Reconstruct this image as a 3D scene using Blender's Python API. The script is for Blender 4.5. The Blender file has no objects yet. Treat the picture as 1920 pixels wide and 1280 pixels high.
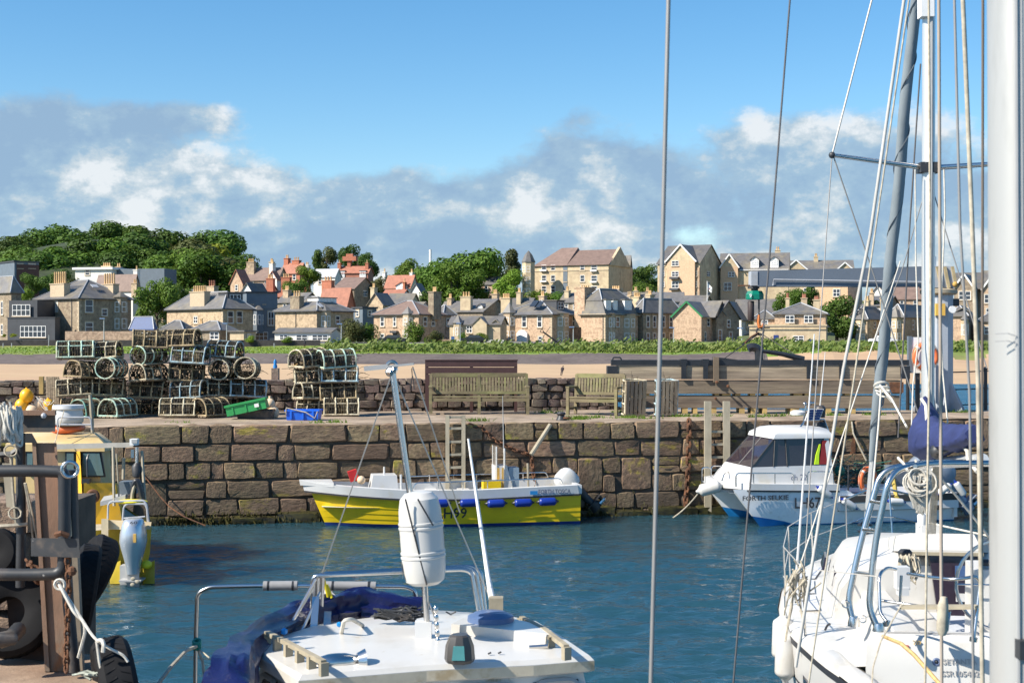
import bpy,bmesh,math,random
import numpy as np
from mathutils import Vector,Matrix,noise
SC=bpy.context.scene
COL=SC.collection
R=math.radians
rnd=random.Random(7)
F=2667.0
H=3.85
QZ=2.08
# camera
cam_d=bpy.data.cameras.new('camera');cam=bpy.data.objects.new('camera',cam_d);COL.objects.link(cam)
cam.location=(0,0,H);cam.rotation_euler=(R(90),0,0)
cam_d.sensor_width=36.0;cam_d.lens=36.0*F/1920.0
cam_d.clip_start=0.1;cam_d.clip_end=6000
cam_d.dof.use_dof=True;cam_d.dof.focus_distance=31.0;cam_d.dof.aperture_fstop=9.0
SC.camera=cam
# sky, sun, exposure
SUN_AZ,SUN_EL=25.0,40.0
sd=Vector((-math.cos(R(SUN_AZ))*math.cos(R(SUN_EL)),-math.sin(R(SUN_AZ))*math.cos(R(SUN_EL)),math.sin(R(SUN_EL))))
sun_l=bpy.data.lights.new('sun','SUN');sun_l.energy=5.0;sun_l.angle=R(0.55);sun_l.color=(1.0,0.93,0.82)
sun=bpy.data.objects.new('sun',sun_l);COL.objects.link(sun)
sun.rotation_euler=sd.to_track_quat('Z','Y').to_euler()
SC.view_settings.view_transform='Standard';SC.view_settings.look='None'
SC.view_settings.gamma=1.0;SC.view_settings.use_curve_mapping=False
SC.view_settings.exposure=0.75
W=bpy.data.worlds.new('World');SC.world=W;W.use_nodes=True
def world_nodes():
 nt=W.node_tree;N=nt.nodes;L=nt.links;N.clear()
 out=N.new('ShaderNodeOutputWorld');bg=N.new('ShaderNodeBackground');bg.inputs[1].default_value=0.1
 L.new(bg.outputs[0],out.inputs[0])
 sky=N.new('ShaderNodeTexSky');sky.sky_type='NISHITA';sky.sun_disc=False
 sky.sun_elevation=R(SUN_EL);sky.sun_rotation=math.atan2(sd.x,sd.y)
 sky.air_density=1.0;sky.dust_density=0.3;sky.ozone_density=2.5
 hs=N.new('ShaderNodeHueSaturation');hs.inputs['Saturation'].default_value=1.32;hs.inputs['Value'].default_value=1.0
 hs.inputs['Hue'].default_value=0.497
 L.new(sky.outputs[0],hs.inputs['Color'])
 tc=N.new('ShaderNodeTexCoord')
 def math_(op,a,b=None,c=None,clamp=False):
  n=N.new('ShaderNodeMath');n.operation=op;n.use_clamp=clamp
  for i,x in enumerate((a,b,c)):
   if x is None:continue
   if isinstance(x,(int,float)):n.inputs[i].default_value=x
   else:L.new(x,n.inputs[i])
  return n.outputs[0]
 def noise_(vec,scale,detail,rough,stretch,off=(0,0,0)):
  mp=N.new('ShaderNodeMapping');mp.inputs['Scale'].default_value=(1,1,stretch);mp.inputs['Location'].default_value=off
  L.new(vec,mp.inputs[0])
  n=N.new('ShaderNodeTexNoise');n.inputs['Scale'].default_value=scale;n.inputs['Detail'].default_value=detail
  n.inputs['Roughness'].default_value=rough
  L.new(mp.outputs[0],n.inputs['Vector']);return n.outputs[0]
 D=tc.outputs['Generated']
 sx=N.new('ShaderNodeSeparateXYZ');L.new(D,sx.inputs[0]);z=sx.outputs[2]
 def blob(u,v,rad,amp,squash=1.0):
  c=Vector(((u-960)/F,1.0,-(v-640)/F)).normalized()
  vs=N.new('ShaderNodeVectorMath');vs.operation='SUBTRACT';L.new(D,vs.inputs[0]);vs.inputs[1].default_value=c
  vm=N.new('ShaderNodeVectorMath');vm.operation='MULTIPLY';L.new(vs.outputs[0],vm.inputs[0]);vm.inputs[1].default_value=(1,1,squash)
  vl=N.new('ShaderNodeVectorMath');vl.operation='LENGTH';L.new(vm.outputs[0],vl.inputs[0])
  mr=N.new('ShaderNodeMapRange');mr.interpolation_type='SMOOTHSTEP'
  L.new(vl.outputs['Value'],mr.inputs[0]);mr.inputs[1].default_value=0;mr.inputs[2].default_value=rad/F
  mr.inputs[3].default_value=amp;mr.inputs[4].default_value=0
  return mr.outputs[0]
 so=(0.012,0,-0.02)
 def density(off):
  n1=noise_(D,10.0,11,0.62,1.7,off)
  n0=noise_(D,3.2,3,0.5,1.6,off)
  n2=noise_(D,34.0,5,0.6,1.3,off)
  d=math_('ADD',math_('MULTIPLY',n1,0.75),math_('MULTIPLY',n0,0.35))
  d=math_('ADD',d,math_('MULTIPLY',n2,0.26))
  return d
 d0=density((0,0,0));d1=density((0.022,0.0,-0.05))
 mr=N.new('ShaderNodeMapRange');mr.interpolation_type='SMOOTHSTEP';L.new(z,mr.inputs[0])
 mr.inputs[1].default_value=0.075;mr.inputs[2].default_value=0.175;mr.inputs[3].default_value=0.15;mr.inputs[4].default_value=-0.27
 cov=mr.outputs[0]
 for b in((330,340,260,0.20,1.4),(100,225,300,0.36,2.4),(350,215,200,0.30,3.0),(0,330,150,0.2,1.2),(560,400,190,0.12,1.6),(1180,300,300,0.22,1.3),(1430,265,150,0.22,1.3),(1640,300,300,0.2,1.3),(1010,300,160,0.1,1.5),(760,215,240,-0.24,1.6),(760,365,230,0.13,2.0),(820,262,60,0.30,1.9),(765,190,60,0.26,2.8),(1085,212,70,0.14,1.6),(850,395,60,-0.05,1.5),(1300,440,110,-0.2,2.2),(900,410,240,0.16,2.6)):
  cov=math_('ADD',cov,blob(*b))
 m=math_('ADD',d0,cov)
 mask=N.new('ShaderNodeMapRange');mask.interpolation_type='SMOOTHSTEP';L.new(m,mask.inputs[0])
 mask.inputs[1].default_value=0.60;mask.inputs[2].default_value=0.79;mask.inputs[3].default_value=0;mask.inputs[4].default_value=1
 diff=math_('SUBTRACT',d0,d1)
 thick=math_('SUBTRACT',m,0.68)
 lit=math_('ADD',math_('MULTIPLY',diff,5.2),math_('MULTIPLY',thick,-0.55))
 lit=math_('ADD',lit,0.40)
 lo=N.new('ShaderNodeMapRange');L.new(z,lo.inputs[0]);lo.inputs[1].default_value=0.03;lo.inputs[2].default_value=0.085;lo.inputs[3].default_value=0.30;lo.inputs[4].default_value=0.0
 lit=math_('ADD',lit,lo.outputs[0])
 for b in((1425,235,70,0.5,1.2),(430,300,150,0.2,1.2),(330,320,320,0.2,1.0),(120,240,200,0.16,2.0),(1200,345,200,-0.22,1.2),(1150,290,150,-0.1,1),(185,305,90,0.2,2.4),(570,355,60,0.3,1.0),(860,408,170,0.6,3.0),(1150,425,130,0.6,2.6),(1000,400,130,0.4,2.4),(700,405,90,0.4,2.2),(250,385,140,0.12,1.6),(1100,265,110,0.2,1.5)):
  lit=math_('ADD',lit,blob(*b))
 cr=N.new('ShaderNodeValToRGB');L.new(lit,cr.inputs[0])
 e=cr.color_ramp.elements
 e[0].position=0.0;e[0].color=(0.185,0.278,0.39,1)
 e[1].position=1.0;e[1].color=(0.50,0.525,0.545,1)
 k=e.new(0.42);k.color=(0.225,0.322,0.415,1)
 k=e.new(0.72);k.color=(0.345,0.405,0.45,1)
 vm=N.new('ShaderNodeVectorMath');vm.operation='SCALE';L.new(cr.outputs[0],vm.inputs[0]);vm.inputs['Scale'].default_value=10.0
 mx=N.new('ShaderNodeMix');mx.data_type='RGBA'
 L.new(math_('MULTIPLY',mask.outputs[0],0.95),mx.inputs[0]);L.new(hs.outputs[0],mx.inputs[6]);L.new(vm.outputs[0],mx.inputs[7])
 L.new(mx.outputs[2],bg.inputs[0])
world_nodes()
# helpers
def P(u,v,Y):
 return Vector(((u-960)/F*Y,Y,H-(v-640)/F*Y))
def G(u,v,z=QZ):
 return P(u,v,F*(H-z)/(v-640))
def lerp(a,b,t):return a+(b-a)*t
WM={}
class MB:
 def __init__(s):s.v=[];s.f=[];s.m=[];s.mi=0
 def add(s,vs,fs,mi=None):
  o=len(s.v);s.v.extend([tuple(x)for x in vs])
  s.f.extend([tuple(i+o for i in f)for f in fs]);s.m.extend([s.mi if mi is None else mi]*len(fs));return s
 def face(s,pts):return s.add(pts,[tuple(range(len(pts)))])
 def hexa(s,p):
  return s.add(p,[(0,3,2,1),(4,5,6,7),(0,1,5,4),(1,2,6,5),(2,3,7,6),(3,0,4,7)])
 def box(s,c,d,rz=0.0,M=None):
  x,y,z=d[0]/2,d[1]/2,d[2]/2
  p=[Vector(q)for q in((-x,-y,-z),(x,-y,-z),(x,y,-z),(-x,y,-z),(-x,-y,z),(x,-y,z),(x,y,z),(-x,y,z))]
  T=Matrix.Translation(Vector(c))@(M if M is not None else Matrix.Rotation(rz,4,'Z'))
  return s.hexa([T@q for q in p])
 def bb(s,x0,x1,y0,y1,z0,z1):return s.box(((x0+x1)/2,(y0+y1)/2,(z0+z1)/2),(x1-x0,y1-y0,z1-z0))
 def beam(s,a,b,w,h,up=(0,0,1)):
  a=Vector(a);b=Vector(b);d=(b-a);L=d.length;d.normalize()
  up=Vector(up);sd_=d.cross(up)
  if sd_.length<1e-4:sd_=d.cross(Vector((0,1,0)))
  sd_.normalize();u2=sd_.cross(d)
  x=sd_*(w/2);y=u2*(h/2)
  return s.hexa([a-x-y,a+x-y,b+x-y,b-x-y,a-x+y,a+x+y,b+x+y,b-x+y])
 def tube(s,pts,r,n=8,closed=False,caps=True):
  pts=[Vector(p)for p in pts];k=len(pts)
  rr=r if isinstance(r,(list,tuple))else[r]*k
  T=[]
  for i in range(k):
   a=pts[(i-1)%k]if(closed or i>0)else pts[0]
   b=pts[(i+1)%k]if(closed or i<k-1)else pts[-1]
   t=b-a;T.append(t.normalized()if t.length>1e-9 else Vector((0,0,1)))
  nrm=T[0].orthogonal().normalized();vs=[]
  for i in range(k):
   nrm=nrm-T[i]*nrm.dot(T[i])
   if nrm.length<1e-6:nrm=T[i].orthogonal()
   nrm.normalize();bn=T[i].cross(nrm)
   for j in range(n):
    a=2*math.pi*j/n
    vs.append(pts[i]+(nrm*math.cos(a)+bn*math.sin(a))*rr[i])
  fs=[]
  for i in range(k if closed else k-1):
   i2=(i+1)%k
   for j in range(n):
    fs.append((i*n+j,i*n+(j+1)%n,i2*n+(j+1)%n,i2*n+j))
  if caps and not closed:
   fs.append(tuple(range(n-1,-1,-1)));fs.append(tuple(range((k-1)*n,k*n)))
  return s.add(vs,fs)
 def lathe(s,prof,n=16,M=None,cap=True):
  M=M or Matrix();vs=[];fs=[];k=len(prof)
  for r,z in prof:
   for j in range(n):
    a=2*math.pi*j/n;vs.append(M@Vector((r*math.cos(a),r*math.sin(a),z)))
  for i in range(k-1):
   for j in range(n):fs.append((i*n+j,i*n+(j+1)%n,(i+1)*n+(j+1)%n,(i+1)*n+j))
  if cap:fs.append(tuple(range(n-1,-1,-1)));fs.append(tuple(range((k-1)*n,k*n)))
  return s.add(vs,fs)
 def ball(s,c,r,n=12,sc=(1,1,1),M=None):
  T=Matrix.Translation(Vector(c))@(M or Matrix())@Matrix.Diagonal((sc[0],sc[1],sc[2],1))
  k=n//2
  return s.lathe([(max(1e-3,r*math.sin(math.pi*i/k)),-r*math.cos(math.pi*i/k))for i in range(k+1)],n,T)
 def loft(s,rings,closed=True,caps=True):
  n=len(rings[0]);vs=[p for r_ in rings for p in r_];fs=[]
  for i in range(len(rings)-1):
   for j in range(n if closed else n-1):
    j2=(j+1)%n;fs.append((i*n+j,i*n+j2,(i+1)*n+j2,(i+1)*n+j))
  if caps and closed:fs.append(tuple(range(n-1,-1,-1)));fs.append(tuple(range((len(rings)-1)*n,len(rings)*n)))
  return s.add(vs,fs)
 def prism(s,poly,ext):
  ext=Vector(ext);n=len(poly);a=[Vector(p)for p in poly];b=[p+ext for p in a]
  return s.add(a+b,[tuple(range(n-1,-1,-1)),tuple(range(n,2*n))]+[(i,(i+1)%n,n+(i+1)%n,n+i)for i in range(n)])
 def torus(s,c,R_,r,M=None,n=24,k=8):
  T=Matrix.Translation(Vector(c))@(M or Matrix())
  return s.tube([T@Vector((R_*math.cos(2*math.pi*i/n),R_*math.sin(2*math.pi*i/n),0))for i in range(n)],r,k,closed=True)
 def jitter(s,amt,seed=0):
  q=random.Random(seed);s.v=[tuple(x+q.uniform(-amt,amt)for x in p)for p in s.v];return s
 def xf(s,M):s.v=[tuple(M@Vector(p))for p in s.v];return s
 def mesh(s,name,mats,smooth=0,inv=None):
  me=bpy.data.meshes.new(name)
  vs=s.v
  if inv is not None and vs:
   a=np.array(vs,dtype=float);m=np.array(inv);vs=(a@m[:3,:3].T+m[:3,3]).tolist()
  me.from_pydata(vs,[],s.f)
  if not isinstance(mats,(list,tuple)):mats=[mats]
  for m in mats:me.materials.append(m)
  if len(mats)>1:me.polygons.foreach_set('material_index',s.m)
  bm=bmesh.new();bm.from_mesh(me);bmesh.ops.recalc_face_normals(bm,faces=bm.faces);bm.to_mesh(me);bm.free()
  if smooth:
   me.polygons.foreach_set('use_smooth',[True]*len(me.polygons));me.set_sharp_from_angle(angle=R(smooth))
  me.update();return me
 def build(s,name,mats,parent=None,smooth=0,local=False,base=None):
  """one mesh object; vertices are world coordinates unless local"""
  if parent is not None:
   M=WM[parent.name]
   me=s.mesh(name,mats,smooth,None if local else M.inverted())
   o=bpy.data.objects.new(name,me);COL.objects.link(o);o.parent=parent;WM[o.name]=M
  else:
   if base is None:
    a=np.array(s.v);base=Vector(((a[:,0].min()+a[:,0].max())/2,(a[:,1].min()+a[:,1].max())/2,a[:,2].min()))
   M=Matrix.Translation(Vector(base));me=s.mesh(name,mats,smooth,M.inverted())
   o=bpy.data.objects.new(name,me);COL.objects.link(o);o.location=base;WM[o.name]=M
  return o
def thing(name,label,cat,loc=(0,0,0),rz=0.0,group=None,M=None):
 o=bpy.data.objects.new(name,None);COL.objects.link(o)
 o.empty_display_size=0.2
 if M is None:M=Matrix.Translation(Vector(loc))@Matrix.Rotation(rz,4,'Z')
 o.matrix_world=M;WM[o.name]=M
 o['label']=label;o['category']=cat
 if group:o['group']=group
 return o
def tag(o,label,cat,group=None):
 o['label']=label;o['category']=cat
 if group:o['group']=group
 return o
def struct(o,kind='structure'):o['kind']=kind;return o
def copy_tree(src,M,label=None,parent=None):
 c=src.copy();COL.objects.link(c)
 if parent is not None:c.parent=parent
 else:c.matrix_world=M;WM[c.name]=M
 if label:c['label']=label
 for ch in list(src.children):copy_tree(ch,None,None,c)
 return c
def inst(name,me,parent):
 o=bpy.data.objects.new(name,me);COL.objects.link(o);o.parent=parent;WM[o.name]=WM[parent.name];return o
def arc(c,r,a0,a1,n,ax=(1,0,0),ay=(0,0,1)):
 c=Vector(c);ax=Vector(ax);ay=Vector(ay)
 return[c+ax*(r*math.cos(lerp(a0,a1,i/n)))+ay*(r*math.sin(lerp(a0,a1,i/n)))for i in range(n+1)]
def fillet(pts,r,n=5):
 pts=[Vector(p)for p in pts];out=[pts[0]]
 for i in range(1,len(pts)-1):
  a,b,c=pts[i-1],pts[i],pts[i+1]
  d1=(a-b);d2=(c-b);q=min(r,d1 .length*.49,d2 .length*.49)
  s_,e_=b+d1 .normalized()*q,b+d2 .normalized()*q
  for k in range(n+1):
   t=k/n;out.append(s_*(1-t)**2+b*2*t*(1-t)+e_*t*t)
 out.append(pts[-1]);return out
def sag(a,b,s,n=10):
 a=Vector(a);b=Vector(b)
 return[a.lerp(b,i/n)-Vector((0,0,s*4*(i/n)*(1-i/n)))for i in range(n+1)]
def text_mb(txt,size,M,depth=0.004,bold=0.0,mb=None):
 """lettering as a mesh in the xy plane of M, start at its origin"""
 cu=bpy.data.curves.new('t','FONT');cu.body=txt;cu.size=size;cu.extrude=depth/2;cu.resolution_u=2;cu.offset=bold
 o=bpy.data.objects.new('t',cu);COL.objects.link(o)
 dg=bpy.context.evaluated_depsgraph_get();dg.update();me=o.evaluated_get(dg).to_mesh()
 mb=mb or MB();mb.add([M@v.co for v in me.vertices],[tuple(p.vertices)for p in me.polygons])
 o.evaluated_get(dg).to_mesh_clear();bpy.data.objects.remove(o);bpy.data.curves.remove(cu);return mb
# materials
MATS={}
def mat(name,c,rough=0.6,metal=0.0,var=0.15,scale=4.0,c2=None,c2amt=0.5,c2scale=1.5,bump=0.0,bscale=20.0,rand=0.0,hue=0.0,stretch=(1,1,1),spec=0.5,coat=0.0,c3=None,c3amt=0.5,c3scale=3.0,alpha=None,trans=0.0,tide=None,coord='Object'):
 if name in MATS:return MATS[name]
 m=bpy.data.materials.new(name);m.use_nodes=True;nt=m.node_tree;N=nt.nodes;L=nt.links
 b=N['Principled BSDF'];b.inputs['Roughness'].default_value=rough;b.inputs['Metallic'].default_value=metal
 b.inputs['Specular IOR Level'].default_value=spec
 if coat:b.inputs['Coat Weight'].default_value=coat;b.inputs['Coat Roughness'].default_value=0.08
 if trans:b.inputs['Transmission Weight'].default_value=trans
 tc=N.new('ShaderNodeTexCoord');mp=N.new('ShaderNodeMapping');mp.inputs['Scale'].default_value=stretch
 L.new(tc.outputs[coord],mp.inputs[0])
 oi=N.new('ShaderNodeObjectInfo')
 vo=N.new('ShaderNodeVectorMath');vo.operation='ADD';L.new(mp.outputs[0],vo.inputs[0])
 if rand or hue:
  sc_=N.new('ShaderNodeVectorMath');sc_.operation='SCALE';L.new(oi.outputs['Random'],sc_.inputs[0]);sc_.inputs['Scale'].default_value=37.0
  L.new(sc_.outputs[0],vo.inputs[1])
 def nz(s,d=6,rg=0.6):
  n=N.new('ShaderNodeTexNoise');n.inputs['Scale'].default_value=s;n.inputs['Detail'].default_value=d;n.inputs['Roughness'].default_value=rg
  L.new(vo.outputs[0],n.inputs['Vector']);return n.outputs[0]
 def mr(x,a,b_,lo=0,hi=1):
  n=N.new('ShaderNodeMapRange');L.new(x,n.inputs[0]);n.inputs[1].default_value=a;n.inputs[2].default_value=b_
  n.inputs[3].default_value=lo;n.inputs[4].default_value=hi;return n.outputs[0]
 def mix(f,a,bcol):
  n=N.new('ShaderNodeMix');n.data_type='RGBA'
  if isinstance(f,float):n.inputs[0].default_value=f
  else:L.new(f,n.inputs[0])
  for i,x in((6,a),(7,bcol)):
   if isinstance(x,tuple):n.inputs[i].default_value=(*x,1)
   else:L.new(x,n.inputs[i])
  return n.outputs[2]
 col=tuple(c)
 if c2:col=mix(mr(nz(c2scale),0.62-0.3*c2amt,0.78-0.3*c2amt),col,tuple(c2))
 if c3:col=mix(mr(nz(c3scale,8,0.7),0.66-0.3*c3amt,0.74-0.3*c3amt),col,tuple(c3))
 h=N.new('ShaderNodeHueSaturation')
 if isinstance(col,tuple):h.inputs['Color'].default_value=(*col,1)
 else:L.new(col,h.inputs['Color'])
 val=mr(nz(scale),0.3,0.7,1-var,1+var)
 if rand:
  v2=mr(oi.outputs['Random'],0,1,1-rand,1+rand)
  n=N.new('ShaderNodeMath');n.operation='MULTIPLY';L.new(val,n.inputs[0]);L.new(v2,n.inputs[1]);val=n.outputs[0]
 L.new(val,h.inputs['Value'])
 if hue:
  wn=N.new('ShaderNodeTexWhiteNoise');wn.noise_dimensions='1D';L.new(oi.outputs['Random'],wn.inputs['W'])
  L.new(mr(wn.outputs[0],0,1,0.5-hue,0.5+hue),h.inputs['Hue'])
 fin=h.outputs[0]
 if tide:
  gp=N.new('ShaderNodeNewGeometry');sx=N.new('ShaderNodeSeparateXYZ');L.new(gp.outputs['Position'],sx.inputs[0])
  ad=N.new('ShaderNodeMath');ad.operation='ADD';L.new(sx.outputs[2],ad.inputs[0]);L.new(mr(nz(1.1),0.3,0.7,-0.35,0.35),ad.inputs[1])
  fin=mix(mr(ad.outputs[0],tide[0],tide[1],tide[3]if len(tide)>3 else 0.85,0.0),fin,tide[2])
 L.new(fin,b.inputs['Base Color'])
 if bump:
  bp=N.new('ShaderNodeBump');bp.inputs['Strength'].default_value=1.0;bp.inputs['Distance'].default_value=bump
  L.new(nz(bscale,8,0.65),bp.inputs['Height']);L.new(bp.outputs[0],b.inputs['Normal'])
 MATS[name]=m;return m
M_={}
def defmats():
 d=M_
 d['stone']=mat('harbour_stone',(0.172,0.113,0.070),0.85,var=0.42,scale=7,c2=(0.215,0.152,0.088),c2amt=0.55,c2scale=1.3,c3=(0.27,0.215,0.04),c3amt=0.29,c3scale=1.2,bump=0.035,bscale=7,rand=0.26,hue=0.012,tide=(0.05,1.1,(0.075,0.062,0.047),0.62))
 d['joint']=mat('joint_mortar',(0.085,0.064,0.046),0.95,var=0.4)
 d['weed']=mat('wrack_weed',(0.055,0.05,0.012),0.5,var=0.5,scale=9,c2=(0.02,0.018,0.01),c2amt=0.6,c2scale=4,rand=0.3)
 d['rubble']=mat('parapet_stone',(0.15,0.108,0.088),0.9,var=0.35,scale=8,c2=(0.21,0.175,0.13),c2scale=1.5,bump=0.02,bscale=14,rand=0.35,hue=0.02)
 d['walk']=mat('quay_paving',(0.34,0.262,0.188),0.9,var=0.25,scale=2.2,c2=(0.22,0.165,0.115),c2amt=0.6,c2scale=0.9,c3=(0.24,0.21,0.07),c3amt=0.12,c3scale=1.1,bump=0.012,bscale=18,coord='Object')
 d['sand']=mat('beach_sand',(0.45,0.31,0.18),0.95,var=0.1,scale=0.4,c2=(0.42,0.27,0.165),c2amt=0.5,c2scale=0.035,stretch=(0.3,1,1))
 d['asph']=mat('asphalt',(0.06,0.058,0.055),0.9)
 d['cream']=mat('cream_sandstone',(0.52,0.415,0.265),0.85,var=0.18,scale=1.2,c2=(0.42,0.32,0.21),c2scale=0.4)
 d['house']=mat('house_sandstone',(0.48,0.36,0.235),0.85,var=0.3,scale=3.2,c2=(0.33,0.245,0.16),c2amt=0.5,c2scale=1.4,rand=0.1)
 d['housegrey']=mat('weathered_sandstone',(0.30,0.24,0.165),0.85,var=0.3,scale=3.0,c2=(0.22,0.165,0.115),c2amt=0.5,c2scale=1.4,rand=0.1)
 d['housered']=mat('pink_sandstone',(0.49,0.345,0.23),0.85,var=0.3,scale=3.2,c2=(0.35,0.235,0.155),c2amt=0.5,c2scale=1.4)
 d['quoin']=mat('dressed_quoin',(0.46,0.365,0.25),0.8,var=0.15)
 d['brick']=mat('red_brick',(0.42,0.15,0.085),0.85,var=0.2,scale=3)
 d['slate']=mat('roof_slate',(0.128,0.122,0.118),0.55,var=0.22,scale=1.1,c2=(0.17,0.15,0.115),c2amt=0.5,c2scale=0.35,rand=0.15)
 d['slate2']=mat('brown_tile',(0.185,0.125,0.10),0.7,var=0.2,scale=1.1,rand=0.1)
 d['redroof']=mat('red_clay_tile',(0.33,0.135,0.085),0.75,var=0.2,scale=1.3,rand=0.1)
 d['lead']=mat('roof_lead',(0.38,0.39,0.41),0.5,var=0.1)
 d['white']=mat('white_paint',(0.78,0.77,0.74),0.5,var=0.05)
 d['render']=mat('white_render',(0.72,0.69,0.62),0.8,var=0.08,scale=0.5)
 d['glass']=mat('window_glass',(0.035,0.045,0.06),0.06,var=0.1,spec=0.8)
 d['blind']=mat('window_blind',(0.6,0.57,0.5),0.4,var=0.05)
 d['pot']=mat('chimney_pot',(0.60,0.40,0.20),0.8,var=0.12,rand=0.1)
 d['dark']=mat('dark_cladding',(0.052,0.056,0.064),0.6,var=0.15,scale=1)
 d['bluegrey']=mat('bluegrey_cladding',(0.13,0.16,0.19),0.6,var=0.12,scale=0.8)
 d['bluedoor']=mat('blue_door',(0.015,0.035,0.16),0.5)
 d['green']=mat('green_trim',(0.02,0.17,0.06),0.5)
 d['bark']=mat('bark',(0.07,0.055,0.04),0.9,var=0.3)
 d['grass']=mat('grass_ground',(0.15,0.23,0.03),0.9,var=0.3,scale=0.6,c2=(0.20,0.21,0.055),c2amt=0.5,c2scale=0.09,stretch=(0.5,1,1))
 d['steel']=mat('stainless_steel',(0.62,0.60,0.57),0.22,metal=1.0,var=0.08)
 d['alu']=mat('mast_aluminium',(0.66,0.66,0.64),0.42,metal=0.55,var=0.07,scale=3,stretch=(1,1,.3))
 d['wire']=mat('rigging_wire',(0.30,0.285,0.265),0.45,metal=0.3,var=0.1)
 d['wirel']=mat('pale_rigging',(0.50,0.47,0.42),0.5,metal=0.1,var=0.1)
 d['gel']=mat('white_gelcoat',(0.57,0.555,0.52),0.28,var=0.04,scale=1.5,spec=0.5,c2=(0.50,0.47,0.41),c2amt=0.3,c2scale=2.0,c3=(0.36,0.30,0.20),c3amt=0.07,c3scale=5)
 d['gelb']=mat('boat_white',(0.60,0.60,0.59),0.35,var=0.06,scale=2.5,c2=(0.58,0.55,0.48),c2amt=0.28,c2scale=2.2)
 d['yellow']=mat('yellow_hull_paint',(0.80,0.545,0.008),0.38,var=0.12,scale=2,c2=(0.68,0.47,0.01),c2amt=0.35,c2scale=1.2,c3=(0.34,0.27,0.08),c3amt=0.10,c3scale=6)
 d['yellow2']=mat('weathered_yellow',(0.72,0.40,0.02),0.5,var=0.15,scale=3,c2=(0.5,0.36,0.1),c2amt=0.35,c2scale=2)
 d['cabin']=mat('faded_cream_yellow',(0.62,0.45,0.20),0.55,var=0.12,scale=3,c2=(0.55,0.42,0.27),c2scale=1.5)
 d['navy']=mat('navy_canvas',(0.022,0.032,0.115),0.75,var=0.25,scale=5,bump=0.012,bscale=6)
 d['bluetarp']=mat('blue_tarpaulin',(0.008,0.011,0.066),0.27,var=0.2,scale=3,bump=0.02,bscale=5)
 d['boot']=mat('blue_antifoul',(0.01,0.035,0.17),0.5,var=0.2)
 d['boot2']=mat('bright_blue_antifoul',(0.005,0.17,0.46),0.5,var=0.2)
 d['black']=mat('black_rubber',(0.010,0.010,0.011),0.75,spec=0.2,var=0.3,scale=9)
 d['blackp']=mat('black_paint',(0.022,0.024,0.028),0.4,var=0.3,scale=6)
 d['fend']=mat('fender_blue',(0.008,0.03,0.25),0.35,var=0.1)
 d['orange']=mat('orange_buoy',(0.80,0.17,0.05),0.45,var=0.1)
 d['buoyy']=mat('yellow_buoy',(0.85,0.42,0.012),0.4,var=0.1)
 d['peach']=mat('faded_buoy',(0.75,0.55,0.36),0.6,var=0.12)
 d['red']=mat('red_plastic',(0.60,0.03,0.03),0.45,var=0.1)
 d['wood']=mat('bench_wood',(0.175,0.142,0.08),0.8,var=0.3,scale=10,c2=(0.20,0.19,0.08),c2scale=2,stretch=(.3,1,1),rand=0.15)
 d['timber']=mat('weathered_timber',(0.32,0.255,0.175),0.85,var=0.35,scale=5,c2=(0.21,0.165,0.12),c2scale=0.8,stretch=(.25,2,4),bump=0.008,bscale=8,rand=0.12)
 d['pale']=mat('pale_timber',(0.36,0.315,0.23),0.85,var=0.25,scale=6,stretch=(1,1,.3))
 d['timber2']=mat('dark_weathered_timber',(0.19,0.15,0.105),0.85,var=0.35,scale=5,c2=(0.13,0.10,0.075),c2scale=0.8,stretch=(.25,2,4),bump=0.008,bscale=8,rand=0.12)
 d['block']=mat('yellow_spacer',(0.46,0.32,0.12),0.8,var=0.2,rand=0.15)
 d['rust']=mat('rust',(0.15,0.065,0.03),0.9,var=0.4,scale=9,c2=(0.07,0.035,0.022),c2scale=4,bump=0.006,bscale=30)
 d['ruststeel']=mat('rusted_steel',(0.26,0.15,0.095),0.75,var=0.3,scale=4,c2=(0.15,0.125,0.095),c2amt=0.6,c2scale=1.6,c3=(0.20,0.085,0.035),c3amt=0.4,c3scale=3,stretch=(1,1,.4),bump=0.004,bscale=20)
 d['darksteel']=mat('dark_painted_steel',(0.032,0.034,0.037),0.5,var=0.35,scale=5,c2=(0.09,0.07,0.055),c2amt=0.25,c2scale=5,c3=(0.5,0.48,0.44),c3amt=0.02,c3scale=14)
 d['crane']=mat('crane_grey',(0.37,0.40,0.44),0.5,var=0.1,scale=1.5,c2=(0.30,0.30,0.30),c2amt=0.35,c2scale=1.5)
 d['crane2']=mat('crane_bluegrey',(0.125,0.15,0.185),0.5,var=0.1,scale=1.0)
 d['ochre']=mat('ochre_stain',(0.55,0.33,0.08),0.8,var=0.3)
 d['rope']=mat('pale_rope',(0.43,0.38,0.29),0.9,var=0.3,scale=25)
 d['ropew']=mat('white_rope',(0.56,0.53,0.46),0.9,var=0.2,scale=25)
 d['maroon']=mat('maroon_board',(0.062,0.028,0.026),0.6,var=0.2,scale=3)
 d['silver']=mat('silver_outboard',(0.60,0.63,0.66),0.25,metal=0.6,var=0.05)
 d['outgrey']=mat('grey_outboard',(0.24,0.28,0.34),0.35,metal=0.3,var=0.08)
 d['smoke']=mat('dark_windscreen',(0.03,0.022,0.03),0.06,var=0.3,scale=1.5,spec=0.8)
 d['teal']=mat('cabin_glass',(0.10,0.155,0.155),0.12,var=0.2,scale=2,spec=0.7)
 d['letter']=mat('black_lettering',(0.03,0.03,0.035),0.5,var=0.1)
 d['letterg']=mat('grey_lettering',(0.33,0.32,0.31),0.5,var=0.1)
 d['letterb']=mat('blue_lettering',(0.05,0.08,0.16),0.5,var=0.1)
 d['greenp']=mat('green_plastic',(0.035,0.30,0.085),0.4,var=0.1)
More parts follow.
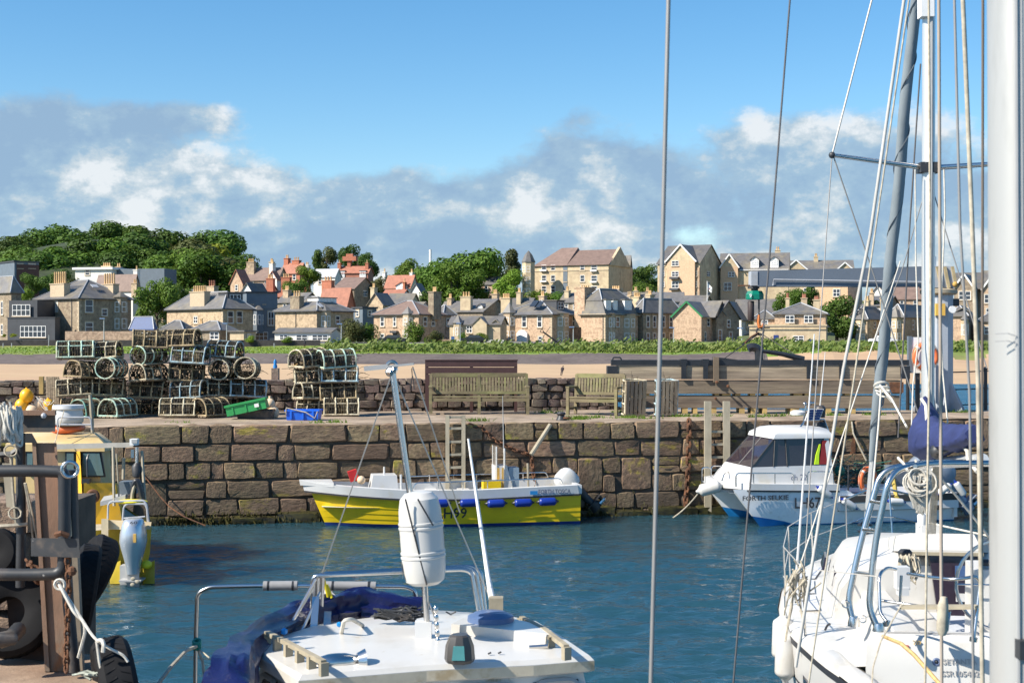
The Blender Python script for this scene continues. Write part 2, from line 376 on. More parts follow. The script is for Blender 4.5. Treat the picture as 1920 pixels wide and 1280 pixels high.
 d['bluep']=mat('blue_plastic',(0.01,0.12,0.62),0.4,var=0.1)
 d['greyp']=mat('grey_plastic',(0.36,0.36,0.35),0.55,var=0.1)
 d['padg']=mat('grey_foam',(0.24,0.24,0.245),0.8,var=0.12,scale=10)
 d['deckg']=mat('grey_deck',(0.50,0.52,0.55),0.7,var=0.08)
 d['teak']=mat('grabrail_teak',(0.33,0.285,0.20),0.7,var=0.2,scale=8)
 d['hook']=mat('hook_green',(0.0,0.165,0.105),0.35,var=0.15)
 d['hiviz']=mat('lime_oilskin',(0.55,0.80,0.02),0.6,var=0.15)
 d['redskin']=mat('red_oilskin',(0.25,0.02,0.02),0.6,var=0.2)
 d['blueroof']=mat('blue_roof',(0.02,0.065,0.20),0.5,var=0.15)
 d['solar']=mat('solar_cell',(0.012,0.02,0.07),0.15,var=0.1)
 d['sailgrey']=mat('sail_uv_strip',(0.20,0.235,0.255),0.7,var=0.15,scale=4,stretch=(1,1,.4))
 d['skin']=mat('skin',(0.5,0.32,0.24),0.6)
 d['cloth']=mat('dark_clothes',(0.04,0.035,0.045),0.9)
defmats()
def leafmat(name,c,c2):
 m=bpy.data.materials.new(name);m.use_nodes=True;nt=m.node_tree;N=nt.nodes;L=nt.links;b=N['Principled BSDF']
 b.inputs['Roughness'].default_value=0.6;b.inputs['Specular IOR Level'].default_value=0.25
 tc=N.new('ShaderNodeTexCoord');n=N.new('ShaderNodeTexNoise');n.inputs['Scale'].default_value=0.55;n.inputs['Detail'].default_value=5;L.new(tc.outputs['Object'],n.inputs['Vector'])
 oi=N.new('ShaderNodeObjectInfo')
 mr=N.new('ShaderNodeMapRange');L.new(n.outputs[0],mr.inputs[0]);mr.inputs[1].default_value=.35;mr.inputs[2].default_value=.65
 mx=N.new('ShaderNodeMix');mx.data_type='RGBA';L.new(mr.outputs[0],mx.inputs[0]);mx.inputs[6].default_value=(*c,1);mx.inputs[7].default_value=(*c2,1)
 h=N.new('ShaderNodeHueSaturation');L.new(mx.outputs[2],h.inputs['Color'])
 m2=N.new('ShaderNodeMapRange');L.new(oi.outputs['Random'],m2 .inputs[0]);m2 .inputs[3].default_value=.72;m2 .inputs[4].default_value=1.25;L.new(m2 .outputs[0],h.inputs['Value'])
 w=N.new('ShaderNodeTexWhiteNoise');w.noise_dimensions='1D';L.new(oi.outputs['Random'],w.inputs['W'])
 m3=N.new('ShaderNodeMapRange');L.new(w.outputs[0],m3 .inputs[0]);m3 .inputs[3].default_value=.485;m3 .inputs[4].default_value=.512;L.new(m3 .outputs[0],h.inputs['Hue'])
 L.new(h.outputs[0],b.inputs['Base Color'])
 tr=N.new('ShaderNodeBsdfTranslucent');L.new(h.outputs[0],tr.inputs[0]);ms=N.new('ShaderNodeMixShader');ms.inputs[0].default_value=0.25
 L.new(b.outputs[0],ms.inputs[1]);L.new(tr.outputs[0],ms.inputs[2]);L.new(ms.outputs[0],N['Material Output'].inputs[0]);return m
LEAF={'dark':leafmat('dark_foliage',(0.05,0.10,0.016),(0.10,0.172,0.026)),'mid':leafmat('mid_foliage',(0.066,0.132,0.016),(0.125,0.205,0.026)),'light':leafmat('light_foliage',(0.11,0.19,0.016),(0.17,0.26,0.03)),'olive':leafmat('olive_foliage',(0.07,0.088,0.028),(0.105,0.115,0.035)),'lime':leafmat('lime_foliage',(0.17,0.22,0.015),(0.25,0.28,0.025)),'shrub':leafmat('shrub_foliage',(0.115,0.19,0.03),(0.25,0.29,0.075))}
# ground, sea, harbour water
def terr(X,Y):
 X=np.asarray(X,float);Y=np.asarray(Y,float)
 zl=np.interp(Y,[0,120,136,165,178,213,217,255,330,420,600,1500,4000],[-4,-1.6,0,1.25,2.28,3.0,3.6,4.1,11,16,18,8,0])
 zr=np.interp(Y,[0,120,136,150,165,172,200,213,255,330,420,600,1500,4000],[-4,-1.6,0,0.7,1.7,2.75,3.3,3.6,4.1,11,16,18,8,0])
 t=np.clip((X-26)/12,0,1);z=zl*(1-t)+zr*t
 hill=18*np.exp(-((X+122)/44)**2-((Y-425)/70)**2)
 return z+hill+0.08*np.sin(X*.31+Y*.17)*np.clip((Y-140)/40,0,1)+0.12*np.sin(X*.9)*t*np.clip((Y-150)/20,0,1)
def tz(x,y):return float(terr(x,y))
def make_ground():
 ys=np.concatenate([np.array([-60,0,60,110,125]),np.arange(130,222,1.25),np.arange(222,440,5),np.array([460,500,600,800,1100,1600,2400,4000])])
 ts=np.concatenate([np.linspace(-1.6,-.45,14)[:-1],np.linspace(-.45,.45,150),np.linspace(.45,1.6,14)[1:]])
 vs,fs,mi=[],[],[]
 for y in ys:
  x=ts*(abs(y)+45);z=terr(x,np.full_like(x,y))
  vs.extend(zip(x.tolist(),[float(y)]*len(x),z.tolist()))
 n=len(ts);q=random.Random(3)
 for i in range(len(ys)-1):
  for j in range(n-1):
   fs.append((i*n+j,i*n+j+1,(i+1)*n+j+1,(i+1)*n+j))
   x=ts[j]*(ys[i]+45);y=ys[i]+1.2*math.sin(x*.4)+.8*math.sin(x*1.1)
   if x<30:
    m=0 if ys[i]<165 else 1 if y<178.5 else 2
   else:m=0 if y<169+3*math.sin(x*.21)else 2
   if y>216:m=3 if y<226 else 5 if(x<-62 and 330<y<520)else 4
   mi.append(m)
 me=bpy.data.meshes.new('ground');me.from_pydata(vs,[],fs)
 rev=mat('sea_wall_stone',(0.125,0.097,0.083),0.95,var=0.3,scale=1.5,c2=(0.085,0.064,0.056),c2amt=0.5,c2scale=0.15)
 road=mat('promenade_road',(0.16,0.15,0.135),0.9,var=0.15,scale=0.4)
 town=mat('town_ground',(0.075,0.095,0.03),0.95,var=0.3,scale=.3,c2=(0.10,0.09,0.06),c2scale=.1)
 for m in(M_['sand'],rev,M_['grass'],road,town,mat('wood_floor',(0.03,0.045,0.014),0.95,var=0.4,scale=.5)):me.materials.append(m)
 me.polygons.foreach_set('material_index',mi)
 o=bpy.data.objects.new('ground',me);COL.objects.link(o);struct(o)
make_ground()
def watermat(name,c,bump,sc,sx=1.0,ro=.05):
 m=bpy.data.materials.new(name);m.use_nodes=True;nt=m.node_tree;N=nt.nodes;L=nt.links;b=N['Principled BSDF']
 b.inputs['Base Color'].default_value=(*c,1);b.inputs['Roughness'].default_value=ro;b.inputs['IOR'].default_value=1.333
 b.subsurface_method='BURLEY';b.inputs['Subsurface Weight'].default_value=1.0;b.inputs['Subsurface Radius'].default_value=(1,1,1);b.inputs['Subsurface Scale'].default_value=1.2
 tc=N.new('ShaderNodeTexCoord');mp=N.new('ShaderNodeMapping');mp.inputs['Scale'].default_value=(sx,1,1);L.new(tc.outputs['Object'],mp.inputs[0])
 n=N.new('ShaderNodeTexNoise');n.inputs['Scale'].default_value=sc;n.inputs['Detail'].default_value=4;n.inputs['Distortion'].default_value=0.6;L.new(mp.outputs[0],n.inputs['Vector'])
 bp=N.new('ShaderNodeBump');bp.inputs['Distance'].default_value=bump;L.new(n.outputs[0],bp.inputs['Height']);L.new(bp.outputs[0],b.inputs['Normal']);return m
def make_water():
 xs=np.arange(-13,13.01,0.085);ys=np.arange(6,34.2,.065)
 X,Y=np.meshgrid(xs,ys);Z=np.zeros_like(X);q=np.random.RandomState(5)
 for i in range(72):
  lam=0.26*(1.5/0.26)**(q.rand()**1.5);k=2*math.pi/lam
  a=math.radians(q.normal(-82,30));amp=0.0056*lam**0.95
  ph=k*(X*math.cos(a)+Y*math.sin(a))+q.rand()*6.28
  w=1+0.6*np.sin(X*q.uniform(-.5,.5)+Y*q.uniform(-.35,.35)+q.rand()*6.28)
  Z+=amp*np.maximum(w,.15)*(np.sin(ph)+0.25*np.sin(2*ph+1.1))
 Z*=.85+.45*np.sin(X*.42+Y*.23+1)*np.sin(Y*.37-X*.16)
 calm=np.clip((32.5-Y)/13,0.22,1);Z*=calm
 me=bpy.data.meshes.new('harbour_water');nx=len(xs);ny=len(ys)
 co=np.stack([X,Y,Z],-1).reshape(-1,3);me.vertices.add(len(co));me.vertices.foreach_set('co',co.ravel())
 idx=np.arange(nx*ny).reshape(ny,nx);f=np.stack([idx[:-1,:-1],idx[:-1,1:],idx[1:,1:],idx[1:,:-1]],-1).reshape(-1,4)
 me.loops.add(f.size);me.loops.foreach_set('vertex_index',f.ravel().astype(np.int32));me.polygons.add(len(f))
 me.polygons.foreach_set('loop_start',(np.arange(len(f))*4).astype(np.int32));me.polygons.foreach_set('loop_total',np.full(len(f),4,np.int32))
 me.update(calc_edges=True);me.polygons.foreach_set('use_smooth',[True]*len(f))
 me.materials.append(watermat('harbour_water',(0.017,0.058,0.080),0.030,10,0.4))
 o=bpy.data.objects.new('harbour_water',me);COL.objects.link(o);struct(o)
 b=MB();b.face([(-900,-80,-.16),(900,-80,-.16),(900,175,-.16),(-900,175,-.16)])
 struct(b.build('sea',watermat('open_sea',(0.008,0.085,0.15),0.8,1.1,0.35,.28),base=(0,0,-.16)))
make_water()
# pier: walkway, harbour wall, parapet
WS=0.17;W0=31.35
TH=math.atan(WS);MW=Matrix.Translation((0,W0,0))@Matrix.Rotation(TH,4,'Z')
def WL(x,y,z):return MW@Vector((x,y,z))
def wy(x):return W0+WS*x
def stone_mesh(name,q,nx=5,nz=4,rough=0.06,rnd_=0.24,mat_='stone'):
 vs=[];fs=[];o1=Vector((q.uniform(0,99),q.uniform(0,99),0));wob=[q.uniform(-.05,.05)for _ in range(4)]
 gx=[-.5,-.462]+[(i/(nx-2)-.5)*.90 for i in range(1,nx-2)]+[.462,.5];gz=[-.5,-.435]+[(k/(nz-2)-.5)*.86 for k in range(1,nz-2)]+[.435,.5];nx=len(gx)-1;nz=len(gz)-1
 for k in range(nz+1):
  for i in range(nx+1):
   x=gx[i];z=gz[k]
   ex=abs(x)*2;ez=abs(z)*2
   edge=1.0 if(i in(0,nx)or k in(0,nz))else.12 if(i in(1,nx-1)and k in(1,nz-1))else 0
   cx=x*(1-rnd_*.28*ez**8)+wob[0]*(x>0)*z-wob[1]*(x<0)*z;cz=z*(1-rnd_*.35*ex**8)+(wob[2]if z>0 else wob[3])*x+.022*noise.noise(o1+Vector((x*2.3,7+(z>0),0)))
   y=-0.5+rnd_*edge+rough*noise.noise(o1+Vector((x*3.1,z*2.4,0)))*1.5+q.uniform(-.5,.5)*rough*.5
   vs.append((cx+q.uniform(-.012,.012),y,cz+q.uniform(-.015,.015)))
 n=nx+1
 for k in range(nz):
  for i in range(nx):fs.append((k*n+i,k*n+i+1,(k+1)*n+i+1,(k+1)*n+i))
 ring=[i for i in range(n)]+[k*n+nx for k in range(1,nz+1)]+[nz*n+i for i in range(nx-1,-1,-1)]+[k*n for k in range(nz-1,0,-1)]
 o=len(vs);vs+=[(vs[i][0],.5,vs[i][2])for i in ring];m=len(ring)
 for j in range(m):fs.append((ring[(j+1)%m],ring[j],o+j,o+(j+1)%m))
 b=MB();b.add(vs,fs);return b.mesh(name,M_[mat_],62)
def place(name,me,parent,x,y,z,w,d,h,rot=0.0):
 o=bpy.data.objects.new(name,me);COL.objects.link(o);o.parent=parent;o.location=(x,y,z);o.scale=(w,d,h)
 if rot:o.rotation_euler=(0,rot,0)
 return o
def make_pier():
 q=random.Random(11)
 b=MB();xs=np.linspace(-22,26,97);ysv=[-.03,.05,.4,1,1.7,2.5,3.4,4.3,5.2,6.2]
 vs=[];fs=[]
 for j,y0 in enumerate(ysv):
  for x in xs:
   y=y0*(1-.42*min(1,max(0,(x-3.5)/5)))if y0>1 else y0
   z=QZ+(0.03*noise.noise((x*.8,y*.8,0))+0.012*noise.noise((x*3,y*3,5)))-(0.03 if j==0 else 0)
   vs.append(WL(x,y+(0.05*noise.noise((x*2.2,9,0))if j==0 else 0),z))
 n=len(xs)
 for j in range(len(ysv)-1):
  for i in range(n-1):fs.append((j*n+i,j*n+i+1,(j+1)*n+i+1,(j+1)*n+i))
 b.add(vs,fs);struct(b.build('pier_walkway',M_['walk'],base=(0,0,0),smooth=60))
 hw=thing('harbour_wall','long brown sandstone harbour wall of coursed blocks with yellow lichen rising from the water','harbour wall',M=MW)
 b=MB();b.bb(-22,8.5,-.015,5.9,-3,QZ-.055);b.bb(8.5,26,-.015,3.45,-3,QZ-.055);b.build('core',M_['joint'],hw,local=True)
 me=[stone_mesh('stone',q)for _ in range(40)]
 rows=[(QZ-.012,.40),(QZ-.425,.36),(QZ-.80,.37),(QZ-1.185,.385),(QZ-1.585,.35),(QZ-1.95,.36)]
 taken={}
 for r,(zt,h)in enumerate(rows):
  x=-13.9+q.uniform(0,.4)
  while x<12.8:
   w=q.choice((.3,.38,.46,.55,.64,.75,.9,1.05))*q.uniform(.85,1.15)*(1.1 if r<2 else 1)
   hit=[t for t in taken.get(r,[])if t[0]<x+w and t[1]>x]
   if hit:
    a,e=hit[0]
    if a-x>.22:w=a-x
    else:x=e+.0;continue
   hh=h;zz=zt
   if r<4 and q.random()<.08 and w<.8:
    hh=h+rows[r+1][1]+.02;taken.setdefault(r+1,[]).append((x,x+w))
   elif q.random()<.10 and w>.5 and not hit:
    h1=h*q.uniform(.4,.6)
    place('stone',q.choice(me),hw,x+w/2,.13,zz-h1/2,w-.016,.36,h1-.014)
    place('stone',q.choice(me),hw,x+w/2,.12,zz-h1-(h-h1)/2,w-.016,.36,h-h1-.012)
    x+=w;continue
   place('stone',q.choice(me),hw,x+w/2,.115+q.uniform(-.035,.03)-(.03 if r==5 else 0),zz-hh/2+q.uniform(-.014,.014),w+q.uniform(-.016,.006),.36,hh+q.uniform(-.016,.018),q.uniform(-.02,.02))
   x+=w
 x=-10.9
 foot=[stone_mesh('footing_stone',q,5,4,.12,.3,'weed')for _ in range(8)]
 while x<12.8:
  w=q.uniform(.5,1.2)
  place('footing_stone',q.choice(foot),hw,x+w/2,-.02+q.uniform(-.08,.05),-.02+q.uniform(-.05,.05),w,.5,.34+q.uniform(-.08,.1));x+=w*.96
 b=MB()
 for i in range(5200):
  x=q.uniform(-10.5,3.5)if q.random()<.8 else q.uniform(-10.5,12);c=0.10+0.1*noise.noise((x*1.3,0,0))
  if noise.noise((x*.55,3,0))<-.05 and q.random()<.8:continue
  z=abs(q.gauss(0,.13))+.02;y=-.30-q.uniform(0,.08)+z*.5
  s_=q.uniform(.02,.06);a=q.uniform(0,6.28);l=q.uniform(.06,.16)
  b.face([WL(x,y,z),WL(x+s_*math.cos(a),y-.03,z-l*.5),WL(x+s_*.5*math.cos(a),y+s_*math.sin(a)*.4,z-l)])
 struct(b.build('hanging_weed',M_['weed'],hw),'stuff')
 pp=thing('parapet_wall','low rough rubble wall along the back of the pier behind the creels and benches','stone wall',M=MW@Matrix.Translation((0,5.25,QZ)))
 pr=[stone_mesh('rubble',q,4,3,.12,.28,'rubble')for _ in range(20)]
 b=MB();b.bb(-17,3.65,.02,.62,-.2,.72);b.build('core',M_['joint'],pp,local=True)
 zt=.80
 for r,h in enumerate((.13,.2,.19,.2,.16)):
  x=-16.2
  while x<3.6:
   w=q.uniform(.16,.5);hh=h*q.uniform(.85,1.12)
   if r==0:hh*=q.uniform(.8,1.5)
   if x<-12.6 and q.random()<.35:x+=w;continue
   place('rubble',q.choice(pr),pp,x+w/2,.12+q.uniform(-.06,.05),zt-h/2,w*.97,.36,hh*.97,q.uniform(-.12,.12));x+=w
  zt-=h
 b=MB()
 for k in range(65):
  x=-16.5+k*.31;b.box((x,.38+q.uniform(-.04,.04),.745),(.30,.48,.09+q.uniform(0,.05)),q.uniform(-.2,.2))
 b.jitter(.02,4);struct(b.build('coping_rubble',M_['rubble'],pp,local=True),'stuff')
 b=MB();b.lathe([(.36,0),(.33,.3),(.27,.55),(.24,.74),(.2,.78)],14,Matrix.Translation((-5.82,.16,0)));b.build('buttress',mat('mortar_buttress',(0.17,0.12,0.08),0.9,var=0.2,bump=0.02,bscale=5),pp,40,local=True)
make_pier()
# ladders, chains, pipe on the wall
def ladder(u1,u2,vt,vb,rungs,wpost,label,stand,rungm):
 t=thing('wall_ladder',label,'ladder',(0,0,0),M=MW@Matrix.Translation(((u1+u2)/2/1*0,0,0)))
 xs=[]
 for u in(u1,u2):
  k=(u-960)/F;x=k*W0/(1-WS*k);Y=W0+WS*x-stand
  x=k*Y;xs.append((x,Y));zt=H-(vt-640)/F*Y;zb=H-(vb-640)/F*Y
  b=MB();b.beam((x,Y,zb),(x,Y,zt),wpost,wpost*.8,(0,1,0));b.build('rail',M_['pale'],t)
 for v in rungs:
  Y=xs[0][1];z=H-(v-640)/F*Y
  b=MB();b.beam((xs[0][0],xs[0][1],z),(xs[1][0],xs[1][1],z),.06,.05);b.build('rung',rungm,t)
ladder(839,869,778,960,(782,803,828,852,876,900,924),.085,'narrow weathered wooden ladder on the harbour wall behind the yellow boat',.17,M_['pale'])
ladder(1327,1362,752,975,(809,833,857,881,905,929),.15,'tall thick posted wooden ladder rising above the quay edge beside the white boat',.26,M_['pale'])
def onwall(u,v,off=.05):
 k=(u-960)/F;x=k*(W0-off)/(1-WS*k);return P(u,v,W0+WS*x-off)
def chain(name,label,pts,link=.11,r=.014,m='rust',cat='chain',wob=.0,group=None):
 q=random.Random(5);t=MB();pts=[Vector(p)for p in pts]
 seg=[(pts[i],pts[i+1])for i in range(len(pts)-1)];k=0
 for a,b in seg:
  n=max(1,int((b-a).length/(link*.72)));d=(b-a).normalized();o=d.orthogonal().normalized();p2=d.cross(o)
  for i in range(n):
   c=a.lerp(b,(i+.5)/n)+Vector((q.uniform(-wob,wob),q.uniform(-wob,wob),0));s_=o if k%2 else p2;k+=1
   t.tube([c+d*(link*.5*math.cos(x))+s_*(link*.30*math.sin(x))for x in[i_*math.pi/4 for i_ in range(8)]],r,5,closed=True)
 o=t.build(name,M_[m]);tag(o,label,cat,group);return o
chain('mooring_chain','thick rusty chain hanging straight down the wall left of the tall ladder',[onwall(1292,786,.06),onwall(1290,880,.1),onwall(1284,975,.12)],.17,.03)
chain('mooring_chain','rusty chain sagging from the ladder top to the leaning pipe',[onwall(878,795,.05),onwall(905,803,.08),onwall(930,826,.1),onwall(962,842,.1),onwall(994,852,.1)],.13,.02)
chain('mooring_chain','rusty chain hanging below the leaning pipe above the yellow stern',[onwall(996,852,.1),onwall(1000,885,.08),onwall(1006,925,.08)],.13,.022)
b=MB();b.tube([onwall(1032,796,.06),onwall(996,852,.32)],.05,8);tag(b.build('leaning_pipe',M_['pale'],smooth=40),'short pale pipe propped slantwise against the wall with a chain at its foot','pipe')
b=MB();b.tube([onwall(1597,790,.05),onwall(1600,812,.1),onwall(1612,838,.12),onwall(1628,870,.15),onwall(1630,900,.2)],.022,6);tag(b.build('hanging_rope',M_['rope'],smooth=40),'frayed pale rope hanging down the wall behind the white boat','rope')
b=MB();b.beam(onwall(1598,800,.03),onwall(1600,905,.03),.12,.03,(0,1,0));tag(b.build('rust_strap',M_['rust']),'rusty iron strap fixed upright on the wall behind the white boat','strap')
b=MB();b.tube([onwall(262,880,.06),onwall(300,930,.3),onwall(318,950,.5),onwall(345,968,.8),onwall(385,985,1.0)],.014,6);tag(b.build('mooring_line',M_['rust'],smooth=40),'slack brown rope running from the wall down to the water beside the yellow cabin boat','rope')
# creels
CR={}
def creel_meshes(kind,q):
 """D-ended creel 0.80 long, 0.52 wide, 0.42 high"""
 Lc,Wc,Hc=.80,.52,.43;fr=MB();net=MB();ba=MB();junk=MB()
 def hoop(x,n=12,lift=0.0):
  pts=[]
  for i in range(n+1):
   a=math.pi*i/n;c=math.cos(a);s_=math.sin(a)
   pts.append(Vector((x,-Wc/2*(abs(c)**.75)*(1 if c>0 else-1),.045+(Hc-.045)*(s_**.8))))
  return pts
 if kind=='round':
  for x in(-.4,-.13,.14,.4):
   fr.tube([Vector((x,.25*math.cos(a),.25+.24*math.sin(a)))for a in[k*math.pi/8 for k in range(16)]],.017,6,closed=True)
  hp=lambda x,n:[Vector((x,.24*math.cos(-math.pi/2+2*math.pi*i/n),.25+.23*math.sin(-math.pi/2+2*math.pi*i/n)))for i in range(n+1)]
  for a in(.2,1.2,2.0,2.9,4.2,5.2):fr.tube([(-.4,.245*math.cos(a),.25+.235*math.sin(a)),(.4,.245*math.cos(a),.25+.235*math.sin(a))],.011,5)
 else:
  for x in(-.4,-.14,.14,.4):
   fr.tube([p+Vector((q.uniform(-.008,.008),0,q.uniform(-.008,.008)))for p in hoop(x)],.02,6)
  hp=lambda x,n:hoop(x,n)
  for y,z in((-.26,.05),(.26,.05)):fr.tube([(-.42,y,z),(.42,y,z)],.02,6)
  for x in(-.4,0,.4):fr.tube([(x,-.26,.05),(x,.26,.05)],.02,6)
  fr.tube([(-.4,0,Hc),(.4,0,Hc)],.012,5)
  for sg in(-1,1):fr.tube([(-.4,sg*.21,.31),(.4,sg*.21,.31)],.012,5)
  for sg in(-1,1):
   for i in range(22):fr.ball((-.4+i*.038,sg*.262,.05),.024,5,(.5,1,1))
 n=16;nx=15
 for j in range(nx):
  x=lerp(-.4,.4,j/(nx-1));pr=[p+Vector((q.uniform(-.012,.012),q.uniform(-.01,.01),q.uniform(-.01,.004)))for p in hp(x,n)]
  net.tube(pr,.006,3,caps=False)
 for i in range(1,n):
  pr=[hp(lerp(-.4,.4,j/8),n)[i]+Vector((0,q.uniform(-.012,.012),q.uniform(-.012,.006)))for j in range(9)]
  net.tube(pr,.006,3,caps=False)
 for x in(-.4,.4):
  h=hp(x,12);c=Vector((x*.75,0,.22))
  for i in range(0,13):net.tube([h[i],h[i].lerp(c,.45),h[i].lerp(c,.8)],.0045,3,caps=False)
  for t in(.25,.5,.75):net.tube([p.lerp(c,t)for p in h],.0045,3,caps=False)
 for j in range(24):
  for i in range(n):
   if q.random()<.60:
    x0,x1=lerp(-.4,.4,j/24),lerp(-.4,.4,(j+1)/24);A,B=hp(x0,n),hp(x1,n);k=.965
    sc_=lambda p:Vector((p.x,p.y*k,.02+(p.z-.02)*k));net.face([sc_(A[i]),sc_(B[i]),sc_(B[i+1]),sc_(A[i+1])])
 for i in range(34):
  a=Vector((q.uniform(-.38,.38),q.uniform(-.2,.2),q.uniform(.04,.36)));d=Vector((q.gauss(0,.11),q.gauss(0,.08),q.gauss(0,.06)))
  net.tube([a,a+d+Vector((0,0,.03)),a+d*2],.006,3,caps=False)
 for k in range(5):ba.bb(-.41,.41,-.25+k*.105,-.17+k*.105,.012,.034)
 for k in range(70):
  c=Vector((q.uniform(-.34,.34),q.uniform(-.18,.18),q.uniform(.05,.15)));s_=q.uniform(.03,.07)
  junk.face([c+Vector((q.gauss(0,s_),q.gauss(0,s_),q.gauss(0,s_*.7)))for _ in range(4)])
 return fr,net,ba,junk
def creelmats():
 fc={'cream':((0.44,0.40,0.29),(0.27,0.22,0.14)),'mint':((0.32,0.46,0.38),(0.36,0.36,0.26)),'tan':((0.34,0.265,0.15),(0.2,0.15,0.09)),'blue':((0.27,0.38,0.42),(0.26,0.24,0.19)),'teal':((0.10,0.27,0.22),(0.3,0.28,0.2))}
 for k,(c,c2)in fc.items():
  c=tuple(x*1.3 for x in c);c2=tuple(x*1.25 for x in c2)
  CR[k]=mat('creel_rope_'+k,c,0.9,var=0.35,scale=14,c2=c2,c2amt=0.6,c2scale=4,rand=0.15)
 CR['net']=mat('creel_netting',(0.05,0.043,0.032),0.95,var=0.5,scale=8,c2=(0.16,0.125,0.07),c2amt=0.5,c2scale=3.0,rand=0.25)
 CR['junk']=mat('creel_debris',(0.06,0.045,0.03),0.95,var=0.5,scale=10,c2=(0.32,0.21,0.08),c2amt=0.45,c2scale=5)
creelmats()
cmesh={}
def creel(x,y,z,rz,col,label,group,kind='dee',tip=None,var=0):
 key=(kind,col,var)
 if key not in cmesh:
  q=random.Random(hash((kind,var))%1000 if False else 31+var*7+(3 if kind=='round' else 0));fr,net,ba,ju=creel_meshes(kind,q)
  cmesh[key]=(fr.mesh('frame',CR[col],50),net.mesh('netting',CR['net']),ba.mesh('slatted_base',M_['timber']),ju.mesh('bait_debris',CR['junk']))
 M=Matrix.Translation((x,y,z))@Matrix.Rotation(rz,4,'Z')
 if tip is not None:M=M@tip
 t=thing('lobster_creel',label,'lobster creel',M=M,group=group)
 for n_,m in zip(('frame','netting','slatted_base','bait_debris'),cmesh[key]):
  o=inst(n_,m,t)
  if n_ in('netting','bait_debris'):o['kind']='stuff'
 return t
def px(u,Y):return(u-960)/F*Y
SZ=R(0);
def stack(specs,group):
 for(u,vb,Y,deg,col,kind,label)in specs:
  z=H-(vb-640)/F*Y
  top=label.find('ground')<0 and vb<760
  tl=Matrix.Rotation(R(rnd.uniform(-4,4)),4,'Y')@Matrix.Rotation(R(rnd.uniform(-5,5)),4,'X')@Matrix.Diagonal((rnd.uniform(.92,1.06),rnd.uniform(.94,1.05),rnd.uniform(.95,1.06),1))if top else None
  creel(px(u+rnd.uniform(-4,4),Y),Y+rnd.uniform(-.06,.06),z,R(deg+rnd.uniform(-9,9)),col,label,group,kind,tl,var=rnd.randint(0,2))
gA,gB,gC,gD='creels stacked at the left end','creels in the tallest stack','creels in the stack beside the tallest','creels in the stack left of the long bench'
ya=33.4
stack([(145,674,ya,12,'mint','dee','pale green creel on top of the leftmost stack, left half of its top row'),(193,674,ya+.15,-6,'cream','dee','cream roped creel on top of the leftmost stack, right half of its top row'),(155,710,ya,72,'tan','dee','arched creel end-on in the second row of the leftmost stack'),(213,710,ya,80,'mint','round','round ended creel at the right of the second row of the leftmost stack'),(142,744,ya,15,'cream','dee','cream creel low in the leftmost stack behind the buoys'),(198,744,ya+.2,0,'tan','dee','dark creel in the third row of the leftmost stack'),(150,781,ya+.9,10,'tan','dee','brown creel at the bottom left of the leftmost stack, mostly hidden'),(205,781,ya+.9,0,'teal','dee','dark creel at the bottom of the leftmost stack, behind two green ones'),(167,783,33.0,68,'teal','dee','green corded creel end-on at the foot of the leftmost stack, nearer the radar dome'),(222,782,33.0,66,'mint','dee','mint green creel end-on at the right foot of the leftmost stack')],gA)
yb=33.8
stack([(279,652,yb,5,'tan','dee','tan roped creel at the top left of the tallest stack'),(345,652,yb+.1,-4,'tan','dee','tan roped creel at the top right of the tallest stack'),(283,684,yb,52,'mint','round','round green ended creel in the second row of the tallest stack'),(354,684,yb,0,'blue','dee','pale blue framed creel in the second row of the tallest stack'),(283,716,yb,62,'cream','dee','creel with a white hoop in the third row of the tallest stack'),(352,716,yb+.15,4,'tan','dee','dark brown creel in the third row of the tallest stack'),(282,748,yb+.2,4,'tan','dee','shadowed creel in the fourth row of the tallest stack, left side'),(352,748,yb,-3,'blue','dee','pale blue framed creel in the fourth row of the tallest stack'),(280,780,yb+.7,0,'tan','dee','shadowed creel at the bottom of the tallest stack, left side'),(352,780,yb+.7,0,'tan','dee','shadowed creel at the bottom of the tallest stack, right side'),(332,781,33.1,2,'cream','dee','sunlit brown creel side-on on the ground before the tallest stack'),(396,781,33.2,55,'tan','dee','sunlit tan creel end-on on the ground beside the green fish box')],gB)
yc=34.2
stack([(424,673,yc,-4,'blue','dee','pale grey creel alone on top of the stack right of the tallest'),(418,711,yc,84,'cream','round','left of two round ended creels side by side in the stack right of the tallest'),(461,711,yc,86,'cream','round','right of two round ended creels side by side in the stack right of the tallest'),(414,746,yc,30,'cream','dee','creel with white hoops under the left round creel'),(464,746,yc+.1,24,'blue','dee','creel with white hoops under the right round creel'),(424,781,yc+.4,0,'tan','dee','shadowed creel at the bottom of the stack behind the green fish box'),(476,779,yc+.4,0,'tan','dee','shadowed creel at the bottom of the stack behind the white floats')],gC)
yd=34.0
stack([(580,689,yd,48,'cream','dee','white hooped creel at the top left of the stack by the long bench'),(634,690,yd,22,'mint','dee','creel with green netting at the top right of the stack by the long bench'),(582,719,yd,15,'cream','dee','pale creel in the second row left of the stack by the long bench'),(636,719,yd,-5,'blue','dee','dark creel in the second row right of the stack by the long bench'),(585,750,yd,40,'cream','dee','tangled creel in the third row left of the stack by the long bench'),(636,750,yd,-3,'tan','dee','dark creel in the third row right of the stack by the long bench'),(592,781,yd,0,'cream','dee','pale bottom creel behind the blue box in the stack by the long bench'),(638,780,yd-.2,2,'cream','dee','bottom right creel of the stack by the long bench')],gD)
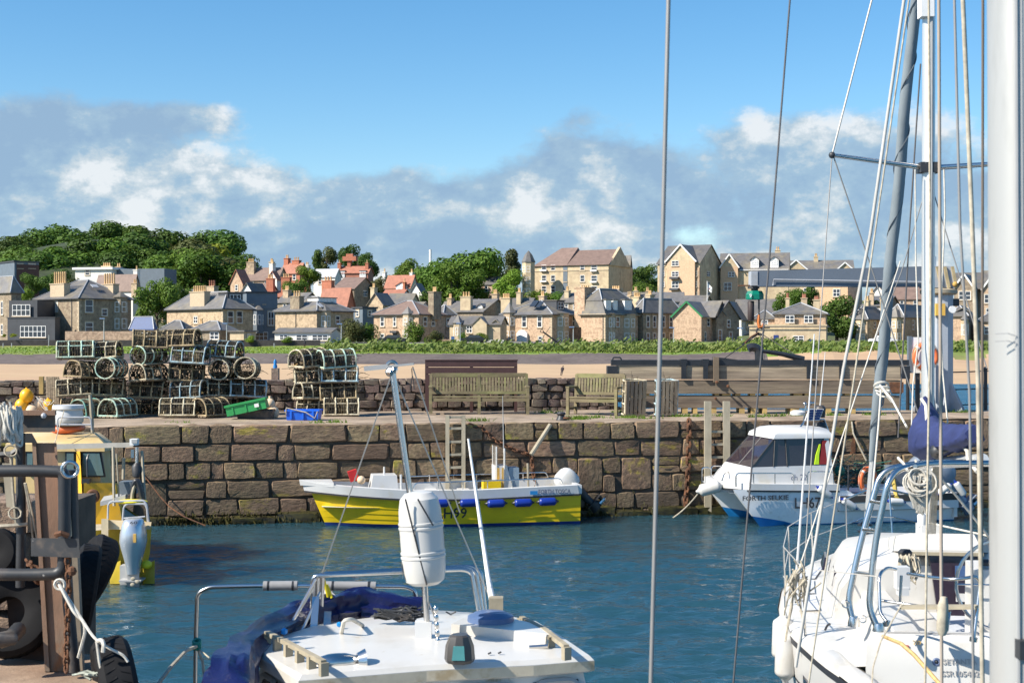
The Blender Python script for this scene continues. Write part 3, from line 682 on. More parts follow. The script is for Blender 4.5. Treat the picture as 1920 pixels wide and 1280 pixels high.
for u,deg,col,lab in((1193,20,'cream','grey creel standing upright on its end, slatted underside showing, next to the small bench'),(1252,14,'blue','creel standing upright on its end with a pale blue edge, before the timber beams')):
 Y=33.4;z=H-(779-640)/F*Y
 t=creel(px(u,Y),Y,z+.41,R(deg),col,lab,'creels stood on end',tip=Matrix(((0,1,0,0),(0,0,1,0),(1,0,0,0),(0,0,0,1)))@Matrix.Rotation(R(5),4,'Y'),var=1)
ORD='first second third fourth fifth sixth seventh eighth ninth tenth'.split()
# benches and screen
def bench(width,M,label,nsl):
 t=thing('wooden_bench',label,'bench',M=M);w=M_['wood'];hw=width/2
 def bd(n,a,b,ww,hh,up=(0,0,1)):m=MB();m.beam(a,b,ww,hh,up);m.build(n,w,t,local=True)
 xs=[-hw,hw]if width<2 else[-hw,0,hw]
 for x in xs:
  bd('leg',(x,-.5,0),(x,-.5,.64 if x else.40),.07,.07,(0,1,0));bd('leg',(x,.05,0),(x,.16,.96),.07,.06,(0,1,0))
  bd('seat_bearer',(x,-.5,.36),(x,.06,.34),.06,.08);bd('stretcher',(x,-.5,.15),(x,.05,.15),.05,.05)
  if x:bd('armrest',(x,-.54,.66),(x,.08,.655),.09,.04)
 for k in range(5):bd('seat_slat',(-hw,-.48+k*.115,.42-k*.004),(hw,-.48+k*.115,.42-k*.004),.09,.028)
 bd('top_rail',(-hw,.155,.93),(hw,.155,.93),.05,.10);bd('lower_rail',(-hw,.085,.50),(hw,.085,.50),.045,.07);bd('apron',(-hw,-.5,.345),(hw,-.5,.345),.035,.08)
 sl=MB();sl.beam((0,.09,.53),(0,.148,.89),.052,.022,(0,1,0));me=sl.mesh('back_slat',w)
 for i in range(nsl):
  o=inst('back_slat',me,t);o.location=(lerp(-hw+.08,hw-.08,i/(nsl-1)),0,0)
 return t
Yb=35.0
bench(2.36,Matrix.Translation(P(898,774,Yb))@Matrix.Rotation(R(2),4,'Z'),'long weathered slatted bench on the pier in front of the maroon boarded screen',30)
bench(1.22,Matrix.Translation(P(1122,776,34.6))@Matrix.Rotation(R(-22),4,'Z'),'small weathered slatted bench standing skewed beside the two upright creels',15)
t=thing('boarded_screen','dark maroon boarded screen standing behind the long bench','screen',loc=P(885,772,35.75))
Ys=35.75
for x in(px(800,Ys),px(884,Ys),px(967,Ys)):
 b=MB();b.beam((x,Ys+.05,QZ-.05),(x,Ys+.05,QZ+1.27),.08,.08,(0,1,0));b.build('post',M_['maroon'],t)
for k in range(3):
 z=H-(681.5+k*13.2-640)/F*Ys;b=MB();b.beam((px(797,Ys),Ys,z),(px(970,Ys),Ys,z),.03,.165,(0,0,1));b.build('board',M_['maroon'],t)
b=MB();b.beam((px(797,Ys),Ys+.05,QZ+1.30),(px(971,Ys),Ys+.05,QZ+1.30),.16,.03);b.build('capping',M_['maroon'],t)
b=MB();b.bb(px(799,Ys),px(806,Ys),Ys-.03,Ys+.0,QZ,QZ+.8);b.build('side_board',M_['maroon'],t)
# timber beams with spacers, black steel beam and lifting gear
Yt=34.9
def tx(u):return px(u,Yt)
def tzv(v):return H-(v-640)/F*Yt
gT='timber beams stacked on the pier'
def tbeam(u0,u1,v0,v1,m,label,name='timber_beam',dy=0,group=gT,extra=None):
 t=thing(name,label,'beam',loc=(tx((u0+u1)/2),Yt+.2+dy,tzv(v1)),group=group)
 b=MB();q=random.Random(int(u0+v0));n=8;rings=[]
 for i in range(n+1):
  x=lerp(tx(u0),tx(u1),i/n);j=lambda:q.uniform(-.006,.006)
  rings.append([(x,Yt+dy+j(),tzv(v1)+j()),(x,Yt+.42+dy,tzv(v1)),(x,Yt+.42+dy,tzv(v0)),(x,Yt+dy+j(),tzv(v0)+j())])
 b.loft(rings);b.build('baulk',m,t);return t
tb=tbeam(1157,1688,685.5,711,M_['timber'],'top timber baulk of the stack, with black strap plates on it')
for u0,u1 in((1139,1158),(1688,1706)):
 b=MB();b.bb(tx(u0),tx(u1),Yt-.02,Yt+.44,tzv(710),tzv(686));b.build('end_cap',M_['blackp'],tb)
for u in(1281,1322,1342,1516,1577):
 b=MB();b.bb(tx(u-4),tx(u+5),Yt-.07,Yt-.005,tzv(710),tzv(680));b.build('strap_plate',M_['blackp'],tb)
t2=tbeam(1182,1692,713,738,M_['timber2'],'middle timber baulk of the stack with rusty bolts sticking out',dy=.02)
for u,v in((1343,715.5),(1364,723)):
 b=MB();b.tube([(tx(u),Yt+.1,tzv(v)),(tx(u)-.02,Yt-.22,tzv(v))],.022,6);b.ball((tx(u)-.02,Yt-.23,tzv(v)),.04,6);b.build('bolt',M_['rust'],t2)
b=MB();b.bb(tx(1668),tx(1694),Yt-.012,Yt+.01,tzv(736),tzv(716));b.build('rusted_end',M_['rust'],t2)
t3=tbeam(1182,1688,742,765,M_['timber2'],'lowest timber baulk of the stack on yellow blocks',dy=.05)
b=MB();u,v=1341,746;b.tube([(tx(u),Yt+.1,tzv(v)),(tx(u)-.02,Yt-.18,tzv(v))],.022,6);b.ball((tx(u)-.02,Yt-.19,tzv(v)),.04,6);b.build('bolt',M_['rust'],t3)
for v0,v1,us in((738,742.3,(1215,1345,1362,1384,1413,1437,1497,1514,1592,1668)),(765.5,775,(1286,1305,1335,1392,1414,1434,1490,1555,1600,1650))):
 for i,u in enumerate(us):
  w=(5,4,8,5)[i%4];b=MB();b.box((tx(u),Yt+.31,(tzv(v0-.8 if v0>750 else v0)+tzv(v1))/2),(w*2/76,.5,tzv(v0-1)-tzv(v1)),R(rnd.uniform(-6,6)))
  tag(b.build('spacer_block',M_['block']),ORD[i]+' yellow spacer block from the left '+('between the middle and lowest baulks' if v0<750 else 'under the lowest baulk'),'block','spacer blocks between the middle and lowest baulks' if v0<750 else 'spacer blocks under the lowest baulk')
t=thing('steel_beam','long black steel beam lying along the top of the timber stack','beam',loc=(tx(1420),Yt+.15,tzv(685)))
b=MB();b.bb(tx(1146),tx(1704),Yt-.02,Yt+.20,tzv(685),tzv(674.5));b.build('box_section',M_['blackp'],t)
b=MB();b.tube(fillet([(tx(1149),Yt+.1,tzv(676)),(tx(1150),Yt+.1,tzv(670)),(tx(1164),Yt+.1,tzv(670)),(tx(1166),Yt+.1,tzv(675))],.05),.018,6);b.build('lifting_eye',M_['blackp'],t)
for u in(1281,1322):
 b=MB();b.bb(tx(u-5),tx(u+7),Yt-.06,Yt+.22,tzv(686),tzv(673));b.build('bracket',M_['blackp'],t)
t=thing('lifting_gear','black steel lifting gear with hooked gooseneck lying on the timber stack','lifting gear',loc=(tx(1430),Yt+.1,tzv(675)))
b=MB();b.loft([[(tx(1338),Yt+.02,tzv(682)),(tx(1338),Yt+.2,tzv(682)),(tx(1338),Yt+.2,tzv(668.5)),(tx(1338),Yt+.02,tzv(668.5))],[(tx(1428),Yt+.02,tzv(685)),(tx(1428),Yt+.2,tzv(685)),(tx(1428),Yt+.2,tzv(680)),(tx(1428),Yt+.02,tzv(680))]]);b.build('strut',M_['blackp'],t)
b=MB();b.bb(tx(1337),tx(1347),Yt-.1,Yt-.02,tzv(716),tzv(669));b.build('upright',mat('rusted_upright',(0.16,0.12,0.08),.8),t)
b=MB();b.tube(fillet([(tx(1404),Yt+.1,tzv(653)),(tx(1412),Yt+.1,tzv(650)),(tx(1424),Yt+.1,tzv(654)),(tx(1425),Yt+.1,tzv(684))],.12),[.11]+[.12]*14 if False else.105,8);b.build('gooseneck',M_['blackp'],t,40)
b=MB();b.prism([(tx(1415),Yt+.03,tzv(685)),(tx(1436),Yt+.03,tzv(685)),(tx(1430),Yt+.03,tzv(668)),(tx(1421),Yt+.03,tzv(668))],(0,.16,0));b.build('base_plate',M_['blackp'],t)
b=MB();b.tube([(tx(1432),Yt+.3,tzv(658)),(tx(1472),Yt+.3,tzv(664)),(tx(1512),Yt+.3,tzv(674))],[.045,.06,.08],8);b.build('arm',M_['blackp'],t,40)
# quay crane
Yc=36.2;cs=F/Yc
def cx(u):return px(u,Yc)
def czv(v):return H-(v-640)/F*Yc
t=thing('quay_crane','grey fixed quay crane with a long slate grey jib reaching left over the pier','crane',loc=(cx(1765),Yc,QZ))
b=MB();r=26/cs;n=8;ring=lambda z,rr:[(cx(1760)+rr*math.cos(2*math.pi*(i+.5)/n),Yc+rr*math.sin(2*math.pi*(i+.5)/n),z)for i in range(n)]
b.loft([ring(QZ,r),ring(czv(552),r)]);b.build('column',M_['crane'],t)
b=MB();b.lathe([(30/cs,0),(34/cs,.04),(34/cs,.12),(28/cs,.16)],20,Matrix.Translation((cx(1760),Yc,czv(553))));b.build('slewing_ring',mat('stained_crane_ring',(0.33,0.28,0.20),.7,var=.3),t,40)
for a in range(0,360,45):
 b=MB();d=Vector((math.cos(R(a)),math.sin(R(a)),0));s_=d.cross(Vector((0,0,1)))*.02;c=Vector((cx(1760),Yc,QZ))
 b.prism([c+d*r*.9-s_,c+d*(r+.3)-s_,c+d*(r+.3)-s_+Vector((0,0,.06)),c+d*r*.9-s_+Vector((0,0,.75))],s_*2);b.build('gusset',M_['crane'],t)
b=MB();b.loft([[(cx(1418),Yc-.2,czv(536)),(cx(1418),Yc+.2,czv(536)),(cx(1418),Yc+.2,czv(508.5)),(cx(1418),Yc-.2,czv(508.5))],[(cx(1735),Yc-.28,czv(537)),(cx(1735),Yc+.28,czv(537)),(cx(1735),Yc+.28,czv(500)),(cx(1735),Yc-.28,czv(500))]]);b.build('jib',M_['crane2'],t)
b=MB();b.bb(cx(1406),cx(1418),Yc-.22,Yc+.22,czv(536),czv(509));b.build('jib_end_box',M_['crane'],t)
b=MB();b.tube([(cx(1446),Yc-.26,czv(536)),(cx(1447),Yc-.26,czv(525)),(cx(1740),Yc-.32,czv(530))],.02,6);b.build('conduit',M_['lead'],t)
b=MB();b.bb(cx(1418),cx(1735),Yc-.24,Yc+.24,czv(537.5),czv(535));b.build('jib_flange',M_['crane2'],t)
b=MB();b.loft([[(cx(1730),Yc-.3,czv(540)),(cx(1730),Yc+.3,czv(540)),(cx(1730),Yc+.3,czv(500)),(cx(1730),Yc-.3,czv(500))],[(cx(1790),Yc-.3,czv(540)),(cx(1790),Yc+.3,czv(540)),(cx(1780),Yc+.3,czv(500)),(cx(1780),Yc-.3,czv(500))]]);b.build('slewing_head',M_['crane'],t)
for u in(1750,1764,1778):
 b=MB();b.beam((cx(u),Yc-.33,czv(501)),(cx(u+8),Yc-.33,czv(541)),.07,.05,(0,1,0));b.build('stiffener',mat('stained_stiffener',(0.42,0.33,0.18),.7,var=.3),t)
b=MB();b.lathe([(.075,0),(.075,.26)],10,Matrix.Translation((cx(1750),Yc,czv(500))));b.build('top_light',M_['white'],t)
b=MB();b.ball((cx(1783),Yc-.35,czv(534)),.07,10);b.build('work_light',M_['ochre'],t,40)
b=MB();b.box((cx(1753),Yc-r-.04,czv(581)),(.24,.16,.30));b.build('control_box',mat('yellow_box',(0.70,0.42,0.08),.5),t)
b=MB();b.lathe([(.02,0),(.09,.04),(.09,.09)],12,Matrix.Translation((cx(1774),Yc-r-.1,czv(581)))@Matrix.Rotation(R(90),4,'X'));b.build('lamp',M_['white'],t,40)
b=MB();b.bb(cx(1784),cx(1796),Yc-.12,Yc-.06,czv(574),czv(560));b.build('bracket',M_['blackp'],t)
t=thing('hook_block','green hook block with a number 9 and a dark counterweight hanging from the crane jib','hook block',loc=(cx(1412),Yc,czv(622)))
b=MB();b.bb(cx(1384),cx(1456),Yc-.05,Yc+.05,czv(536.5),czv(534.2));b.build('crossbar',M_['rust'],t)
b=MB();b.lathe([(.15,czv(541)),(.15,czv(537))],10,Matrix.Translation((cx(1413),Yc,0)));b.lathe([(.09,czv(546)),(.09,czv(541))],10,Matrix.Translation((cx(1415),Yc,0)));b.build('sheave',M_['darksteel'],t)
b=MB();b.lathe([(.16,czv(562)),(.235,czv(561)),(.235,czv(552)),(.19,czv(545.5)),(.10,czv(545))],8,Matrix.Translation((cx(1415),Yc,0))@Matrix.Rotation(R(20),4,'Z'));b.build('housing',M_['hook'],t)
tm=text_mb('9',.13,Matrix.Translation((cx(1402),Yc-.236,czv(558)))@Matrix.Rotation(R(90),4,'X'),.01,.004);tm.build('number',M_['white'],t)
b=MB();b.lathe([(.07,0),(.085,.02),(.085,.48),(.07,.5)],10,Matrix.Translation((cx(1408),Yc,czv(601))));b.build('counterweight',mat('dark_counterweight',(0.045,0.03,0.028),.6),t,40)
b=MB();b.tube([(cx(1423),Yc,czv(561)),(cx(1423),Yc,czv(592))],.022,6);b.build('hook_rod',M_['darksteel'],t)
b=MB();b.tube([(cx(1423),Yc,czv(590)),(cx(1422),Yc,czv(604)),(cx(1424),Yc,czv(613)),(cx(1430),Yc,czv(612)),(cx(1431),Yc,czv(606))],[.03,.05,.05,.04,.02],8);b.build('hook',mat('orange_hook',(0.55,0.17,0.04),.6),t,40)
t=thing('lifting_sling','dark wire lifting sling spreading from the crane hook down to the timber stack','sling',loc=(cx(1424),Yc,czv(690)))
b=MB();b.torus((cx(1425),Yc,czv(621)),.09,.025,Matrix.Rotation(R(90),4,'X'),14,6);b.build('ring',M_['darksteel'],t)
for(u,v)in((1388,646),(1347,672),(1425,690),(1500,678)):
 b=MB();b.tube([(cx(1425),Yc,czv(624)),(cx(u),Yc-(.9 if v>650 else.3),czv(v))],.012,5);b.build('leg',M_['darksteel'],t)
for u0 in(1380,):
 b=MB();b.tube([(cx(1422),Yc,czv(624)),(cx(1404),Yc-.3,czv(632)),(cx(1390),Yc-.6,czv(642))],.025,6);b.build('shackle_leg',M_['rust'],t)
t=thing('lifebuoy_board','white backboard for a lifebuoy on a post left of the crane column','board',loc=(cx(1722),Yc-.8,QZ))
Yl=Yc-.8;lx=lambda u:px(u,Yl);lz=lambda v:H-(v-640)/F*Yl
b=MB();b.bb(lx(1709),lx(1734),Yl,Yl+.05,lz(699),lz(632));b.build('panel',M_['white'],t)
b=MB();b.bb(lx(1703),lx(1709.5),Yl-.02,Yl+.12,lz(699),lz(630));b.build('side_panel',M_['bluegrey'],t)
b=MB();b.bb(lx(1719),lx(1726),Yl+.05,Yl+.15,QZ,lz(640));b.build('post',M_['darksteel'],t)
def lifebuoy(c,rad,rr,M,label,group=None):
 t=thing('lifebuoy',label,'lifebuoy',loc=c,group=group);b=MB();b.torus(c,rad,rr,M,28,10);b.build('ring',M_['orange'],t,60)
 for k in range(4):
  a=R(45+90*k);T=Matrix.Translation(Vector(c))@M
  b=MB();b.tube([T@Vector(((rad)*math.cos(a+d),rad*math.sin(a+d),0))for d in(-.09,0,.09)],rr*1.04,10);b.build('band',mat('buoy_band',(0.72,0.62,0.55),.5),t,60)
 b=MB();T=Matrix.Translation(Vector(c))@M
 b.tube([T@Vector(((rad+rr+.02*abs(math.sin(2*a)))*math.cos(a),(rad+rr+.02*abs(math.sin(2*a)))*math.sin(a),0))for a in[k*math.pi/16 for k in range(32)]],.008,5,closed=True);b.build('grab_line',M_['rope'],t)
RX=Matrix.Rotation(R(90),4,'X')
lifebuoy((lx(1733),Yl-.08,lz(668)),.285,.07,Matrix.Rotation(R(12),4,'Z')@RX,'orange lifebuoy hanging on the white board beside the crane column')
t=thing('pier_railing','thin black post and chain railing at the pier edge right of the crane','railing',loc=(px(1848,36.8),36.8,QZ))
Yr=36.8
for u in(1702,1848,1960):
 b=MB();b.lathe([(.05,0),(.045,1.05),(.06,1.08),(.03,1.14)],8,Matrix.Translation((px(u,Yr),Yr,QZ-.02)));b.build('post',M_['blackp'],t)
for v in(696,728.5,757.5):
 b=MB();b.tube(sag((px(1702,Yr),Yr,H-(v-640)/F*Yr),(px(1848,Yr),Yr,H-(v-641)/F*Yr),.03)+sag((px(1848,Yr),Yr,H-(v-641)/F*Yr),(px(1960,Yr),Yr,H-(v-640)/F*Yr),.03)[1:],.017,5);b.build('rail',M_['blackp'],t)
# small gear on the quay
def g(u,v,dy=0):p=G(u,v);return p
p=P(465,786,32.4)
t=thing('dark_fish_box','dark grey fish box on the quay under the tilted green one','fish box',loc=(px(478,32.4),32.5,QZ),rz=R(2));b=MB()
def tub(b,w,d,h,th=.02,fl=.03):
 o=[(-w/2+fl,-d/2+fl,0),(w/2-fl,-d/2+fl,0),(w/2-fl,d/2-fl,0),(-w/2+fl,d/2-fl,0)];o2=[(-w/2,-d/2,h),(w/2,-d/2,h),(w/2,d/2,h),(-w/2,d/2,h)]
 i2=[(x*(1-2*th/w),y*(1-2*th/d),h)for x,y,_ in o2];i1=[(x*.93,y*.9,.03)for x,y,_ in o]
 v=o+o2+i2+i1;f=[(3,2,1,0),(12,13,14,15)]
 for a,c in((0,4),(4,8),(8,12)):
  for k in range(4):f.append((a+k,a+(k+1)%4,c+(k+1)%4,c+k))
 b.add(v,f)
tub(b,.82,.46,.22);b.build('tub',M_['darksteel'],t,local=True)
b=MB()
for s_ in(-1,1):b.bb(-.42,.42,s_*.235-.012,s_*.235+.012,.17,.2)
b.build('rim',M_['darksteel'],t,local=True)
t=thing('green_fish_box','bright green lidded fish box lying tilted on a dark box','fish box',M=Matrix.Translation((px(465,32.3),32.35,QZ+.17))@Matrix.Rotation(R(2),4,'Z')@Matrix.Rotation(R(-12),4,'Y'))
b=MB();b.bb(-.45,.45,-.24,.24,0,.20);b.build('body',M_['greenp'],t,local=True)
b=MB();b.bb(-.475,.475,-.265,.265,.20,.245);b.build('lid',M_['greenp'],t,local=True)
for x in(-.3,0,.3):
 b=MB();b.bb(x-.015,x+.015,-.255,-.24,.02,.19);b.build('rib',M_['greenp'],t,local=True)
b=MB();b.bb(.2,.3,-.268,-.26,.07,.15);b.build('patch',M_['white'],t,local=True)
gF='white floats beside the green fish box'
for i,(u,v,r_,lab)in enumerate(((506,757,.125,'upper of two dirty white floats beside the green fish box'),(512,773,.15,'lower of two dirty white floats beside the green fish box'))):
 Yv=32.9;b=MB();b.ball((px(u,Yv),Yv,H-(v-640)/F*Yv),r_,14,(1,1,1.05));b.lathe([(.03,0),(.03,.06)],8,Matrix.Translation((px(u,Yv),Yv,H-(v-640)/F*Yv+r_*.98)))
 tag(b.build('float',M_['peach'],smooth=50),lab,'float',gF)
t=thing('blue_fish_box','bright blue fish box with net heaped in it in front of the creels','fish box',loc=(px(570,32.2),32.2,QZ),rz=R(-4))
b=MB();tub(b,.76,.44,.235);b.build('tub',M_['bluep'],t,local=True)
b=MB();b.bb(-.395,.395,-.232,-.215,.2,.235);b.bb(-.395,.395,.215,.232,.2,.235);b.build('rim',M_['bluep'],t,local=True)
for x in(-.25,.02,.25):
 b=MB();b.bb(x-.02,x+.02,-.235,-.2,.03,.2);b.build('rib',M_['bluep'],t,local=True)
b=MB();b.tube(arc((-.36,-.2,.2),.09,R(-150),R(60),8,(0,-.4,0),(0,0,1))+[Vector((.1,-.26,.18)),Vector((.3,-.26,.05)),Vector((.36,-.25,.2))],.012,5);b.build('rope_handle',M_['rope'],t,local=True)
q=random.Random(9);b=MB()
for k in range(60):
 a=Vector((q.uniform(-.3,.3),q.uniform(-.15,.15),.2));b.tube([a,a+Vector((q.gauss(0,.08),q.gauss(0,.05),q.uniform(.02,.09))),a+Vector((q.gauss(0,.14),q.gauss(0,.08),0))],.008,3)
tag(b.build('net_heap',M_['rope']),'heap of tan netting inside the blue fish box','net')
gB_='buoys heaped at the left end of the pier'
for u,v,r_,m,lab in((50,742,.16,'buoyy','upper bright yellow buoy in the heap behind the rusty pile'),(41,760,.16,'buoyy','lower bright yellow buoy in the heap behind the rusty pile'),(72,758,.15,'peach','pale peach buoy caught in netting right of the yellow ones'),(60,771,.16,'peach','pale buoy at the front of the heap under the yellow ones'),(88,760,.14,'buoyy','orange buoy wrapped in netting at the right of the heap'),(26,776,.16,'peach','pale buoy at the left foot of the heap')):
 Yv=33.0;c=(px(u,Yv),Yv+(0.1 if u>65 else 0),H-(v-640)/F*Yv);b=MB();b.ball(c,r_,16,(1,1,1.08));b.lathe([(.035,-.02),(.025,.03)],8,Matrix.Translation((c[0],c[1],c[2]+r_*1.05)));tag(b.build('buoy',M_[m],smooth=50),lab,'buoy',gB_)
b=MB();q=random.Random(2);Yv=32.8
for k in range(9):
 a=P(q.uniform(66,96),q.uniform(742,772),Yv);c=P(q.uniform(66,130),q.uniform(742,775),Yv);b.tube(sag(a,c,q.uniform(.02,.12),6),.012,4)
tag(b.build('rope_tangle',M_['ropew']),'white rope tangled over the peach buoy at the left of the pier','rope')
t=thing('wooden_crate','small slatted crate standing on edge behind the buoys','crate',loc=(px(96,34.2),34.2,QZ))
for k in range(6):
 b=MB();u=89+k*4.1;b.beam(P(u,772,34.1),P(u-1,706,34.1),.045,.04,(0,1,0));b.build('slat',M_['timber'],t)
b=MB();b.beam(P(86,712,34.2),P(112,712,34.2),.04,.05);b.beam(P(86,750,34.2),P(112,750,34.2),.04,.05);b.build('batten',M_['timber'],t)
b=MB();b.box(P(78,722,34.4),(.10,.2,.42),R(10));tag(b.build('yellow_board',M_['block']),'short yellow board upright on the pier left of the slatted crate','board')
t=thing('stone_post','short square stone post on the parapet topped with a bright blue cover','post',loc=P(517,712,36.4))
b=MB();b.bb(px(510,36.4),px(523,36.4),36.3,36.5,H-(715-640)/F*36.4,H-(690-640)/F*36.4);b.build('shaft',M_['rubble'],t)
b=MB();b.lathe([(.05,0),(.055,.06),(.035,.13),(.045,.17),(.02,.24)],8,Matrix.Translation(P(516,691,36.4)));b.build('blue_cover',mat('blue_cover',(0.02,0.22,0.55),.5),t,50)
t=thing('mooring_ring','small grey mooring bollard on the quay edge left of the upright creels','bollard',loc=G(1052,790));p=G(1052,787)
b=MB();b.lathe([(.12,0),(.09,.05),(.075,.10),(.11,.14),(.08,.18)],10,Matrix.Translation(p));b.build('post',M_['darksteel'],t,50)
b=MB();b.torus(p+Vector((.13,-.05,.05)),.07,.018,None,12,6);b.build('ring',M_['rust'],t)
q=random.Random(4);b=MB()
for u,v,n in((1075,786,120),(1088,784,60),(1180,784,90),(1300,781,60),(1270,781,60),(1210,785,40),(1120,783,50),(895,789,60),(628,792,40),(596,793,30),(1025,774,60),(1165,773,60),(1420,782,50),(1500,779,60),(1560,779,60),(1640,778,60),(1450,780,60),(1800,773,60),(340,793,20),(1350,780,40)):
 c=G(u,v)
 for k in range(n):
  p=c+Vector((q.gauss(0,.16),q.gauss(0,.09),0));h=q.uniform(.03,.11);d=Vector((q.gauss(0,.05),q.gauss(0,.03),h));w=.012
  b.face([p-Vector((w,0,0)),p+Vector((w,0,0)),p+d])
struct(b.build('grass_tufts',LEAF['light']),'stuff')
# trees
def crown_mesh(kind,q,n,leaf=.5,hgt=10.0):
 """leaf sprays filling an uneven crown made of clumps; unit height hgt, base at z 0"""
 clumps=[]
 if kind=='round':
  for i in range(13):
   a=i*2.4+q.uniform(-.4,.4);zz=.26+.56*((i*.618)%1);rr=q.uniform(.16,.34)*math.sin(math.pi*min(1,(zz-.02)/.98))**.6
   clumps.append((Vector((rr*math.cos(a),rr*math.sin(a),zz))*hgt,q.uniform(.13,.21)*hgt))
 elif kind=='tall':
  for i in range(14):
   a=q.uniform(0,6.28);zz=.25+.68*(i/14);rr=q.uniform(.02,.2)*(1.15-zz)
   clumps.append((Vector((rr*math.cos(a),rr*math.sin(a),zz))*hgt,q.uniform(.10,.15)*hgt))
 elif kind=='wide':
  for i in range(22):
   a=q.uniform(0,6.28);zz=q.uniform(.25,.82);rr=q.uniform(.05,.55)*math.sin(math.pi*min(1,(zz-.05)/.92))**.5
   clumps.append((Vector((rr*math.cos(a),rr*math.sin(a),zz))*hgt,q.uniform(.13,.19)*hgt))
 else:
  for i in range(14):
   a=q.uniform(0,6.28);zz=q.uniform(.08,.68);rr=q.uniform(.0,.5)*(1-.5*zz)
   clumps.append((Vector((rr*math.cos(a),rr*math.sin(a),zz))*hgt,q.uniform(.18,.28)*hgt))
 tot=sum(r*r for _,r in clumps);b=MB()
 for c,r in clumps:
  for k in range(int(n*r*r/tot)):
   d=Vector((q.gauss(0,1),q.gauss(0,1),q.gauss(0,1)+.15)).normalized()
   p=c+d*r*(q.uniform(.84,1.05)if q.random()<.86 else q.uniform(.2,.84))*(1+.22*noise.noise(d*2.3+c))
   if p.z<.02*hgt:continue
   nn=(d+Vector((q.gauss(0,.36),q.gauss(0,.36),q.gauss(0,.36)+.1))).normalized();s_=leaf*q.uniform(.55,1.25)
   t1=nn.orthogonal().normalized();t2=nn.cross(t1);a=q.uniform(0,6.28)
   e1=t1*math.cos(a)+t2*math.sin(a);e2=nn.cross(e1)
   b.face([p-e1*s_*.6,p+e2*s_*.36+nn*s_*.1,p+e1*s_*.6,p-e2*s_*.36+nn*s_*.06])
 return b,clumps
TREES={}
def tree_proto(kind,v):
 key=(kind,v)
 if key in TREES:return TREES[key]
 q=random.Random(100+v*13+len(kind));n={'round':5600,'tall':3400,'wide':6800,'bush':3000}[kind]
 b,cl=crown_mesh(kind,q,n,.46 if kind!='bush' else.62);t=MB()
 t.tube([(0,0,-1.5),(.1,0,1.5),(.05,.1,4),(0,0,7)],[.38,.3,.22,.08],8)
 for c,r in cl[::2]:t.tube([(0.05,.05,q.uniform(1.8,4)),c*.6+Vector((0,0,.8)),c],[.16,.09,.03],5)
 TREES[key]=(b,t.mesh('trunk',M_['bark'],50));cache={}
 TREES[key]=(b,TREES[key][1],cache);return TREES[key]
def tree(kind,leaf,u,vb,vt,Y,label,wk=1.0,group=None,cat=None,name=None):
 X=px(u,Y);zb=H-(vb-640)/F*Y;zt=H-(vt-640)/F*Y;s_=(zt-zb)/9.6
 v=(u//7+vt)%3;b,tr,cache=tree_proto(kind,v)
 if leaf not in cache:cache[leaf]=b.mesh('crown',LEAF[leaf])
 M=Matrix.Translation((X,Y,zb))@Matrix.Rotation(rnd.uniform(0,6.28),4,'Z')@Matrix.Diagonal((s_*wk,s_*wk,s_,1))
 t=thing(name or('tree' if kind!='bush' else 'bush'),label,cat or('tree' if kind!='bush' else 'bush'),M=M,group=group)
 inst('crown',cache[leaf],t)
 if kind!='bush':inst('trunk',tr,t)
 return t
gW='trees of the wood on the hill'
wood=[(-30,520,440,415,'dark','round'),(20,520,447,410,'dark','round'),(60,515,444,425,'dark','round'),(100,510,431,430,'mid','round'),(140,505,422,440,'dark','round'),(180,500,419,445,'dark','round'),(205,495,418,450,'dark','round'),(240,500,426,445,'dark','round'),(265,500,428,440,'dark','tall'),(300,505,436,436,'olive','round'),(335,505,431,440,'dark','round'),(370,505,434,438,'dark','round'),(405,510,434,435,'dark','round'),(418,530,448,425,'dark','round'),(440,540,476,420,'dark','round'),(455,545,490,415,'dark','tall'),(20,535,462,395,'dark','round'),(55,540,466,390,'mid','round'),(90,540,464,385,'mid','round'),(120,545,465,380,'mid','wide'),(160,545,447,395,'dark','round'),(188,545,449,392,'mid','round'),(225,545,458,390,'dark','round'),(255,540,440,405,'dark','round'),(270,545,464,388,'mid','round'),(305,550,472,380,'dark','round'),(340,550,452,400,'olive','round'),(330,560,468,370,'mid','round'),(390,540,456,405,'lime','round'),(362,565,470,365,'mid','round'),(400,570,475,360,'mid','round'),(425,560,480,368,'olive','round'),(385,575,478,350,'mid','wide'),(290,560,480,372,'mid','round'),(446,560,496,395,'dark','round'),(28,562,482,372,'mid','wide'),(74,560,479,376,'dark','round'),(112,558,474,384,'mid','wide'),(150,555,468,386,'dark','round'),(192,552,468,384,'mid','wide'),(212,552,476,380,'dark','round')]
wn={'dark':'dark green','mid':'mid green','olive':'olive brown','lime':'bright yellow green'}
ordn='first second third fourth fifth sixth seventh eighth ninth tenth eleventh twelfth thirteenth fourteenth fifteenth sixteenth seventeenth eighteenth nineteenth twentieth twenty-first twenty-second twenty-third twenty-fourth twenty-fifth twenty-sixth twenty-seventh twenty-eighth'.split()
seen=set()
for u,vb,vt,Y,lf,k in wood:
 row=sorted(w[0]for w in wood if(w[2]<449)==(vt<449));k_=row.index(u)
 lab=f"{wn[lf]} {'narrow ' if k == 'tall' else 'spreading ' if k == 'wide' else ''}tree, {ordn[k_]} from the left {'along the skyline' if vt < 449 else 'below the skyline'} of the hill wood"
 tree(k,lf,u,vb+14,vt,Y,lab,1.5 if k!='tall' else 1.2,gW)
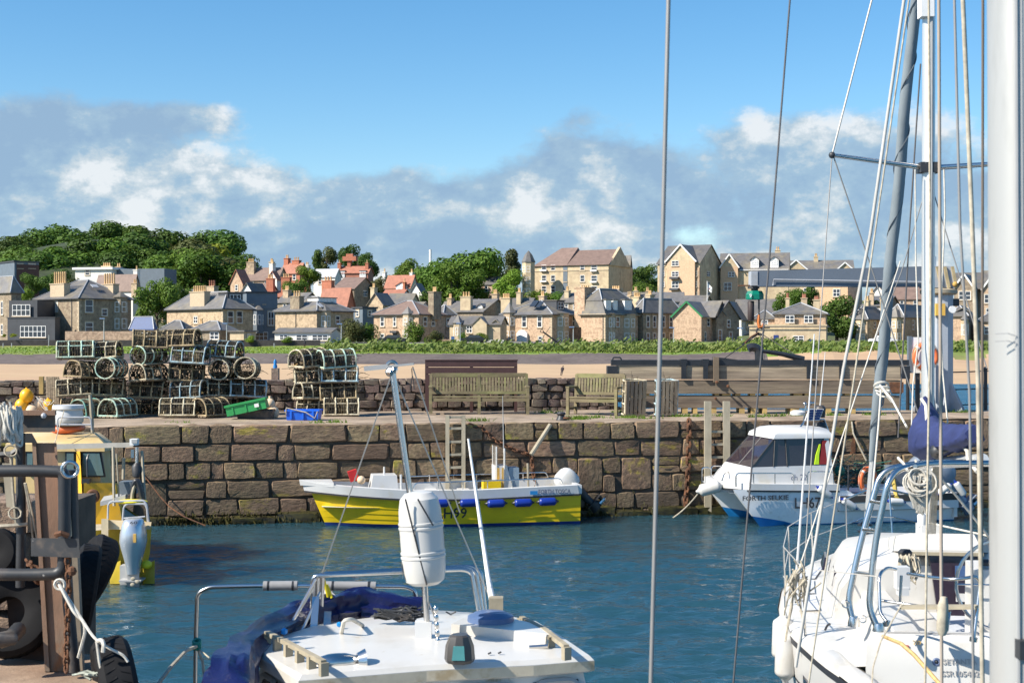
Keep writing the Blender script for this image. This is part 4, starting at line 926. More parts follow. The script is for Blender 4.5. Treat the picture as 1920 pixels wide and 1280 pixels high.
others=[(105,560,505,300,'dark','round','dark tree between the far left block and the big villa',1.2),(60,563,512,310,'dark','round','dark tree in front of the far left block',1.0),(45,572,538,265,'light','bush','light green bush above the dark glass extension',1.0),(128,560,512,320,'olive','bush','olive bush behind the left chimney of the big villa',1.0),(295,622,522,262,'mid','wide','broad green tree right of the big villa',.85),(330,600,530,290,'dark','round','dark tree behind the villa with the tall pale pots',1),(577,545,498,300,'light','round','light green tree among the red roofs',1.15),(560,560,520,290,'mid','bush','green bush behind the red chimneys',1),(545,560,524,300,'mid','bush','green hedge like bush behind the red chimneys',.9),(612,520,464,400,'olive','round','tall olive tree on the skyline left of the red house',.9),(596,522,470,395,'dark','tall','dark spiky conifer on the skyline left of the olive tree',1),(657,525,459,410,'dark','round','tall dark tree behind the red house, left crown',.9),(690,530,473,405,'dark','round','tall dark tree behind the red house, right crown',.9),(712,570,519,330,'olive','round','olive round tree in front of the orange roofed house',1.3),(745,545,500,380,'mid','round','small green tree on the skyline left of the white pole',1),(775,550,486,370,'mid','round','green tree just left of the tall white pole',1),(825,580,484,345,'mid','round','green tree right of the tall white pole, left part of the big clump',1.1),(872,588,465,338,'mid','wide','big spreading green tree in the middle of the town',1.15),(855,590,495,325,'mid','wide','lower spreading green tree in front of the biggest one',1.1),(810,590,540,300,'dark','bush','dark shrubbery at the foot of the big tree clump',1.2),(925,560,480,380,'olive','round','thin olive tree left of the turreted apartment block',.8),(960,560,470,370,'olive','tall','sparse tall tree against the sky left of the turret',1),(955,575,506,320,'light','round','light green tree left of the turreted apartment block',1),(1010,575,540,290,'light','bush','light green hedge under the turreted block, left part',1.6),(1050,575,545,288,'mid','bush','green hedge under the turreted block, right part',1.6),(1190,560,500,400,'dark','round','dark tree between the two big blocks, left one',.9),(1217,555,496,405,'dark','round','dark tree between the two big blocks, right one',.9),(1205,575,525,350,'mid','bush','green bush between the two big blocks',1.3),(1480,600,540,262,'mid','wide','spreading green tree behind the pale brick public building, left one',.8),(1515,600,536,266,'mid','wide','spreading green tree behind the pale brick public building, middle one',.75),(1568,645,556,246,'dark','round','round dark tree at the right end of the pale brick public building',1.15),(1635,615,560,270,'dark','round','dark tree behind the bay windowed houses under the jib',1)]
for u,vb,vt,Y,lf,k,lab,wk in others:tree(k,lf,u,vb,vt,Y,lab,wk)
for u,vb,vt,Y,lf,lab,wk in((662,642,595,222,'olive','big rounded olive green bush right of the low flat annexe',1.35),(690,642,601,224,'mid','rounded green bush behind the big olive one',1.0),(776,646,600,220,'mid','round clipped green bush in front of the hip roofed villa',1.0),(815,646,618,219,'olive','loose olive shrub right of the round clipped bush',1.3),(905,642,622,219,'light','low light green palm like bush in front of the cottage',1.3),(868,644,622,220,'light','small green shrub by the lamp post at the cottage',.8),(1224,648,634,214,'olive','small orange brown bush on the grassy bank',1.2),(25,632,624,214,'lime','yellow green shrub on the wall top at the far left',1.6),(8,632,625,214,'lime','yellow shrub at the far left edge on the wall top',1.2),(470,642,628,214,'light','green shrub on the wall before the yellow flat roofed annexe',1.5),(540,642,630,214,'light','green shrub on the wall before the low white windowed annexe',1.8)):
 tree('bush',lf,u,vb,vt,Y,lab,wk)
def bank():
 q=random.Random(8)
 for name,lf,N_,fn in(('dune_shrubs','shrub',26000,0),('bank_grass','light',14000,1)):
  b=MB()
  for i in range(N_):
   if fn==0:
    u=q.uniform(610,1960);Y=q.uniform(184,208);hm=1.15 if u<1500 else.7
    if u<820:hm*=.55+.45*(noise.noise((u*.02,0,3))>-.1)
   else:u=q.uniform(-60,1960);Y=q.uniform(178,213);hm=.12 if u<620 else.35
   if u>1440:Y=q.uniform(171,208);hm*=.8
   x=px(u,Y);z0=tz(x,Y);h=hm*(0.30+1.25*max(0,.45+noise.noise((x*.16,Y*.2,1))+.35*noise.noise((x*.6,Y*.6,4))))*q.uniform(.2,1)
   p=Vector((x,Y,z0+h*q.uniform(.3,1)));s_=q.uniform(.18,.42)if fn==0 else q.uniform(.08,.22)
   d=Vector((q.gauss(0,1),q.gauss(0,1)-.4,abs(q.gauss(0,1))+.3)).normalized();t1=d.orthogonal().normalized();t2=d.cross(t1)
   b.face([p-t1*s_,p+t2*s_*.5,p+t1*s_,p-t2*s_*.5])
  struct(b.build(name,LEAF[lf]),'stuff')
bank()
# houses
WIN={}
def winmesh(w,h,style):
 key=(round(w,1),round(h,1),style)
 if key in WIN:return WIN[key]
 w,h=key[0],key[1];f=MB();t=.09
 for x in(-w/2+t/2,w/2-t/2):f.bb(x-t/2,x+t/2,-.02,.06,-h/2,h/2)
 for z in(-h/2+t/2,h/2-t/2,0):f.bb(-w/2+t,w/2-t,-.015,.055,z-t/2,z+t/2)
 if style=='multi' or w>1.5:
  n=max(2,round(w/.8))
  for i in range(1,n):f.bb(-w/2+w*i/n-.05,-w/2+w*i/n+.05,-.018,.052,-h/2+t,h/2-t)
 p=MB();p.bb(-w/2+.02,w/2-.02,.02,.05,-h/2+.02,h/2-.02)
 s_=MB();s_.bb(-w/2-.12,w/2+.12,-.12,.03,-h/2-.16,-h/2)
 j=MB();k=.16
 for sx in(-1,1):j.bb(sx*(w/2+k/2)-k/2,sx*(w/2+k/2)+k/2,-.03,.03,-h/2,h/2+.2)
 j.bb(-w/2,w/2,-.028,.03,h/2,h/2+.2)
 WIN[key]=(f.mesh('frame',M_['white']),p.mesh('pane',M_['glass']),s_.mesh('sill',M_['quoin']),j.mesh('surround',M_['quoin']));return WIN[key]
POT=None
class House:
 def __init__(s,name,label,Y,uc,ul,ur,vg,ve,phi,wall='house',cat='house'):
  s.Y=Y;s.C=P(uc,vg,Y);ph=R(phi);s.ph=ph;c,sn=math.cos(ph),math.sin(ph);s.c,s.s=c,sn
  k=(ul-960)/F;s.L=(s.C.x-k*s.C.y)/(c+k*sn)
  k=(ur-960)/F;s.Wd=(k*s.C.y-s.C.x)/(sn-k*c)if abs(sn-k*c)>.02 else 8
  if s.Wd<0 or s.Wd>40:s.Wd=9
  s.O=s.C+Vector((-c*s.L,sn*s.L,0))
  s.M=Matrix.Translation(s.O)@Matrix.Rotation(-ph,4,'Z')
  s.zg=s.C.z;s.he=(H-(ve-640)/F*Y)-s.zg
  s.t=thing(name,label,cat,M=s.M);s.wm=wall
  b=MB();b.bb(0,s.L,0,s.Wd,-4,s.he);b.build('wall',M_[wall],s.t,local=True)
 def lx(s,u):
  k=(u-960)/F;return s.L-(s.C.x-k*s.C.y)/(s.c+k*s.s)
 def ry(s,u):
  k=(u-960)/F;return(k*s.C.y-s.C.x)/(s.s-k*s.c)
 def fz(s,u,v):
  d=s.L-s.lx(u);return H-(v-640)/F*(s.C.y+d*s.s)-s.zg
 def rz(s,u,v):return H-(v-640)/F*(s.C.y+s.ry(u)*s.c)-s.zg
 def zat(s,v,x,y):w=s.M@Vector((x,y,0));return H-(v-640)/F*w.y-s.zg
 def xat(s,u,y):
  w0=s.M@Vector((0,y,0));dx=s.M.to_3x3()@Vector((1,0,0));k=(u-960)/F;return(k*w0 .y-w0 .x)/(dx.x-k*dx.y)
 def part(s,b,n,m,par=None,sm=0):return b.build(n,m if not isinstance(m,str)else M_[m],par or s.t,sm,local=True)
 def hip(s,vr,u0=None,u1=None,m='slate',ov=.35,name='roof',x0=0,x1=None,y0=0,y1=None,ze=None,ridge='y'):
  x1=s.L if x1 is None else x1;y1=s.Wd if y1 is None else y1;ze=s.he if ze is None else ze
  zr=s.zat(vr,(x0+x1)/2,(y0+y1)/2);zr=max(zr,ze+.8)
  e=[(x0-ov,y0-ov,ze),(x1+ov,y0-ov,ze),(x1+ov,y1+ov,ze),(x0-ov,y1+ov,ze)]
  w,d=x1-x0,y1-y0
  b=MB();e2=[(x,y,z-.14)for x,y,z in e]
  if ridge=='flat':
   i=.3*min(w,d);r=[(x0+i,y0+i,zr),(x1-i,y0+i,zr),(x1-i,y1-i,zr),(x0+i,y1-i,zr)]
   b.add(e+r+e2,[(0,1,5,4),(1,2,6,5),(2,3,7,6),(3,0,4,7),(4,5,6,7),(0,8,9,1),(1,9,10,2),(2,10,11,3),(3,11,8,0),(11,10,9,8)]);hips=[(e[k],r[k])for k in range(4)]
  elif w>=d:
   i=d/2;r=[(x0+i,(y0+y1)/2,zr),(x1-i,(y0+y1)/2,zr)]
   b.add(e+r+e2,[(0,1,5,4),(1,2,5),(2,3,4,5),(3,0,4),(0,6,7,1),(1,7,8,2),(2,8,9,3),(3,9,6,0),(9,8,7,6)]);hips=[(e[0],r[0]),(e[1],r[1]),(e[3],r[0]),(e[2],r[1]),(r[0],r[1])]
  else:
   i=w/2;r=[((x0+x1)/2,y0+i,zr),((x0+x1)/2,y1-i,zr)]
   b.add(e+r+e2,[(0,1,4),(1,2,5,4),(2,3,5),(3,0,4,5),(0,6,7,1),(1,7,8,2),(2,8,9,3),(3,9,6,0),(9,8,7,6)]);hips=[(e[0],r[0]),(e[1],r[0]),(e[2],r[1]),(e[3],r[1]),(r[0],r[1])]
  ro=s.part(b,name,m);h=MB()
  for p_,q_ in hips:h.tube([Vector(p_)+Vector((0,0,.03)),Vector(q_)+Vector((0,0,.05))],.10,4)
  s.part(h,'lead_hips','lead',ro);s.roof=ro;return ro
 def gable(s,vr,axis='x',m='slate',ov=.3,x0=0,x1=None,y0=0,y1=None,ze=None,wall=None,barge=None,name='roof',zr=None):
  x1=s.L if x1 is None else x1;y1=s.Wd if y1 is None else y1;ze=s.he if ze is None else ze
  if zr is None:zr=s.zat(vr,(x0+x1)/2,(y0+y1)/2 if axis=='x' else y0)
  zr=max(zr,ze+.6);th=.16;b=MB();g_=MB()
  if axis=='x':
   ym=(y0+y1)/2;sl=(zr-ze)/(ym-y0)
   for a,e_ in((y0-ov,ym),(y1+ov,ym)):
    ze_=ze-sl*ov
    b.hexa([(x0-ov,a,ze_),(x1+ov,a,ze_),(x1+ov,e_,zr),(x0-ov,e_,zr),(x0-ov,a,ze_+th),(x1+ov,a,ze_+th),(x1+ov,e_,zr+th),(x0-ov,e_,zr+th)])
   for x in(x0,x1-.3):g_=MB();g_.prism([(x,y0,ze),(x,y1,ze),(x,ym,zr)],(.3,0,0));s.part(g_,'gable_wall',wall or s.wm)
   bar=[((x,y0-ov,ze-sl*ov+th/2),(x,ym,zr+th/2),(x,y1+ov,ze-sl*ov+th/2))for x in(x0-ov-.03,x1+ov+.03)]
  else:
   xm=(x0+x1)/2;sl=(zr-ze)/(xm-x0)
   for a,e_ in((x0-ov,xm),(x1+ov,xm)):
    ze_=ze-sl*ov
    b.hexa([(a,y0-ov,ze_),(e_,y0-ov,zr),(e_,y1+ov*.5,zr),(a,y1+ov*.5,ze_),(a,y0-ov,ze_+th),(e_,y0-ov,zr+th),(e_,y1+ov*.5,zr+th),(a,y1+ov*.5,ze_+th)])
   for y in(y0,y1-.3):g_=MB();g_.prism([(x0,y,ze),(x1,y,ze),(xm,y,zr)],(0,.3,0));s.part(g_,'gable_wall',wall or s.wm)
   bar=[((x0-ov,y,ze-sl*ov+th/2),(xm,y,zr+th/2),(x1+ov,y,ze-sl*ov+th/2))for y in(y0-ov-.03,)]
  ro=s.part(b,name,m);s.roof=ro
  if barge:
   h=MB()
   for a,c_,d in bar:h.beam(a,c_,.06,.3);h.beam(c_,d,.06,.3)
   s.part(h,'bargeboard',barge,ro)
  return ro
 def flat(s,m='lead',ov=.2,th=.3,z=None,x0=0,x1=None,y0=0,y1=None):
  z=s.he if z is None else z;x1=s.L if x1 is None else x1;y1=s.Wd if y1 is None else y1
  b=MB();b.bb(x0-ov,x1+ov,y0-ov,y1+ov,z,z+th);s.roof=s.part(b,'roof',m)
 def win(s,face,u,vt,vb,wpx=8,style='sash',blind=False,plain=False):
  Yf=s.Y;sc=F/Yf
  if face=='F':x=s.lx(u);z0,z1=s.fz(u,vb),s.fz(u,vt);w=wpx/sc/s.c;T=Matrix.Translation((x,-.03,(z0+z1)/2))
  else:y=s.ry(u);z0,z1=s.rz(u,vb),s.rz(u,vt);w=wpx/sc/max(.3,s.s);T=Matrix.Translation((s.L+.03,y,(z0+z1)/2))@Matrix.Rotation(R(90),4,'Z')
  w=max(.5,min(w,6));f,p,sl,j=winmesh(w,max(.5,z1-z0),style)
  o=inst('window',f,s.t);o.matrix_local=T
  for n,m in(('pane',p),('sill',sl))+((('surround',j),)if not plain else()):
   c=inst(n,m,o)
   if n=='pane' and blind:c.data=blindmesh(p)
  return o
 def wins(s,face,us,vt,vb,wpx=8,**k):
  for u in us:s.win(face,u,vt,vb,wpx,**k)
 def chim(s,u0,u1,vt,vb,npots=4,face='F',y=None,dy=1.0,m=None,potm='pot',vp=None):
  """stack between two pixel columns at depth y behind the front; pots on top up to vp"""
  y=.5 if y is None else y
  x0,x1=s.xat(u0,y),s.xat(u1,y);z1=s.zat(vt,(x0+x1)/2,y);z0=s.zat(vb,(x0+x1)/2,y)
  if x1-x0<.5:x0-=.2;x1+=.2
  b=MB();b.bb(x0,x1,y,y+dy,z0-1.0,z1);b.bb(x0-.1,x1+.1,y-.1,y+dy+.1,z1,z1+.16)
  ch=s.part(b,'chimney',m or s.wm,s.roof if getattr(s,'roof',None)and False else None)
  hp=(s.zat(vp,x0,y)-z1-.15)if vp else.8
  for i in range(npots):
   p_=MB();p_.lathe([(.17,0),(.14,hp*.8),(.17,hp*.85),(.16,hp)],7,Matrix.Translation((lerp(x0+.2,x1-.2,(i+.5)/npots),y+dy/2,z1+.16)));s.part(p_,'chimney_pot',potm,ch,40)
  return ch
 def bay(s,face,u0,u1,vt,vb,proj=1.0,roofv=None,nw=3,m='quoin'):
  if face=='F':a,c_=s.lx(u0),s.lx(u1);z0,z1=s.fz(u0,vb),s.fz(u0,vt);Q=Matrix()
  else:a,c_=s.ry(u0),s.ry(u1);z0,z1=s.rz(u0,vb),s.rz(u0,vt);Q=Matrix.Translation((s.L,0,0))@Matrix.Rotation(R(90),4,'Z')
  i=min(.7,(c_-a)*.25);poly=[(a,0),(a+i,-proj),(c_-i,-proj),(c_,0)]
  b=MB();b.prism([Q@Vector((x,y,z0-1))for x,y in poly],(0,0,z1-z0+1.3));ba=s.part(b,'bay',m)
  r=MB();top=z1+.3;ap=Q@Vector(((a+c_)/2,0,top+(1.0 if roofv is None else roofv)))
  base=[Q@Vector((x+(-.2 if k<2 else.2),y-(.2 if 0<k<3 else 0),top))for k,(x,y)in enumerate(poly)]
  for k in range(3):r.face([base[k],base[k+1],ap])
  r.face(base);s.part(r,'bay_roof','slate',ba)
  for(p_,q_)in zip(poly[:-1],poly[1:]):
   d=Vector((q_[0]-p_[0],q_[1]-p_[1],0));L_=d.length;mid=Vector(((p_[0]+q_[0])/2,(p_[1]+q_[1])/2,0));ang=math.atan2(d.y,d.x);nn=Vector((d.y,-d.x,0)).normalized()
   hh=z1-z0;rows=1 if hh<3.2 else 2
   for rw in range(rows):
    zc=z0+hh*(rw+.5)/rows;wh=hh/rows*.62
    f,pn,sl,j=winmesh(max(.5,L_*.66),wh,'sash');o=inst('window',f,s.t);o.parent=ba
    o.matrix_local=Q@Matrix.Translation(mid+nn*.03+Vector((0,0,zc)))@Matrix.Rotation(ang,4,'Z');inst('pane',pn,ba).matrix_local=o.matrix_local.copy()
  return ba
 def dormer(s,face,u,vt,vb,wpx=12,m='white',roof='gable',y=1.2,rm='slate'):
  sc=F/s.Y
  if face=='F':x=s.xat(u,y);z0,z1=s.zat(vb,x,y),s.zat(vt,x,y);w=wpx/sc/s.c;Q=Matrix.Translation((x,y,0))
  else:
   k=(u-960)/F;X0=s.L-y;w0=s.M@Vector((X0,0,0));dy=s.M.to_3x3()@Vector((0,1,0));yy=(k*w0 .y-w0 .x)/(dy.x-k*dy.y);w_=s.M@Vector((X0,yy,0))
   z0,z1=(H-(v_-640)/F*w_.y-s.zg for v_ in(vb,vt));w=wpx/sc/max(.35,s.s);Q=Matrix.Translation((X0,yy,0))@Matrix.Rotation(R(90),4,'Z')
  w=max(1.0,w);h=z1-z0;b=MB();b.bb(-w/2,w/2,0,2.6,z0-.5,z1 if roof=='flat' else z0+h*.68);b.xf(Q);d=s.part(b,'dormer',m);r=MB()
  if roof=='flat':r.bb(-w/2-.15,w/2+.15,-.15,2.7,z1,z1+.14)
  else:
   zs=z0+h*.66
   for sg in(-1,1):r.hexa([(sg*(w/2+.2),-.25,zs-.1),(0,-.25,z1),(0,2.6,z1),(sg*(w/2+.2),2.6,zs-.1),(sg*(w/2+.2),-.25,zs+.05),(0,-.25,z1+.16),(0,2.6,z1+.16),(sg*(w/2+.2),2.6,zs+.05)])
  r.xf(Q);s.part(r,'dormer_roof',rm,d)
  if roof!='flat':
   g_=MB();g_.prism([(-w/2,0,z0+h*.66),(w/2,0,z0+h*.66),(0,0,z1)],(0,.2,0));g_.xf(Q);s.part(g_,'dormer_gable',m,d)
  f,p_,sl,j=winmesh(w*.7,h*(.75 if roof=='flat' else.52),'multi' if w>1.4 else 'sash');o=inst('window',f,d);o.matrix_local=Q@Matrix.Translation((0,-.05,z0+h*(.5 if roof=='flat' else.36)));inst('pane',p_,d).matrix_local=o.matrix_local.copy()
 def door(s,face,u,vt,vb,wpx,m):
  sc=F/s.Y
  if face=='F':x=s.lx(u);z0,z1=s.fz(u,vb),s.fz(u,vt);w=wpx/sc/s.c;b=MB();b.bb(x-w/2,x+w/2,-.06,.02,z0,z1)
  else:y=s.ry(u);z0,z1=s.rz(u,vb),s.rz(u,vt);w=wpx/sc/s.s;b=MB();b.bb(s.L-.02,s.L+.06,y-w/2,y+w/2,z0,z1)
  s.part(b,'door',m)
 def quoins(s,n=11):
  b=MB()
  for k in range(n):
   z=s.he*k/n;l=.55 if k%2 else.32;b.bb(s.L-l,s.L+.025,-.025,.5 if k%2==0 else.3,z+.02,z+s.he/n-.02)
  o=s.part(b,'quoins','quoin');
 def pipe(s,u):
  b=MB();b.tube([(s.lx(u),-.08,-.5),(s.lx(u),-.08,s.he-.1)],.06,5);s.part(b,'drainpipe','dark')
 def gutter(s):
  b=MB();b.bb(-.4,s.L+.4,-.46,-.36,s.he-.18,s.he-.05);b.bb(s.L+.36,s.L+.46,-.4,s.Wd+.4,s.he-.18,s.he-.05);s.part(b,'gutter','dark')
BL={}
def blindmesh(p):
 if p.name not in BL:
  m=p.copy();m.materials.clear();m.materials.append(M_['blind']);BL[p.name]=m
 return BL[p.name]
# the town, front row from left to right
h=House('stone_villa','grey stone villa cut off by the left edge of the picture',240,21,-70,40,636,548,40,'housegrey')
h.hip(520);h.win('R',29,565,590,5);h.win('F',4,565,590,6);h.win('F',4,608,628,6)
h=House('glass_extension','dark modern two storey extension with big windows left of the villa with tall chimneys',236,103,14,112,636,596,12,'dark','extension')
h.flat('dark',.1,.15);h.win('F',62,611,632,52,style='multi',plain=True)
b=MB();x0,x1=h.lx(15),h.lx(68);z0,z1=h.fz(40,597),h.fz(40,563);b.bb(x0,x1,.3,6,z0,z1);u_=h.part(b,'upper_storey','dark');h.win('F',40,571,592,36,style='multi',plain=True)
h=House('stone_villa','big hip roofed stone villa with two tall stacks of pale pots behind the leftmost creels',238,148,66,246,622,558.5,40,'housegrey')
h.hip(525,ridge='y');h.chim(94,120,533,558,6,y=.2,dy=1.2,m='quoin',vp=510);h.chim(188,212,534,556,5,y=7.5,dy=1.2,m='quoin',vp=513);h.quoins();h.gutter()
h.win('F',106,565,585,8,blind=True);h.wins('R',(167,),561,586,11);h.wins('R',(167,),604,622,11);h.win('R',196,579,592,8);h.bay('R',213,239,560,622,1.0,nw=2,m='housegrey');h.pipe(76);h.pipe(135)
b=MB();b.box((h.L-2.2,4.5,h.zat(536,h.L-2.2,4.5)),(.9,1.2,.12),M=Matrix.Rotation(R(32),4,'Y'));h.part(b,'skylight','lead',h.roof)
h=House('conservatory','small conservatory with a blue roof right of the big hip roofed villa',232,288,243,294,632,617,15,'bluegrey','conservatory');h.hip(594,m='blueroof',ov=.1);h.win('F',252,619,630,8,plain=True);h.win('F',272,619,630,12,style='multi',plain=True)
h=House('stone_villa','stone villa with a single broad stack of tall yellow pots and a dark box dormer',240,418,313,474,640,578,42,'house')
h.hip(548,ridge='y');h.chim(356,383,548,580,7,y=.2,dy=1.2,m='quoin',vp=536);h.chim(386,401,538,556,3,y=9,m='house',vp=526,potm='redroof');h.quoins();h.win('F',367,593,606,9,style='multi');h.wins('R',(432,449),583,606,9);h.dormer('R',441,549,571,24,m='dark',roof='flat',y=1.8);h.gutter()
h=House('slate_hung_block','slate blue clad block with a flat dark roof between the two hip roofed villas',252,463,452,519,640,578,62,'bluegrey');h.flat('dark',.3,.25,z=h.rz(480,549));b=MB();b.bb(-.3,h.L+.1,-.1,h.Wd+.1,h.he,h.rz(480,549));h.part(b,'mansard','bluegrey');h.win('R',470,557,570,8);h.win('R',495,557,570,5);h.bay('R',474,494,584,614,.8,m='bluegrey');h.win('R',508,584,610,10,style='multi');h.win('R',490,622,638,22,style='multi',plain=True)
h=House('low_cottage','low hip roofed outbuilding at the left in front of the villa with yellow pots',228,343,303,363,642,617.5,20,'housegrey','outbuilding');h.hip(601,ridge='x',ov=.3);h.win('F',320,622,634,10)
h=House('low_cottage','low hip roofed outbuilding with white eaves and a small chimney, right of its twin',226,412,362,440,642,618.5,25,'housegrey','outbuilding');h.hip(602,ridge='x',ov=.4);h.chim(371,379,608,620,2,y=2,dy=.7,m='house');h.win('F',402,622,636,18,style='multi',plain=True)
h=House('flat_annexe','small pale yellow flat roofed annexe beside the low outbuildings',224,457,431,480,642,622,22,'cream','annexe');h.flat('slate',.3,.25);h.win('R',467,626,637,5)
h=House('stone_house','stone house with a blank sunlit side wall and a white box dormer',236,594,516.5,663,640,582,38,'house')
h.hip(556,ridge='y');h.chim(544,561,557,583,3,y=.2,dy=1.1,m='housegrey',vp=545);h.dormer('R',614,559,577,30,m='white',roof='flat',y=2.6);h.bay('R',601,617,586,618,.9);h.win('R',633,592,608,7);h.pipe(555);h.gutter()
b=MB();b.box((h.L-.4,1.2,h.zat(572,h.L-.4,1.2)),(1.2,.9,.1),M=Matrix.Rotation(R(32),4,'Y'));h.part(b,'skylight','lead',h.roof)
h=House('low_annexe','low annexe with a long row of white framed windows below the blank stone house',226,619,515,640,642,623.5,8,'render','annexe');h.gable(616,'x',ov=.3);h.win('F',566,627.5,638,22,style='multi',plain=True);h.win('F',600,627.5,638,30,style='multi',plain=True);h.win('F',532,627.5,637,16,style='multi',plain=True)
h=House('stone_villa','sunlit hip roofed stone villa with a long brown roof behind the round clipped bush',236,785,701,834,644,588.5,30,'housered')
h.hip(564,ridge='x',m='slate2');h.chim(803,813,548,588,3,y=3.5,dy=2.4,m='housegrey');h.wins('F',(717,),594,612,8);h.wins('F',(740,),594,612,6);h.bay('F',755,775,592,638,.7,roofv=1.3);h.win('F',717,626,639,8);h.door('F',741,624,643,8,'dark');h.wins('R',(797,812),594,612,6);h.gutter();h.dormer('R',797,567,582,9,y=3.0)
b=MB();b.bb(h.lx(735),h.lx(747),-.7,0,h.fz(741,624),h.fz(741,620));h.part(b,'door_canopy','dark')
h=House('rear_wing','dark stone rear wing with a hipped slate roof right of the brown roofed villa',246,832,815,852,644,590,50,'housered','house');h.hip(572);h.win('R',840,597,612,6)
h=House('stone_cottage','low cream cottage with a front gable and white windows left of the tall skylight house',232,938,843,950,644,607,16,'cream','cottage')
h.gable(594,'x');h.bay('F',850,868,609,634,.7,roofv=1.4,m='cream');h.win('F',880,610,624,11,style='multi');h.gable(595,'y',x0=h.lx(890),x1=h.lx(915),y0=-.8,y1=3,ov=.15,wall='cream');b=MB();b.bb(h.lx(890),h.lx(915),-.8,0,-1,h.he);h.part(b,'gable_front','cream');h.win('F',902,609,622,18,style='multi');h.dormer('F',930,600,618,13,m='cream',y=.1)
h.windows=None
h=House('stone_house','grey roofed house behind the cream cottage with two tall pale stacks',250,905,858,958,600,584,24,'housegrey');h.gable(562,'x');h.chim(863,882,557,585,3,y=.3,m='cream');h.chim(939,956,560,580,4,y=4,m='cream');h.dormer('F',900,570,584,8)
h=House('stone_house','sunlit stone house with twin roof skylights and a white arched porch',234,1035,941,1092,645,588.5,32,'housered')
h.hip(563.5,ridge='x');h.bay('F',944,966,590,641,.8,roofv=1.8,m='house');h.wins('F',(983,1012),592,613,8.5);h.win('F',1013,630,643,8);h.bay('R',1044,1062,590,642,.9,roofv=.2);h.win('R',1076,592,612,7);h.dormer('R',1051,564,582,16,m='dark',roof='flat',y=1.5);h.chim(1010,1020,556,566,2,y=6,m='house');h.gutter();h.quoins()
b=MB();xx=h.lx(981);zz=h.fz(981,643);w=1.0;b.prism([(xx-w,-.5,zz),(xx-w,-.5,zz+1.6),(xx-w*.6,-.5,zz+2.05),(xx,-.5,zz+2.2),(xx+w*.6,-.5,zz+2.05),(xx+w,-.5,zz+1.6),(xx+w,-.5,zz)],(0,.5,0));h.part(b,'porch','white');h.win('F',981,630,640,8,plain=True)
for u,v in((1002,570),(1011,572)):
 b=MB();y=1.3;x=h.xat(u,y);b.box((x,y,h.zat(v,x,y)+.1),(1.1,1.7,.12),M=Matrix.Rotation(R(36),4,'X'));h.part(b,'skylight','glass',h.roof)
h=House('stone_house','tall stone house with a giant sloped chimney and a slate mansard with white dormers',233,1135,1090,1196,646,588.5,40,'housered')
zt=h.rz(1160,563);b=MB();i=1.0
b.loft([[(0,0,h.he),(h.L,0,h.he),(h.L,h.Wd,h.he),(0,h.Wd,h.he)],[(.2,.4,zt),(h.L-i,.4,zt),(h.L-i,h.Wd-.4,zt),(.2,h.Wd-.4,zt)]]);h.part(b,'mansard','slate')
h.hip(542,x0=.2,x1=h.L-i,y0=.4,y1=h.Wd-.4,ze=zt,ov=.1);h.chim(1077,1096,540,602,4,y=.1,dy=3,m='housered',vp=535);h.chim(1143,1161,543,552,4,y=8,m='house',vp=536)
for u,w in((1141,11),(1154,9),(1178,15)):h.dormer('R',u,562.5,584,w,m='white',roof='flat',y=.35)
h.bay('R',1141,1151,591,645,.5,roofv=.1,m='house');h.win('R',1158,594,613,7);h.bay('R',1169,1188,592,646,.9,roofv=.1);h.gutter();h.quoins();h.pipe(1131)
b=MB();b.bb(-.3,h.L+.3,-.3,h.Wd+.3,h.he-.25,h.he+.05);h.part(b,'cornice','cream')
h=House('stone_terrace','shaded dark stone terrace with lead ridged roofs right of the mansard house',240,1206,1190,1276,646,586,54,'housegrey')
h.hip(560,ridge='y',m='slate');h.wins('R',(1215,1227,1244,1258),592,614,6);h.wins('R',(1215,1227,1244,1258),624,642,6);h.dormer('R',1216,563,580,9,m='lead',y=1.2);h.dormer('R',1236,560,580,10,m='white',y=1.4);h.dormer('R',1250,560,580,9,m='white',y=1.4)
h.chim(1172,1182,556,566,4,y=14,m='cream',potm='cream');h.chim(1184,1198,558,570,4,y=12,m='cream');h.chim(1211,1219,554,566,3,y=16,m='cream')
h=House('gabled_house','sunlit brick gable with bright green bargeboards',236,1315,1262,1345,646,592,28,'housered')
h.gable(566,'y',barge='green',x0=0,x1=h.L);h.gable(566,'x',y0=3.5,y1=h.Wd+2,x0=2,x1=h.L+1);h.win('R',1328,596,612,7);h.win('R',1338,622,640,6);h.win('R',1322,622,640,5)
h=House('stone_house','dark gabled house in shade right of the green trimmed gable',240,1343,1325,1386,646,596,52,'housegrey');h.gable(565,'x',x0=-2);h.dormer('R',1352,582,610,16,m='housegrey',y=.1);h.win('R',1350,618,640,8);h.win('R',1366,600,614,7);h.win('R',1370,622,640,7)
h=House('white_gabled_house','white rendered house with a steep grey roof behind the dark gabled house',262,1390,1334,1412,632,598,24,'render');h.gable(566,'y',x0=0,x1=h.L,m='slate');h.gable(562,'x',y0=4,x0=h.L*.5,x1=h.L+5,y1=h.Wd+3);h.win('R',1400,604,616,6)
h=House('public_building','pale brick and stone public building with blue doors and triple windows',226,1549,1405,1566,648,611,14,'cream','building')
h.flat('cream',.12,.25);u0=h.lx(1452);b=MB();zt=h.fz(1500,588);b.bb(u0,h.L-.1,.5,h.Wd,h.he,zt);b.bb(h.lx(1413),u0,1.0,h.Wd,h.he,h.fz(1430,597));h.part(b,'upper_storey','housered');h.hip(568,x0=u0,x1=h.L-.1,y0=.5,ze=zt,ov=.4);h.hip(582,x0=h.lx(1413),x1=u0,y0=1,ze=h.fz(1430,597),name='side_roof')
for u in(1481,1516):h.win('F',u,591,605,16,style='multi',plain=True)
